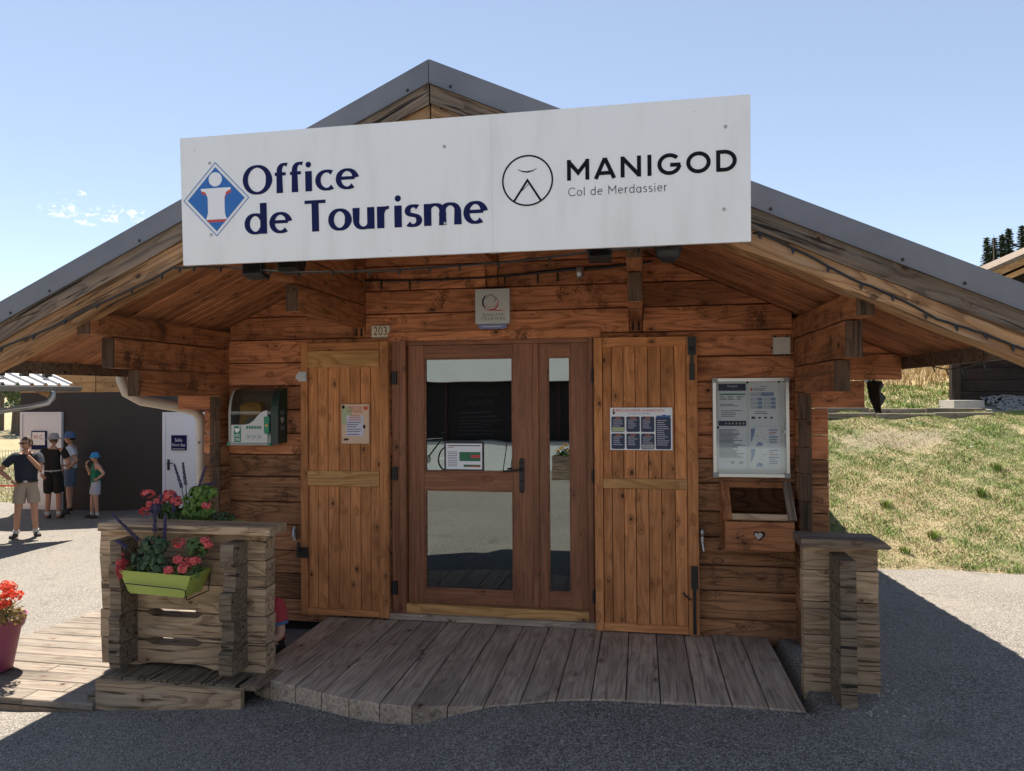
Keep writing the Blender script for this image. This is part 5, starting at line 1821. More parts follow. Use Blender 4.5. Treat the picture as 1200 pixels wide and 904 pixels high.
p1 = sheet_(0.545, 0.742, 1.345, 1.655)
MB().box(0.549, 0.738, ys_ - .001, ys_, 1.602, 1.652).build('banner', M_PNAVY, p1)
txt('Manigod', 0.645, ys_ - .0014, 1.635, 0.020, M_PAPER, p1)
MB().box(0.556, 0.734, ys_ - .001, ys_, 1.572, 1.582).build('rule', M_GREEN, p1)
for c_ in (0.558, 0.615, 0.675):
    lines(p1, c_, c_ + 0.055, 1.560, 3, 0.010)
lines(p1, 0.556, 0.735, 1.505, 2, 0.010)
lines(p1, 0.566, 0.72, 1.46, 4, 0.013)
p2 = sheet_(0.545, 0.742, 1.040, 1.404 - 0.062)
mb = MB().box(0.549, 0.738, -0.0262, -0.0246, 1.352, 1.388)
bo = mb.build('banner', M_PNAVY, p1)
mb = MB()
for k in range(6):
    mb.ball((0.60 + k * 0.024, -0.0264, 1.369), 0.007, 0.001, 0.007, 8, 5)
split_build(mb, 'pictograms', M_SAGE, p1)
lines(p2, 0.552, 0.735, 1.325, 24, 0.0085)
mb = MB().box(0.63, 0.655, ys_ - .0008, ys_, 1.085, 1.10).box(0.69, 0.715, ys_ - .0008, ys_, 1.083, 1.10).build('stamp', plain('stamp_tan', (0.4, 0.3, 0.25), 0.6), p2)
p3 = sheet_(0.758, 0.955, 1.352, 1.660)
txt('Manigod', 0.86, ys_ - .0012, 1.632, 0.014, M_BLACKP, p3)
MB().box(0.770, 0.783, ys_ - .001, ys_, 1.600, 1.622).build('crest', M_ORNG, p3)
lines(p3, 0.79, 0.88, 1.615, 2, 0.010)
M_PBLUE = plain('table_blue', (0.22, 0.30, 0.48), 0.6, var=0.1)
M_PALEB = plain('table_pale', (0.50, 0.54, 0.60), 0.6, var=0.06)
mb = MB().box(0.765, 0.930, ys_ - .0008, ys_, 1.562, 1.590)
for k in range(3):
    mb.box(0.765, 0.85, ys_ - .0008, ys_, 1.530 - k * .028, 1.553 - k * .028).box(0.856, 0.940, ys_ - .0008, ys_, 1.530 - k * .028, 1.553 - k * .028)
mb.build('table_cells', M_PALEB, p3)
mb = MB().box(0.84, 0.925, ys_ - .0016, ys_, 1.563, 1.589)
for k in range(3):
    mb.box(0.818, 0.848, ys_ - .0016, ys_, 1.531 - k * .028, 1.552 - k * .028).box(0.908, 0.938, ys_ - .0016, ys_, 1.531 - k * .028, 1.552 - k * .028)
mb.build('table_cells', M_PBLUE, p3)
lines(p3, 0.80, 0.92, 1.452, 2, 0.012)
mb = MB().box(0.775, 0.80, ys_ - .0008, ys_, 1.402, 1.418)
for x in (0.83, 0.87, 0.91):
    mb.ball((x, ys_, 1.41), 0.010, 0.001, 0.007, 8, 5)
split_build(mb, 'pictograms', M_PNAVY, p3)
p4 = sheet_(0.758, 0.965, 1.040, 1.345)
for zt in (1.335, 1.190):
    MB().box(0.768, 0.880, ys_ - .0008, ys_, zt - 0.128, zt).build('map', M_WHITE, p4)
    mb = MB().prism([(0.769, zt - .001), (0.80, zt - .001), (0.79, zt - .05), (0.775, zt - .09), (0.769, zt - .10)], ys_ - .0014, ys_, 'y')
    mb.prism([(0.80, zt - .125), (0.845, zt - .125), (0.85, zt - .105), (0.82, zt - .095)], ys_ - .0014, ys_, 'y').build('map_shading', M_PBLUE, p4)
    mb = MB()
    for k in range(14):
        a, c = RND.uniform(0.80, 0.865), zt - RND.uniform(0.01, 0.09)
        mb.box(a, a + RND.uniform(0.003, 0.014), ys_ - .0014, ys_, c, c + 0.002)
    mb.build('map_lines', M_GREYT, p4)
    mb = MB().box(0.892, 0.952, ys_ - .0008, ys_, zt - .016, zt - .008).box(0.892, 0.952, ys_ - .0008, ys_, zt - .066, zt - .056)
    mb.build('table_cells', M_PBLUE, p4)
    lines(p4, 0.894, 0.95, zt - .028, 2, 0.012, M_RUST)
    lines(p4, 0.894, 0.95, zt - .078, 3, 0.012)
mb = MB()
for (x, z) in ((0.748, 1.660), (0.962, 1.664), (0.545, 1.340)):
    mb.ball((x, -0.026, z), 0.008, 0.004, 0.008, 10, 6)
split_build(mb, 'magnet', M_BLACK, nc)

# ------------------------------------------------------------------ desk shaped suggestion box
sb = thing('letter_desk_box', (0.79, -0.1, 0.5), 'small sloping wooden box with a glazed lid and heart cut-out below the notice case', 'wooden box')
bx0, bx1 = 0.568, 1.020
plank('front_board', ((bx0 + bx1) / 2, -0.192, 0.605), bx1 - bx0, 0.022, 0.198, 'x', M_SCREEN if False else M_BEAM, sb, 0.003)
for x in (bx0 + .009, bx1 - .009):
    MB().prism([(-0.181, 0.506), (-0.006, 0.506), (-0.006, 0.935), (-0.030, 0.935), (-0.181, 0.706)], x - .009, x + .009, 'x').build('side_board', M_BEAM, sb)
MB().box(bx0 + .018, bx1 - .018, -0.18, -0.006, 0.506, 0.520).build('bottom_board', M_BEAM, sb)
mb = heart(MB(), 0.792, 0.613, 0.038, -0.206, -0.2032)
hh = mb.build('heart_cutout', M_GAP, sb)
heart(MB(), 0.786, 0.611, 0.027, -0.2075, -0.206).build('heart_plate', M_STEEL, hh)
sa = math.atan2(0.935 - 0.712, 0.18)
LL = math.hypot(0.935 - 0.712, 0.18) + 0.02
rotl = Matrix.Rotation(sa, 4, 'X')
lc = Vector(((bx0 + bx1) / 2, -0.113, 0.832))


def lidpt(u, v, w):
    return lc + (rotl.to_3x3() @ Vector((u, v, w)))


hw = (bx1 - bx0) / 2 + 0.012
for s in (-1, 1):
    m_ = rotl @ AX['y']
    plank('lid_stile', lidpt(s * (hw - .028), 0, 0.012), LL, 0.056, 0.024, 'y', M_GREYB if s > 0 else M_BEAM, sb, 0.004, rot=m_)
plank('lid_rail', lidpt(0, LL / 2 - .028, 0.011), 2 * hw - .114, 0.050, 0.022, 'x', M_BEAM, sb, 0.003, rot=rotl)
plank('lid_rail', lidpt(0, -LL / 2 + .022, 0.011), 2 * hw - .114, 0.042, 0.022, 'x', M_SCREEN, sb, 0.003, rot=rotl)
g = MB()
for u, v in ((-1, -1), (1, -1), (1, 1), (-1, 1)):
    g.v.append(tuple(lidpt(u * (hw - .055), v * (LL / 2 - .04), 0.010)))
g.f.append((0, 1, 2, 3))
g.m.append(0)
g.build('lid_glass', M_BOXGLASS, sb)
MB().box(0.66, 0.80, -0.165, -0.14, 0.521, 0.66).build('leaflets', M_PBLUE, sb)
MB().box(bx0 - .016, bx0 - .001, -0.03, -0.004, 0.50, 0.955).build('back_post', M_BEAM, sb)
MB().box(bx1 + .001, bx1 + .016, -0.03, -0.004, 0.62, 0.955).build('back_post', M_BEAM, sb)

# framed opening hours sheet behind the door glass
fp = thing('opening_hours_sheet', (-1.34, 0.07, 1.0), 'black framed sheet with green and red table inside the door glass', 'notice')
MB().box(-1.499, -1.185, 0.0625, 0.067, 0.998, 1.224).build('frame', M_BLACK, fp)
M_PLIT = plain('inside_paper', (0.80, 0.80, 0.84), 0.6, var=0.02)


def fpbox(a, c, z0_, z1_, mt, nm, d=0.0):
    return MB().box(a, c, 0.0475 - d, 0.0485 - d, z0_, z1_).build(nm, mt, fp)


MB().box(-1.499, -1.185, 0.0495, 0.054, 0.998, 1.224).build('border', M_BLACK, fp)
fpbox(-1.485, -1.199, 1.012, 1.210, M_PLIT, 'sheet')
fpbox(-1.470, -1.212, 1.190, 1.198, M_GREYT, 'print_line', .001)
fpbox(-1.470, -1.42, 1.178, 1.182, M_RUST, 'print_line', .001)
M_TGREEN = plain('table_green', (0.03, 0.16, 0.08), 0.6)
fpbox(-1.378, -1.212, 1.075, 1.145, M_TGREEN, 'table_green', .001)
fpbox(-1.285, -1.212, 1.100, 1.122, plain('table_red', (0.6, 0.07, 0.07), 0.6), 'table_red', .002)
fpbox(-1.345, -1.212, 1.030, 1.048, M_TGREEN, 'table_green', .001)
fpbox(-1.300, -1.212, 1.030, 1.039, M_RUST, 'table_red', .002)
mb = MB()
for k in range(9):
    mb.box(-1.470, -1.395, 0.0465, 0.0475, 1.035 + k * .0135, 1.039 + k * .0135)
mb.build('small_print', M_GREYT, fp)

# pointed hanging lantern under the right log ends
ln = thing('hanging_lantern', (1.62, 0.04, 1.45), 'dark pointed lantern hanging beneath the log ends at the right corner', 'lantern')
dia = [(1.560, 1.668), (1.655, 1.668), (1.672, 1.632), (1.648, 1.592), (1.685, 1.545), (1.622, 1.435), (1.578, 1.545)]
MB().prism(dia, 0.045, 0.065, 'y').build('back_plate', M_BLACK, ln)
MB().add([(1.560, 0.02, 1.668), (1.604, -0.05, 1.655), (1.634, -0.02, 1.44), (1.580, 0.02, 1.55)], [(0, 1, 2, 3)]).add([(1.604, -0.05, 1.655), (1.604, 0.045, 1.655), (1.634, 0.045, 1.44), (1.634, -0.02, 1.44)], [(0, 1, 2, 3)]).build('brown_face', M_DARKW, ln, fix=False)
MB().tube([(1.60, 0.05, 1.68), (1.60, 0.03, 1.655)], 0.012, 8).ball((1.64, 0.03, 1.632), 0.022, 0.022, 0.022).build('hook', M_IRON, ln)
MB().box(1.535, 1.60, 0.03, 0.055, 1.655, 1.676).build('bracket', M_STEEL, ln)

# ------------------------------------------------------------------ low plank screens either side of the deck
ws = thing('planter_screen', (-2.9, -1.2, -0.2), 'low weathered plank screen with two slots and a board top left of the deck', 'low wall')


def xplate(pts, y0, y1, nm, mt, parent):
    return MB().prism(pts, y0, y1, 'y').build(nm, mt, parent)


px0, px1 = -3.455, -2.295
zj = [-0.135, 0.033, 0.213, 0.395, 0.56, 0.732]
sl0, sl1 = -3.115, -2.735


def slot_low(z):       # notch cut in a board's upper edge
    return [(sl1 + .01, z), (sl1 - .035, z - .026), (sl0 + .03, z - .026), (sl0 - .02, z - .004)]


def slot_high(z):
    return [(sl0 - .01, z), (sl0 + .04, z + .016), (sl1 - .05, z + .016), (sl1, z + .002)]


g = 0.003
for i in range(5):
    za, zb = zj[i] + g, zj[i + 1] - g
    e = [RND.uniform(-.012, .012) for _ in range(4)]
    pts = [(px0 + e[0], za)]
    if i == 0:
        pts += [(-3.19, za), (-3.10, za + .020), (-2.78, za + .026), (-2.70, za + .012), (-2.64, za - .006)]
    if i in (1, 2):
        pts += slot_high(za)
    pts += [(px1 + e[1], za), (px1 + e[2], zb)]
    if i in (0, 1):
        pts += slot_low(zb)
    pts += [(px0 + e[3], zb)]
    xplate(pts, -1.205 + RND.uniform(-.004, .004), -1.088, 'screen_plank', M_SCREEN, ws)
zs = [-0.10, 0.05, 0.225, 0.40, 0.55, 0.69]
for (xs0, xs1) in ((-3.262, -3.185), (-2.502, -2.420)):
    for i in range(5):
        za, zb = zs[i] + .002, zs[i + 1] - .002
        f0 = -1.365 + RND.uniform(-.016, .018)
        f1 = f0 + RND.uniform(-.012, .012)
        hz_ = zb - za
        pts = [(f0, za), (-1.206, za), (-1.206, zb), (f1 + .006, zb)] + [(f1 + RND.uniform(-.006, .004), zb - hz_ * q_) for q_ in (0.10, 0.5, 0.92)]
        MB().prism(pts, xs0 + RND.uniform(-.003, .003), xs1 + RND.uniform(-.003, .003), 'x').build('stub_log', M_SCREENDK, ws)
plank('cap_board', (-2.81, -1.195, 0.758), 1.185, 0.205, 0.050, 'x', M_SCREEN, ws, 0.005)
MB().box(-3.30, -2.33, -1.435, -1.395, -0.325, -0.150).build('front_sill', M_SCREEN, ws)
k = 0
x = -3.30
while x < -2.36:
    w = 0.155
    plank('sill_board', (x + w / 2, -1.265, -0.148), 0.27, w - .012, 0.028, 'y', M_SCREENDK, ws, 0.004)
    x += w
MB().box(-3.28, -2.36, -1.39, -1.15, -0.34, -0.17).build('base_core', M_GAP, ws)
MB().box(-3.36, -3.305, -1.43, -1.36, -0.34, -0.24).build('corner_block', M_GREYB, ws)

ws2 = thing('planter_screen', (1.14, -0.9, -0.2), 'low weathered plank screen with a dark board top right of the deck', 'low wall')
zj = [-0.20, -0.015, 0.178, 0.372, 0.555, 0.700]
for i in range(5):
    za, zb = zj[i] + .003, zj[i + 1] - .003
    e = [RND.uniform(-.006, .006) for _ in range(4)]
    xplate([(0.925 + e[0], za), (1.335 + e[1], za), (1.335 + e[2], zb), (0.925 + e[3], zb)], -0.90 + RND.uniform(-.004, .004), -0.822, 'screen_plank', M_SCREEN, ws2)
    zc = za - 0.035
    MB().prism([(-1.13 + e[0], max(zc, -0.235)), (-0.901, max(zc, -0.235)), (-0.901, zb - .035), (-1.125 + e[1], zb - .035)], 1.068, 1.152, 'x').build('stub_log', M_SCREENDK, ws2)
MB().prism([(0.895, 0.703), (1.365, 0.703), (1.375, 0.715), (1.335, 0.748), (0.895, 0.752)], -1.0, -0.77, 'y').build('cap_board', M_GREYB, ws2)

# ------------------------------------------------------------------ flower boxes and plants
M_LIME = plain('lime_green_plastic', (0.34, 0.40, 0.075), 0.45, var=0.06)
M_SOIL = plain('potting_soil', (0.03, 0.02, 0.014), 0.95)


def leafmat(name, a, c):
    m, n, b = mat(name)
    rp = n.node('ShaderNodeNewGeometry').outputs['Random Per Island']
    n.put(b.inputs['Base Color'], n.mix(rp, a, c))
    b.inputs['Roughness'].default_value = 0.55
    b.inputs['Specular IOR Level'].default_value = 0.35
    tr = n.node('ShaderNodeBsdfTranslucent')
    n.put(tr.inputs[0], n.mix(rp, a, c))
    mx = n.node('ShaderNodeMixShader')
    mx.inputs[0].default_value = 0.25
    n.l.new(b.outputs[0], mx.inputs[1])
    n.l.new(tr.outputs[0], mx.inputs[2])
    n.l.new(mx.outputs[0], m.node_tree.nodes['Material Output'].inputs[0])
    return m


M_LF = leafmat('geranium_leaves', (0.045, 0.085, 0.024), (0.14, 0.21, 0.06))
M_LF2 = leafmat('dark_leaves', (0.030, 0.062, 0.030), (0.095, 0.15, 0.065))
M_LF3 = leafmat('bright_leaves', (0.06, 0.13, 0.02), (0.18, 0.28, 0.055))
M_CORAL = leafmat('coral_petals', (0.62, 0.075, 0.085), (0.85, 0.20, 0.18))
M_PINK = leafmat('pink_petals', (0.60, 0.08, 0.15), (0.80, 0.22, 0.28))
M_REDP = leafmat('red_petals', (0.62, 0.04, 0.02), (0.85, 0.13, 0.05))
M_CRIM = leafmat('crimson_leaves', (0.30, 0.025, 0.03), (0.48, 0.06, 0.05))
M_SALV = leafmat('salvia_spikes', (0.035, 0.026, 0.075), (0.11, 0.085, 0.18))
M_DRYL = leafmat('dry_leaves', (0.14, 0.10, 0.03), (0.30, 0.20, 0.07))
M_STEM = plain('green_stem', (0.06, 0.075, 0.03), 0.7)


def leafcloud(mb, c, rad, n_, size, r, droop=0.4, k=6):
    for _ in range(n_):
        d = Vector((r.gauss(0, 1), r.gauss(0, 1), r.gauss(0, 1)))
        d = d.normalized() * r.uniform(0.35, 1.0) ** 0.6
        p = Vector(c) + Vector((d.x * rad[0], d.y * rad[1], d.z * rad[2]))
        nrm = (Vector((d.x, d.y - 0.5, d.z + 0.5)) + Vector((r.uniform(-.7, .7), r.uniform(-.7, .7), r.uniform(-.7, .7)))).normalized()
        t = nrm.cross(Vector((r.uniform(-1, 1), r.uniform(-1, 1), r.uniform(-1, 1)))).normalized()
        b = nrm.cross(t)
        s = size * r.uniform(0.6, 1.25)
        vs = [p + nrm * s * 0.18]
        for j in range(k):
            a = 2 * PI * j / k
            rr = s * (1.0 if j % 2 == 0 else 0.82)
            vs.append(p + (t * math.cos(a) + b * math.sin(a) * 0.85) * rr - nrm * s * droop * 0.3 * (1 + math.cos(2 * a)))
        mb.add(vs, [(0, j + 1, (j + 1) % k + 1) for j in range(k)])


def umbel(mb, c, rad, r, n_=34, s=0.011):
    for _ in range(n_):
        d = Vector((r.gauss(0, 1), r.gauss(0, 1) - 0.4, r.gauss(0, 1) + 0.25)).normalized()
        p = Vector(c) + Vector((d.x * rad, d.y * rad, d.z * rad * 0.62)) * r.uniform(0.75, 1.05)
        t = d.cross(Vector((r.uniform(-1, 1), r.uniform(-1, 1), r.uniform(-1, 1)))).normalized()
        b = d.cross(t)
        for q_ in range(4):
            a = q_ * PI / 2 + r.random()
            e = t * math.cos(a) + b * math.sin(a)
            f_ = t * math.cos(a + 1.57) + b * math.sin(a + 1.57)
            ss = s * r.uniform(0.8, 1.3)
            mb.add([p, p + e * ss * 0.6 + f_ * ss * 0.45 + d * 0.003, p + e * ss * 1.15 + d * 0.001, p + e * ss * 0.6 - f_ * ss * 0.45 + d * 0.003], [(0, 1, 2, 3)])


def spike(mb, p0, p1, r, rad=0.012, n_=60, s=0.008):
    p0, p1 = Vector(p0), Vector(p1)
    ax = (p1 - p0)
    for k in range(n_):
        q_ = k / n_
        a = k * 2.4
        t = ax.normalized().orthogonal().normalized()
        b = ax.normalized().cross(t)
        d = t * math.cos(a) + b * math.sin(a)
        p = p0 + ax * q_ + d * rad * (1.0 - 0.55 * q_) * r.uniform(0.7, 1.1)
        mb.ball(p, s * r.uniform(0.6, 1.2), None, s * 1.2, 5, 3)


def geranium(loc, label, heads, cloud, flower, seed, leaf_m=None, n_=220, ls=0.022, spikes=(), group=None, dry=0):
    r = random.Random(seed)
    t = thing('geranium_plant', loc, label, 'plant', group)
    mb = MB()
    for c, rad in cloud:
        leafcloud(mb, c, rad, int(n_ / len(cloud)), ls, r)
    mb.build('foliage', leaf_m or M_LF, t, fix=False)
    st = MB()
    for (c, rad) in heads:
        base = Vector(loc) + Vector((r.uniform(-.05, .05), r.uniform(-.02, .02), 0.02))
        st.tube([base, (base + Vector(c)) / 2 + Vector((r.uniform(-.01, .01), -.01, .02)), Vector(c)], [0.004, 0.003, 0.0025], 5)
    if st.v:
        st.build('stem', M_STEM, t, fix=False)
    for (c, rad) in heads:
        mb = MB()
        umbel(mb, c, rad * 1.15, r, int(9 + rad * 330), 0.0135 + rad * 0.12)
        mb.build('flower_head', flower, t, fix=False)
    return t


# front box, hung between the stub logs
fb = thing('flower_box', (-2.88, -1.36, 0.38), 'lime green plastic flower box hanging on the front of the plank screen', 'flower box')
TL = math.radians(2.2)


def tilt(x, y, z):
    dx, dz = x + 2.88, z - 0.46
    return (-2.88 + dx * math.cos(TL) + dz * math.sin(TL), y, 0.46 - dx * math.sin(TL) + dz * math.cos(TL))


def boxshell(xa, xb, ya, yb, za, zb, tx, ty, wall=0.008, f=lambda *a: a):
    o_ = [(xa + tx, ya + ty, za), (xb - tx, ya + ty, za), (xb - tx, yb - ty, za), (xa + tx, yb - ty, za), (xa, ya, zb), (xb, ya, zb), (xb, yb, zb), (xa, yb, zb)]
    i_ = [(xa + tx + wall, ya + ty + wall, za + wall), (xb - tx - wall, ya + ty + wall, za + wall), (xb - tx - wall, yb - ty - wall, za + wall), (xa + tx + wall, yb - ty - wall, za + wall),
          (xa + wall, ya + wall, zb), (xb - wall, ya + wall, zb), (xb - wall, yb - wall, zb), (xa + wall, yb - wall, zb)]
    fs = [(0, 3, 2, 1), (8, 9, 10, 11)]
    for j in range(4):
        k_ = (j + 1) % 4
        fs += [(j, k_, 4 + k_, 4 + j), (8 + j, 12 + j, 12 + k_, 8 + k_), (4 + j, 4 + k_, 12 + k_, 12 + j)]
    return MB().add([f(*p) for p in o_ + i_], fs)


boxshell(-3.125, -2.645, -1.455, -1.235, 0.385, 0.525, 0.055, 0.025, f=tilt).build('shell', M_LIME, fb)
MB().add([tilt(*p) for p in ((-3.11, -1.44, 0.505), (-2.66, -1.44, 0.505), (-2.66, -1.25, 0.505), (-3.11, -1.25, 0.505))], [(0, 1, 2, 3)]).build('soil', M_SOIL, fb)
w_ = [tilt(*p) for p in ((-3.055, -1.40, 0.377), (-3.075, -1.448, 0.395), (-3.095, -1.466, 0.435), (-3.065, -1.466, 0.452), (-2.70, -1.466, 0.447), (-2.668, -1.464, 0.440), (-2.672, -1.452, 0.40), (-2.675, -1.435, 0.375))]
MB().tube(w_, 0.0035, 6).build('wire_holder', M_BLACK, fb)
split_build(MB().tube([tilt(*p) for p in ((-3.055, -1.40, 0.377), (-3.055, -1.22, 0.375), (-3.055, -1.212, 0.50))], 0.0035, 6).tube([tilt(*p) for p in ((-2.675, -1.435, 0.375), (-2.675, -1.22, 0.375), (-2.675, -1.212, 0.50))], 0.0035, 6), 'wire_bracket', M_BLACK, fb)

geranium((-2.72, -1.35, 0.51), 'coral pink geranium at the right end of the lime flower box',
         [((-2.735, -1.38, 0.585), 0.030), ((-2.70, -1.43, 0.555), 0.032), ((-2.79, -1.44, 0.545), 0.026), ((-2.76, -1.40, 0.60), 0.024), ((-2.665, -1.38, 0.59), 0.026), ((-2.805, -1.33, 0.685), 0.034), ((-2.655, -1.30, 0.695), 0.026), ((-2.61, -1.32, 0.675), 0.020)],
         [((-2.74, -1.36, 0.545), (.10, .07, .06)), ((-2.73, -1.40, 0.505), (.10, .05, .05)), ((-2.69, -1.32, 0.66), (.075, .06, .065))], M_CORAL, 3, n_=260)
geranium((-3.10, -1.38, 0.50), 'crimson leaved plant drooping over the left end of the lime flower box', [], [((-3.135, -1.42, 0.565), (.038, .03, .07)), ((-3.125, -1.44, 0.52), (.025, .02, .05))], M_CRIM, 4, M_CRIM, 46, 0.018)
t = geranium((-2.95, -1.35, 0.51), 'dark leafy plant with grey green shoots filling the left of the lime flower box', [],
             [((-3.0, -1.37, 0.585), (.10, .07, .085)), ((-2.92, -1.40, 0.555), (.10, .06, .075)), ((-2.96, -1.35, 0.67), (.09, .06, .06))], M_CORAL, 5, M_LF2, 330, 0.024)
r = random.Random(77)
sa_ = thing('salvia_plant', (-3.02, -1.34, 0.51), 'purple salvia with three tall dark spikes rising from the lime flower box', 'plant')
mb = MB()
st = MB()
for (a, m_, c) in (((-3.0, -1.34, 0.55), (-3.05, -1.36, 0.69), (-3.215, -1.40, 0.865)), ((-2.99, -1.33, 0.55), (-2.975, -1.33, 0.74), (-2.965, -1.33, 0.925)), ((-2.93, -1.33, 0.55), (-2.905, -1.33, 0.70), (-2.895, -1.335, 0.86)), ((-3.05, -1.36, 0.56), (-3.12, -1.39, 0.66), (-3.17, -1.42, 0.705))):
    st.tube([a, m_, c], [0.004, 0.003, 0.002], 5)
    q_ = Vector(m_).lerp(Vector(c), 0.05)
    mb = MB()
    spike(mb, q_, c, r, 0.010, 70, 0.0055)
    mb.build('flower_spike', M_SALV, sa_, fix=False)
st.build('stem', M_STEM, sa_, fix=False)

# back box on the far side of the screen
fb2 = thing('flower_box', (-2.95, -0.98, 0.60), 'second flower box hung behind the plank screen, mostly hidden by it', 'flower box')
boxshell(-3.30, -2.62, -1.09, -0.90, 0.60, 0.755, 0.03, 0.02).build('shell', M_LIME, fb2)
MB().box(-3.28, -2.64, -1.08, -0.91, 0.728, 0.735).build('soil', M_SOIL, fb2)
split_build(MB().box(-3.2, -3.17, -1.122, -0.93, 0.585, 0.598).box(-2.75, -2.72, -1.122, -0.93, 0.585, 0.598), 'wire_bracket', M_BLACK, fb2)
geranium((-3.12, -1.0, 0.735), 'coral geranium flowering above the left of the board top',
         [((-3.245, -1.03, 0.935), 0.036), ((-3.10, -1.02, 0.935), 0.034), ((-3.215, -1.05, 0.872), 0.020), ((-3.16, -1.05, 0.885), 0.026), ((-3.13, -1.02, 0.91), 0.03), ((-3.03, -1.03, 0.893), 0.040), ((-3.24, -1.06, 0.825), 0.032)],
         [((-3.13, -1.0, 0.86), (.10, .06, .07)), ((-3.08, -1.0, 0.80), (.13, .06, .05))], M_CORAL, 8, M_LF, 170, 0.022)
t = geranium((-2.86, -1.0, 0.735), 'bright green bushy plant with rounded leaves behind the board top', [((-2.80, -1.05, 0.87), 0.024)],
             [((-2.90, -1.0, 0.90), (.115, .07, .10)), ((-2.90, -1.0, 0.83), (.12, .07, .07)), ((-2.84, -1.02, 0.95), (.075, .05, .05))], M_CORAL, 9, M_LF3, 300, 0.028)
geranium((-2.70, -1.0, 0.735), 'small leaved trailing plant at the right end behind the board top', [], [((-2.72, -1.0, 0.79), (.09, .05, .035))], M_CORAL, 10, M_LF2, 150, 0.011)
sa_ = thing('salvia_plant', (-2.95, -0.99, 0.735), 'dark salvia with tall thin faded spikes standing behind the board top', 'plant')
mb = MB()
st = MB()
for (a, m_, c) in (((-2.98, -1.0, 0.76), (-3.02, -1.0, 0.98), (-3.075, -1.0, 1.135)), ((-2.97, -1.0, 0.76), (-2.99, -1.0, 1.0), (-3.01, -1.0, 1.145)), ((-2.88, -1.0, 0.76), (-2.895, -1.0, 0.98), (-2.84, -1.0, 1.125)), ((-2.93, -1.0, 0.80), (-2.88, -1.0, 0.99), (-2.77, -1.0, 1.015))):
    st.tube([a, m_, c], [0.004, 0.003, 0.002], 5)
    mb = MB()
    spike(mb, Vector(m_).lerp(Vector(c), 0.0), c, r, 0.009, 46, 0.0055)
    mb.build('flower_spike', M_SALV, sa_, fix=False)
for x in (-3.20, -3.145, -3.04):
    st.tube([(x, -1.05, 0.74), (x + .01, -1.05, 0.86)], [.003, .002], 5)
    mb = MB()
    spike(mb, (x, -1.06, 0.82), (x + .02, -1.06, 0.945 if x > -3.18 else 0.90), r, 0.010, 40, 0.006)
    mb.build('flower_spike', M_SALV, sa_, fix=False)
st.build('stem', M_STEM, sa_, fix=False)

# magenta pot with red geraniums, cut by the frame at the left
M_MAG = plain('magenta_pot', (0.24, 0.045, 0.10), 0.5, var=0.1)
pc = (-4.410, -1.100, -0.285)
pt = thing('flower_pot', pc, 'magenta plastic flower pot standing on the sunny boardwalk', 'flower pot')
MB().lathe([(0.0, 0.0), (0.125, 0.0), (0.135, 0.01), (0.185, 0.29), (0.20, 0.29), (0.218, 0.36), (0.208, 0.362), (0.19, 0.31), (0.0, 0.30)], pc, 36).build('pot', M_MAG, pt, smooth=False)
MB().lathe([(0.0, 0.322), (0.197, 0.322)], pc, 24).build('soil', M_SOIL, pt)
gp = geranium((-4.410, -1.100, 0.04), 'straggly red and orange geranium in the magenta pot',
              [((-4.165, -1.19, 0.315), 0.040), ((-4.095, -1.20, 0.268), 0.036), ((-4.18, -1.21, 0.215), 0.034), ((-4.27, -1.10, 0.30), 0.04), ((-4.20, -1.18, 0.262), 0.03), ((-4.33, -1.2, 0.26), 0.04)],
              [((-4.36, -1.12, 0.14), (.21, .15, .10)), ((-4.24, -1.17, 0.12), (.16, .12, .07))], M_REDP, 12, M_DRYL, 240, 0.018)
mb = MB()
r2 = random.Random(5)
leafcloud(mb, (-4.370, -1.160, 0.15), (.17, .13, .09), 130, 0.020, r2)
mb.build('foliage', M_LF, gp, fix=False)
st = MB()
for k in range(26):
    a = r2.uniform(-1.2, 1.4)
    e = Vector((-4.27 + 0.25 * math.cos(a) * r2.uniform(.5, 1.1), -1.14 - 0.1 * r2.random(), 0.12 + 0.13 * r2.random()))
    st.tube([(-4.370, -1.120, 0.05), ((-4.37 + e.x) / 2, -1.15, 0.14), e], [.003, .0025, .0015], 4)
st.build('stem', M_DRYL, gp, fix=False)

# ------------------------------------------------------------------ what stands behind the photographer and shows in the door glass
sh = thing('rental_shop', (-4.0, -13.5, -0.4), 'long low rental shop facing the chalet, dark glazing under a white fascia', 'building')
M_SHOPW = plain('white_shop_paint', (0.58, 0.60, 0.58), 0.6, var=0.12, scale=1.5)
M_SHOPD = plain('dark_shop_front', (0.018, 0.012, 0.013), 0.35)
MB().box(-14.0, 8.0, -17.5, -14.1, -0.6, 4.2).build('wall', M_SHOPW, sh)
MB().box(-14.0, 8.0, -14.1, -13.75, -0.6, 0.30).build('parapet', M_SHOPW, sh)
MB().box(-14.0, 8.0, -14.1, -14.06, 0.32, 2.05).build('shop_window', M_SHOPD, sh)
MB().box(-14.0, 8.0, -14.1, -13.1, 1.95, 3.9).build('fascia', M_SHOPW, sh)
rotb = Matrix.Rotation(PI, 4, 'Z') @ Matrix.Rotation(PI / 2, 4, 'X')
M_SHTXT = plain('dull_shop_lettering', (0.085, 0.075, 0.075), 0.6)
txt('LOCATION', -4.4, -14.05, 1.62, 0.22, M_SHTXT, sh, rot=rotb)
txt('SKI VELO', -4.4, -14.05, 1.36, 0.20, M_SHTXT, sh, rot=rotb)
mb = MB()
for k in range(7):
    mb.box(-5.0, -3.75 - RND.uniform(0, 0.5), -14.06, -14.05, 1.12 - k * 0.11, 1.15 - k * 0.11)
mb.build('price_lines', M_SHTXT, sh)
mb = MB()
for x in (-6.0, -5.4, -2.8, -2.2, 0.5, -9):
    mb.box(x - .04, x + .04, -14.06, -14.02, 0.32, 1.95)
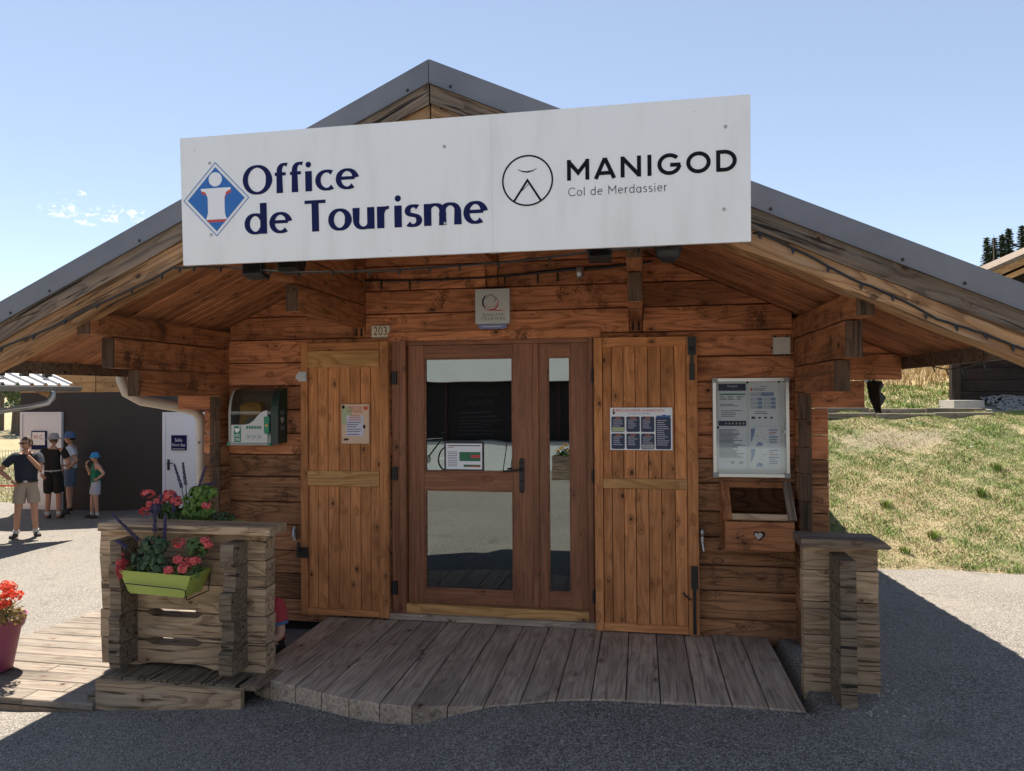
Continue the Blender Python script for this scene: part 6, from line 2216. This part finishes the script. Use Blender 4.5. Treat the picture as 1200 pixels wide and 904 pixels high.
mb.build('mullion', plain('maroon_mullion', (0.07, 0.02, 0.02), 0.5), sh)
tr_ = thing('wooden_trough', (-1.55, -11.2, -0.4), 'wooden trough of orange flowers across the yard, seen in the narrow door pane', 'planter')
for k in range(3):
    plank('board', (-1.55, -10.98, -0.26 + k * 0.17), 0.95, 0.04, 0.165, 'x', M_GREYB, tr_, 0.005)
    plank('board', (-1.55, -11.42, -0.26 + k * 0.17), 0.95, 0.04, 0.165, 'x', M_GREYB, tr_, 0.005)
    for s in (-1, 1):
        plank('board', (-1.55 + s * 0.46, -11.2, -0.26 + k * 0.17), 0.40, 0.04, 0.165, 'y', M_GREYB, tr_, 0.005)
MB().box(-1.99, -1.11, -11.40, -11.0, -0.3, 0.12).build('soil', M_SOIL, tr_)
r3 = random.Random(9)
pl = thing('marigold_plant', (-1.55, -11.2, 0.12), 'orange marigolds growing in the wooden trough across the yard', 'plant')
mb = MB()
leafcloud(mb, (-1.55, -11.2, 0.22), (.42, .18, .14), 260, 0.035, r3)
mb.build('foliage', M_LF, pl, fix=False)
for k in range(9):
    mb = MB()
    umbel(mb, (-1.9 + k * 0.085, -11.1 + 0.05 * (k % 2), 0.30 + 0.06 * (k % 3)), 0.045, r3, 26, 0.02)
    mb.build('flower_head', M_YEL, pl, fix=False)
bk = thing('bicycle', (-5.35, -12.3, -0.38), 'black bicycle parked across the yard, mirrored in the door glass', 'bicycle')
bx_, by_, bz_ = -5.35, -12.4, -0.40
for x in (-0.52, 0.52):
    mb = MB()
    mb.tube([(bx_ + x + 0.33 * math.cos(a), by_, bz_ + 0.35 + 0.33 * math.sin(a)) for a in np.linspace(0, 2 * PI, 29)], 0.022, 7, cap=False)
    wl = mb.build('wheel', M_BLACK, bk)
    mb = MB()
    for k in range(12):
        a = 2 * PI * k / 12
        mb.tube([(bx_ + x, by_, bz_ + 0.35), (bx_ + x + 0.32 * math.cos(a), by_, bz_ + 0.35 + 0.32 * math.sin(a))], 0.003, 4)
    mb.build('spokes', M_STEEL, wl)
A_, B_, C_, D_ = (bx_ - .52, by_, bz_ + .35), (bx_ - .12, by_, bz_ + .34), (bx_ - .25, by_, bz_ + .85), (bx_ + .30, by_, bz_ + .88)
mb = MB().tube([A_, B_], .014, 6).tube([A_, C_], .012, 6).tube([B_, C_], .017, 6).tube([B_, D_], .02, 6).tube([C_, D_], .017, 6).tube([(bx_ + .28, by_, bz_ + .98), (bx_ + .52, by_, bz_ + .35)], .015, 6)
mb.build('frame', M_BLACK, bk)
MB().ball((bx_ - .28, by_, bz_ + .98), .13, .06, .03).tube([(bx_ - .25, by_, bz_ + .85), (bx_ - .28, by_, bz_ + .97)], .013, 6).build('saddle', M_BLACK, bk)
MB().tube([(bx_ + .28, by_, bz_ + .98), (bx_ + .34, by_, bz_ + 1.05)], .014, 6).tube([(bx_ + .34, by_ - .28, bz_ + 1.05), (bx_ + .34, by_ + .28, bz_ + 1.05)], .014, 6).build('handlebar', M_BLACK, bk)
MB().tube([(bx_ - .12, by_ - .08, bz_ + .34), (bx_ - .12, by_ + .08, bz_ + .34)], .09, 14).build('crank', M_STEEL, bk)
MB().tube([(bx_ - .1, by_ + .05, bz_ + .3), (bx_ - .05, by_ + .25, bz_)], .01, 6).build('kickstand', M_STEEL, bk)
rk = thing('bike_rack', (-3.2, -12.9, -0.4), 'thin metal bicycle rack before the white parapet across the yard', 'bike rack')
for k in range(3):
    x = -3.5 + k * 0.3
    MB().tube([(x, -12.7, -0.42), (x + .05, -12.8, 0.35), (x + .25, -12.8, 0.35), (x + .22, -12.7, -0.42)], 0.014, 6).build('hoop', M_IRON, rk)
MB().box(-3.55, -2.6, -12.75, -12.70, -0.44, -0.39).build('base_bar', M_IRON, rk)


# ================================================================== people
def skinned(verts, edges, radii, root=0, sub=1):
    me = bpy.data.meshes.new('tmp_skin')
    me.from_pydata([tuple(v) for v in verts], edges, [])
    o = bpy.data.objects.new('tmp_skin', me)
    COL.objects.link(o)
    sk = o.modifiers.new('skin', 'SKIN')
    sk.use_smooth_shade = True
    sk.branch_smoothing = 0.6
    for i, r_ in enumerate(radii):
        d = me.skin_vertices[0].data[i]
        d.radius = (r_, r_) if not isinstance(r_, tuple) else r_
        d.use_root = (i == root)
    if sub:
        ss = o.modifiers.new('sub', 'SUBSURF')
        ss.levels = sub
        ss.render_levels = sub
    dg = bpy.context.evaluated_depsgraph_get()
    dg.update()
    out = bpy.data.meshes.new_from_object(o.evaluated_get(dg))
    bpy.data.objects.remove(o)
    return out


def absorb(mb, me, f=lambda p: p, mi=0):
    vs = [f(v.co.copy()) for v in me.vertices]
    mb.add(vs, [tuple(p.vertices) for p in me.polygons], mi)


M_SKIN = plain('skin', (0.46, 0.24, 0.155), 0.55, var=0.08)
M_SKIN2 = plain('fair_skin', (0.52, 0.29, 0.20), 0.55, var=0.08)
M_HAIR = plain('grey_brown_hair', (0.11, 0.075, 0.055), 0.8, var=0.3, scale=60)
M_DHAIR = plain('dark_hair', (0.02, 0.014, 0.011), 0.7, var=0.3, scale=60)
M_SHOE = plain('dark_shoe', (0.03, 0.028, 0.026), 0.7)
M_SOCK = plain('pale_sock', (0.5, 0.5, 0.48), 0.9)


def hand(mb, wrist, direction, palm_n, s, curl=0.5):
    """palm plus five tapering fingers, joined to the body mesh at the wrist"""
    w = Vector(wrist)
    d = Vector(direction).normalized()
    n = Vector(palm_n)
    n = (n - d * n.dot(d)).normalized()
    sd = d.cross(n)
    verts, edges, rad = [w, w + d * 0.045 * s, w + d * 0.085 * s], [(0, 1), (1, 2)], [0.024 * s, 0.030 * s, 0.026 * s]
    for k, (o_, l_) in enumerate(((-0.030, 0.062), (-0.010, 0.074), (0.010, 0.070), (0.029, 0.054))):
        b = len(verts)
        p0 = w + d * 0.092 * s + sd * o_ * s
        p1 = p0 + (d * math.cos(curl * .5) + n * math.sin(curl * .5)) * l_ * 0.5 * s
        p2 = p1 + (d * math.cos(curl * 1.3) + n * math.sin(curl * 1.3)) * l_ * 0.5 * s
        verts += [p0, p1, p2]
        edges += [(2, b), (b, b + 1), (b + 1, b + 2)]
        rad += [0.0105 * s, 0.0095 * s, 0.0075 * s]
    b = len(verts)
    verts += [w + d * 0.040 * s - sd * 0.034 * s, w + d * 0.072 * s - sd * 0.052 * s + n * 0.01 * s, w + d * 0.100 * s - sd * 0.055 * s + n * 0.022 * s]
    edges += [(1, b), (b, b + 1), (b + 1, b + 2)]
    rad += [0.014 * s, 0.0115 * s, 0.009 * s]
    absorb(mb, skinned(verts, edges, rad, 0, 1))


def person(loc, heading, h, label, J, skin, tops, hair=None, hat=None, extra=None, face=True, headturn=0.0, sleeveless=False, shorts_to=0.78, belly=0.0, shoe=M_SHOE, sock=M_SOCK):
    """J: joint positions in units of a 1.75 m figure facing -Y with X to the viewer's right"""
    S_ = h / 1.75
    Rz = Matrix.Rotation(heading, 4, 'Z')
    L = Vector(loc)
    X = lambda p: L + (Rz @ (Vector(p) * S_))
    root = thing('person', loc, label, 'person')
    P = dict(pel=(0, 0, .95), sp=(0, 0, 1.13), chs=(0, 0.005, 1.33), nk=(0, 0.012, 1.470), nk2=(0, -0.008, 1.535),
             hd=(0, -0.022, 1.605), hd2=(0, -0.015, 1.690),
             hL=(-.085, 0, .90), hR=(.085, 0, .90), kL=(-.10, -.015, .50), kR=(.10, -.015, .50), aL=(-.11, 0.01, .085), aR=(.11, 0.01, .085),
             tL=(-.135, -.155, .028), tR=(.135, -.155, .028),
             sL=(-.178, 0, 1.43), sR=(.178, 0, 1.43), eL=(-.245, .02, 1.13), eR=(.245, .02, 1.13), wL=(-.25, -.05, .90), wR=(.25, -.05, .90))
    P.update(J)
    ht = Matrix.Rotation(headturn, 4, 'Z')
    hc = Vector(P['hd'])
    order = ['pel', 'sp', 'chs', 'nk', 'nk2', 'hL', 'kL', 'aL', 'hR', 'kR', 'aR', 'sL', 'eL', 'wL', 'sR', 'eR', 'wR']
    rad = dict(pel=.128, sp=.122 + belly, chs=.142, nk=.062, nk2=.054, hL=.088, kL=.058, aL=.040, hR=.088, kR=.058, aR=.040, sL=.072, eL=.043, wL=.030, sR=.072, eR=.043, wR=.030)
    vs = [X(P[k]) for k in order]
    idx = {k: i for i, k in enumerate(order)}
    extra_v, extra_e, extra_r = [], [], []

    def mid(a, c, t, r_):
        i = len(vs)
        vs.append(X(Vector(P[a]).lerp(Vector(P[c]), t)))
        radl.append(r_ * S_)
        return i
    radl = [rad[k] * S_ for k in order]
    E = [('pel', 'sp'), ('sp', 'chs'), ('chs', 'nk'), ('nk', 'nk2'), ('pel', 'hL'), ('pel', 'hR'), ('chs', 'sL'), ('chs', 'sR')]
    ed = [(idx[a], idx[c]) for a, c in E]
    for s in 'LR':
        m1 = mid('h' + s, 'k' + s, .45, .080)
        m2 = mid('k' + s, 'a' + s, .35, .056)
        ed += [(idx['h' + s], m1), (m1, idx['k' + s]), (idx['k' + s], m2), (m2, idx['a' + s])]
        m3 = mid('s' + s, 'e' + s, .5, .050)
        m4 = mid('e' + s, 'w' + s, .35, .041)
        ed += [(idx['s' + s], m3), (m3, idx['e' + s]), (idx['e' + s], m4), (m4, idx['w' + s])]
        # foot
        i = len(vs)
        a = Vector(P['a' + s])
        t_ = Vector(P['t' + s])
        vs += [X(a + Vector((0, 0.02, -.045))), X(t_)]
        radl += [.040 * S_, .032 * S_]
        ed += [(idx['a' + s], i), (i, i + 1)]
    body = MB()
    skin_me = skinned(vs, ed, radl, 0, 2)
    absorb(body, skin_me)
    # head: a shaped ovoid on the neck, with nose, ears, brow and chin
    hm = MB()
    hm.ball((0, 0, 0), .076, .096, .118, 20, 14)
    hv = []
    for p in hm.v:
        x, y, z = p
        if z < 0:
            x *= 1 - 0.30 * (-z / .118) ** 1.3
            if y < 0:
                y *= 1 - 0.06 * (-z / .118)
            else:
                y *= 1 - 0.35 * (-z / .118)
        hv.append((x, y, z))
    hm.v = hv
    hm.prism([(-.088, .018), (-.122, -.018), (-.112, -.026), (-.086, -.026)], -.012, .012, 'x')
    for s in (-1, 1):
        hm.ball((s * .077, .012, -.006), .010, .022, .032, 8, 6)
    HX = lambda p: X(hc + (ht @ Vector((p[0], p[1], p[2]))) + Vector((0, 0, .035)))
    body.add([HX(p) for p in hm.v], hm.f)
    for s, key in (('L', 'handL'), ('R', 'handR')):
        wv, ev = X(P['w' + s]), X(P['e' + s])
        dirv_ = J.get(key, None)
        d = (Rz @ Vector(dirv_[0])) if dirv_ else (wv - ev)
        n_ = (Rz @ Vector(dirv_[1])) if dirv_ else (Rz @ Vector((1 if s == 'L' else -1, 0, 0)))
        hand(body, wv, d, n_, S_, dirv_[2] if dirv_ else 0.5)
    body.build('body', skin, root, smooth=True)
    if face:
        fm = MB()
        for s in (-1, 1):
            fm.ball(HX((s * .030, -.083, .006)), .009 * S_, .006 * S_, .006 * S_, 8, 6)
        fm.build('eyes', M_DHAIR, root)
        MB().ball(HX((0, -.084, -.062)), .022 * S_, .006 * S_, .006 * S_, 10, 6).build('mouth', plain('lips', (0.32, 0.11, 0.09), 0.5), root)
    segs = [('pel', 'sp', 'T0'), ('sp', 'chs', 'T'), ('chs', 'nk', 'N'), ('nk', 'nk2', 'K')]
    for s in 'LR':
        segs += [('pel', 'h' + s, 'P'), ('h' + s, 'k' + s, 'H'), ('k' + s, 'a' + s, 'C'), ('chs', 's' + s, 'S'), ('s' + s, 'e' + s, 'A'), ('e' + s, 'w' + s, 'F')]
    segp = [(X(P[a_]), X(P[c_]), k_) for a_, c_, k_ in segs]

    def garment(me_, pick, nm, mt_):
        off = []
        inn = []
        for v_ in me_.vertices:
            best, bk_, bt = 1e9, None, 0
            for (pa, pb_, k_) in segp:
                dd = pb_ - pa
                t_ = max(0.0, min(1.0, (v_.co - pa).dot(dd) / dd.length_squared))
                d_ = (v_.co - pa - dd * t_).length
                if (k_ == 'F' and d_ > .050 * S_) or (k_ == 'A' and d_ > .080 * S_) or (k_ == 'K' and d_ > .064 * S_):
                    continue
                if k_ in 'TN' or k_ == 'T0':
                    d_ -= 0.03 * S_
                if d_ < best:
                    best, bk_, bt = d_, k_, t_
            o_ = pick(bk_, bt)
            inn.append(o_ is not None)
            off.append(0.0 if o_ is None else o_ * S_)
        used, vs_, fs_ = {}, [], []
        for p_ in me_.polygons:
            if sum(inn[i] for i in p_.vertices) * 2 > len(p_.vertices):
                f_ = []
                for i in p_.vertices:
                    if i not in used:
                        used[i] = len(vs_)
                        v_ = me_.vertices[i]
                        vs_.append(v_.co + v_.normal * (off[i] if off[i] else 0.010 * S_))
                    f_.append(used[i])
                fs_.append(tuple(f_))
        g_ = MB().add(vs_, fs_)
        return g_.build(nm, mt_, root, smooth=True, fix=False)

    def pick_shirt(k_, t_):
        if k_ == 'T0':
            return 0.020 + 0.012 * (1 - t_) if t_ > 0.10 else None
        if k_ == 'T':
            return 0.018
        if k_ == 'S':
            return 0.016 if (not sleeveless or t_ < 0.62) else None
        if k_ == 'N':
            return 0.014 if t_ < 0.85 else None
        if k_ == 'A' and not sleeveless:
            return 0.014 + 0.014 * t_ if t_ < 0.64 else None
        return None

    def pick_shorts(k_, t_):
        if k_ == 'P':
            return 0.026
        if k_ == 'T0':
            return 0.018 if t_ < 0.30 else None
        if k_ == 'H':
            return 0.022 + 0.016 * t_ if t_ < shorts_to else None
        return None
    top_m, short_m = tops
    garment(skin_me, pick_shirt, 'shirt', top_m)
    garment(skin_me, pick_shorts, 'shorts', short_m)
    for s in 'LR':
        a, t_ = Vector(P['a' + s]), Vector(P['t' + s])
        dr_ = (t_ - a)
        dr_.z = 0
        dr_.normalize()
        m_ = MB()
        absorb(m_, skinned([X(a + Vector((0, 0, -.045)) - dr_ * .035), X(a + Vector((0, 0, -.045)) + dr_ * .05), X(t_ + dr_ * .02)], [(0, 1), (1, 2)], [.050 * S_, .050 * S_, .040 * S_], 0, 1))
        for v_i, v_ in enumerate(m_.v):
            if v_[2] < L.z + 0.004:
                m_.v[v_i] = (v_[0], v_[1], L.z + 0.004)
        m_.build('shoe', shoe, root, smooth=True)
        if sock is not None:
            m_ = MB().tube([X(a + Vector((0, .004, -.02))), X(a + Vector((0, .002, .055)))], [.049 * S_, .047 * S_], 12)
            m_.build('sock', sock, root, smooth=True)
    if hair is not None:
        m_ = MB()
        m_.ball((0, 0, 0), .081, .100, .121, 20, 14)
        keep = [p for p in m_.f if sum(m_.v[i][2] for i in p) / len(p) > (0.052 if sum(m_.v[i][1] for i in p) / len(p) < -0.02 else -0.045)]
        m_.f = keep
        m_.m = [0] * len(keep)
        m_.v = [HX((p[0], p[1] + .006, p[2] + .004)) for p in m_.v]
        m_.build('hair', hair, root, smooth=True, fix=False)
    if hat is not None:
        hm_, brim, dz = hat
        m_ = MB().lathe([(0.0, .135), (.05, .130), (.082, .105), (.092, .05), (.096, .030), (.096 + brim, .030 - dz), (.094 + brim, .026 - dz), (.090, .024), (.0, .03)], (0, 0, 0), 24)
        m_.v = [HX((p[0], p[1] * 1.12 + .004, p[2] + .012)) for p in m_.v]
        m_.build('sun_hat', hm_, root, smooth=True)
    if extra:
        extra(root, X, HX, S_, P)
    return root


def clothmat(name, c, sc=40):
    return plain(name, c, 0.9, var=0.16, scale=sc, bump=0.15)


M_POLO = clothmat('navy_polo', (0.018, 0.026, 0.040))
M_KHAKI = clothmat('khaki_cloth', (0.36, 0.29, 0.22))
M_BLKC = clothmat('black_cloth', (0.012, 0.011, 0.011))
M_WHT = clothmat('white_tshirt', (0.62, 0.63, 0.68))
M_DENIM = clothmat('faded_denim', (0.10, 0.14, 0.21))
M_TEAL = clothmat('green_vest', (0.010, 0.17, 0.10))
M_LSHORT = clothmat('pale_grey_shorts', (0.42, 0.43, 0.50))
M_HATG = clothmat('grey_sun_hat', (0.36, 0.33, 0.32))
M_HATD = clothmat('denim_blue_hat', (0.075, 0.14, 0.27))
M_HATB = clothmat('bright_blue_hat', (0.035, 0.24, 0.50))
M_REDT = clothmat('red_tshirt', (0.42, 0.045, 0.055))
M_PURP = clothmat('blue_trim', (0.08, 0.15, 0.30))

gz = lambda x, y: float(asphalt_z(x, y)) + 0.002


def man_extra(root, X, HX, S_, P):
    m_ = MB()
    for s in (-1, 1):
        m_.prism([(s * .012, .018), (s * .050, .020), (s * .054, .004), (s * .034, -.012), (s * .014, -.006)], -.100, -.092, 'y')
        m_.box(min(s * .052, s * .080), max(s * .052, s * .080), -.093, -.089, .006, .014)
        m_.box(s * .079 - .003, s * .079 + .003, -.092, .02, .004, .014)
    m_.box(-.014, .014, -.099, -.094, .010, .016)
    m_.v = [HX(p) for p in m_.v]
    m_.build('sunglasses', M_BLACK, root)
    m_ = MB().lathe([(.155, -.018), (.168, -.018), (.168, .018), (.155, .018)], (0, 0, 0), 28)
    m_.v = [X(Vector(p) + Vector((0, 0, .985))) for p in m_.v]
    m_.build('belt', M_BLACK, root)
    m_ = MB().box(-.028, .028, -.176, -.166, .967, 1.003)
    m_.v = [X(p) for p in m_.v]
    m_.build('belt_buckle', M_STEEL, root)


mx, my = -10.15, 5.05
person((mx, my, gz(mx, my)), math.radians(38), 1.68, 'man in navy polo shirt and khaki shorts, sunglasses on, hand to his chin',
       dict(eL=(-.40, .03, 1.18), wL=(-.215, -.10, 1.02), handL=((.55, -.25, -.75), (1, 0.3, 0), 0.7),
            eR=(.225, -.16, 1.18), wR=(.03, -.215, 1.445), handR=((-.35, .30, .75), (-.3, 1, -0.2), 1.1),
            aL=(-.155, .02, .085), tL=(-.22, -.12, .028), aR=(.135, .0, .085), tR=(.20, -.13, .028), kL=(-.125, -.02, .50), kR=(.115, -.03, .50)),
       M_SKIN, (M_POLO, M_KHAKI), hair=M_HAIR, headturn=math.radians(-42), extra=man_extra, belly=0.012, face=True)


def apron(root, X, HX, S_, P):
    m_ = MB().lathe([(.158, -.010), (.167, -.010), (.167, .010), (.158, .010)], (0, 0, 0), 28)
    m_.v = [X(Vector(p) + Vector((0, 0, 1.0))) for p in m_.v]
    m_.build('waist_cord', M_SOCK, root)


wx, wy = -11.50, 7.05
person((wx, wy, gz(wx, wy)), math.radians(200), 1.66, 'person in black clothes and wide grey sun hat, seen from behind',
       dict(eR=(.24, .10, 1.14), wR=(.16, .175, .97), handR=((-.5, .1, -.85), (-.5, -1, 0), 0.6), eL=(-.30, -.02, 1.15), wL=(-.19, -.19, 1.07), handL=((.7, -.5, .1), (0, 0.3, -1), 0.6)),
       M_SKIN, (M_BLKC, M_BLKC), hair=M_HAIR, hat=(M_HATG, .055, .022), extra=apron, shorts_to=0.93)
wx, wy = -11.62, 7.62
person((wx, wy, gz(wx, wy)), math.radians(-58), 1.66, 'woman in white t-shirt, denim shorts and dark blue bucket hat, hand on hip',
       dict(eR=(.34, .17, 1.17), wR=(.20, .02, 1.03), handR=((-.6, -.5, -.55), (-1, 0, 0), 0.6), eL=(-.26, .06, 1.15), wL=(-.2, -.12, 1.0), aL=(-.10, -.05, .085), tL=(-.12, -.21, .028)),
       M_SKIN2, (M_WHT, M_DENIM), hair=M_DHAIR, hat=(M_HATD, .03, .03), shorts_to=0.80, headturn=math.radians(-10), sock=M_BLACK, belly=0.01)


def motif(root, X, HX, S_, P):
    m_ = MB().box(-.07, .05, -.176, -.160, 1.17, 1.23)
    m_.v = [X(p) for p in m_.v]
    m_.build('yellow_motif', M_YEL, root)


wx, wy = -10.58, 7.10
person((wx, wy, gz(wx, wy)), math.radians(-40), 1.27, 'child in green vest, pale shorts and bright blue bucket hat, hand at mouth',
       dict(hd=(0, -.03, 1.59), eL=(-.20, -.10, 1.15), wL=(-.075, -.225, 1.44), handL=((.35, .25, .9), (0.3, 1, 0), 0.9),
            eR=(.36, .13, 1.20), wR=(.215, .0, 1.07), handR=((-.6, -.45, -.5), (-1, 0, 0), 0.6), aL=(-.10, -.08, .085), tL=(-.13, -.24, .028), kL=(-.10, -.07, .5)),
       M_SKIN2, (M_TEAL, M_LSHORT), hair=M_HAIR, hat=(M_HATB, .03, .035), sleeveless=True, shorts_to=0.72, extra=motif)

# child sitting on the boards, mostly hidden by the plank screen
kx, ky, kz = -2.585, -0.62, -0.283


def trim(root, X, HX, S_, P):
    s_, e_ = Vector(P['sR']), Vector(P['eR'])
    a, c = s_.lerp(e_, .56), s_.lerp(e_, .66)
    MB().tube([X(a), X(c)], [.074 * S_, .072 * S_], 14).build('sleeve_trim', M_PURP, root, smooth=True)


person((kx, ky, kz - 0.76), math.radians(-15), 1.45, 'child in a red t-shirt sitting low beside the plank screen, mostly hidden',
       dict(pel=(0, 0, 1.02), sp=(-.03, -.03, 1.17), chs=(-.06, -.08, 1.36), nk=(-.10, -.13, 1.49), nk2=(-.13, -.17, 1.545), hd=(-.15, -.21, 1.60),
            hL=(-.09, -.02, 1.00), hR=(.09, -.02, 1.00), kL=(-.12, -.36, 1.26), kR=(.06, -.36, 1.26), aL=(-.12, -.30, 1.0), aR=(.06, -.30, 1.0), tL=(-.14, -.44, .955), tR=(.06, -.44, .955),
            sL=(-.235, -.09, 1.43), sR=(.115, -.05, 1.43), eL=(-.28, -.22, 1.2), eR=(.165, -.06, 1.17), wL=(-.2, -.38, 1.14), wR=(.06, -.22, 1.10)),
       M_SKIN2, (M_REDT, M_BLKC), hair=M_HAIR, extra=trim, face=True, headturn=math.radians(-60))
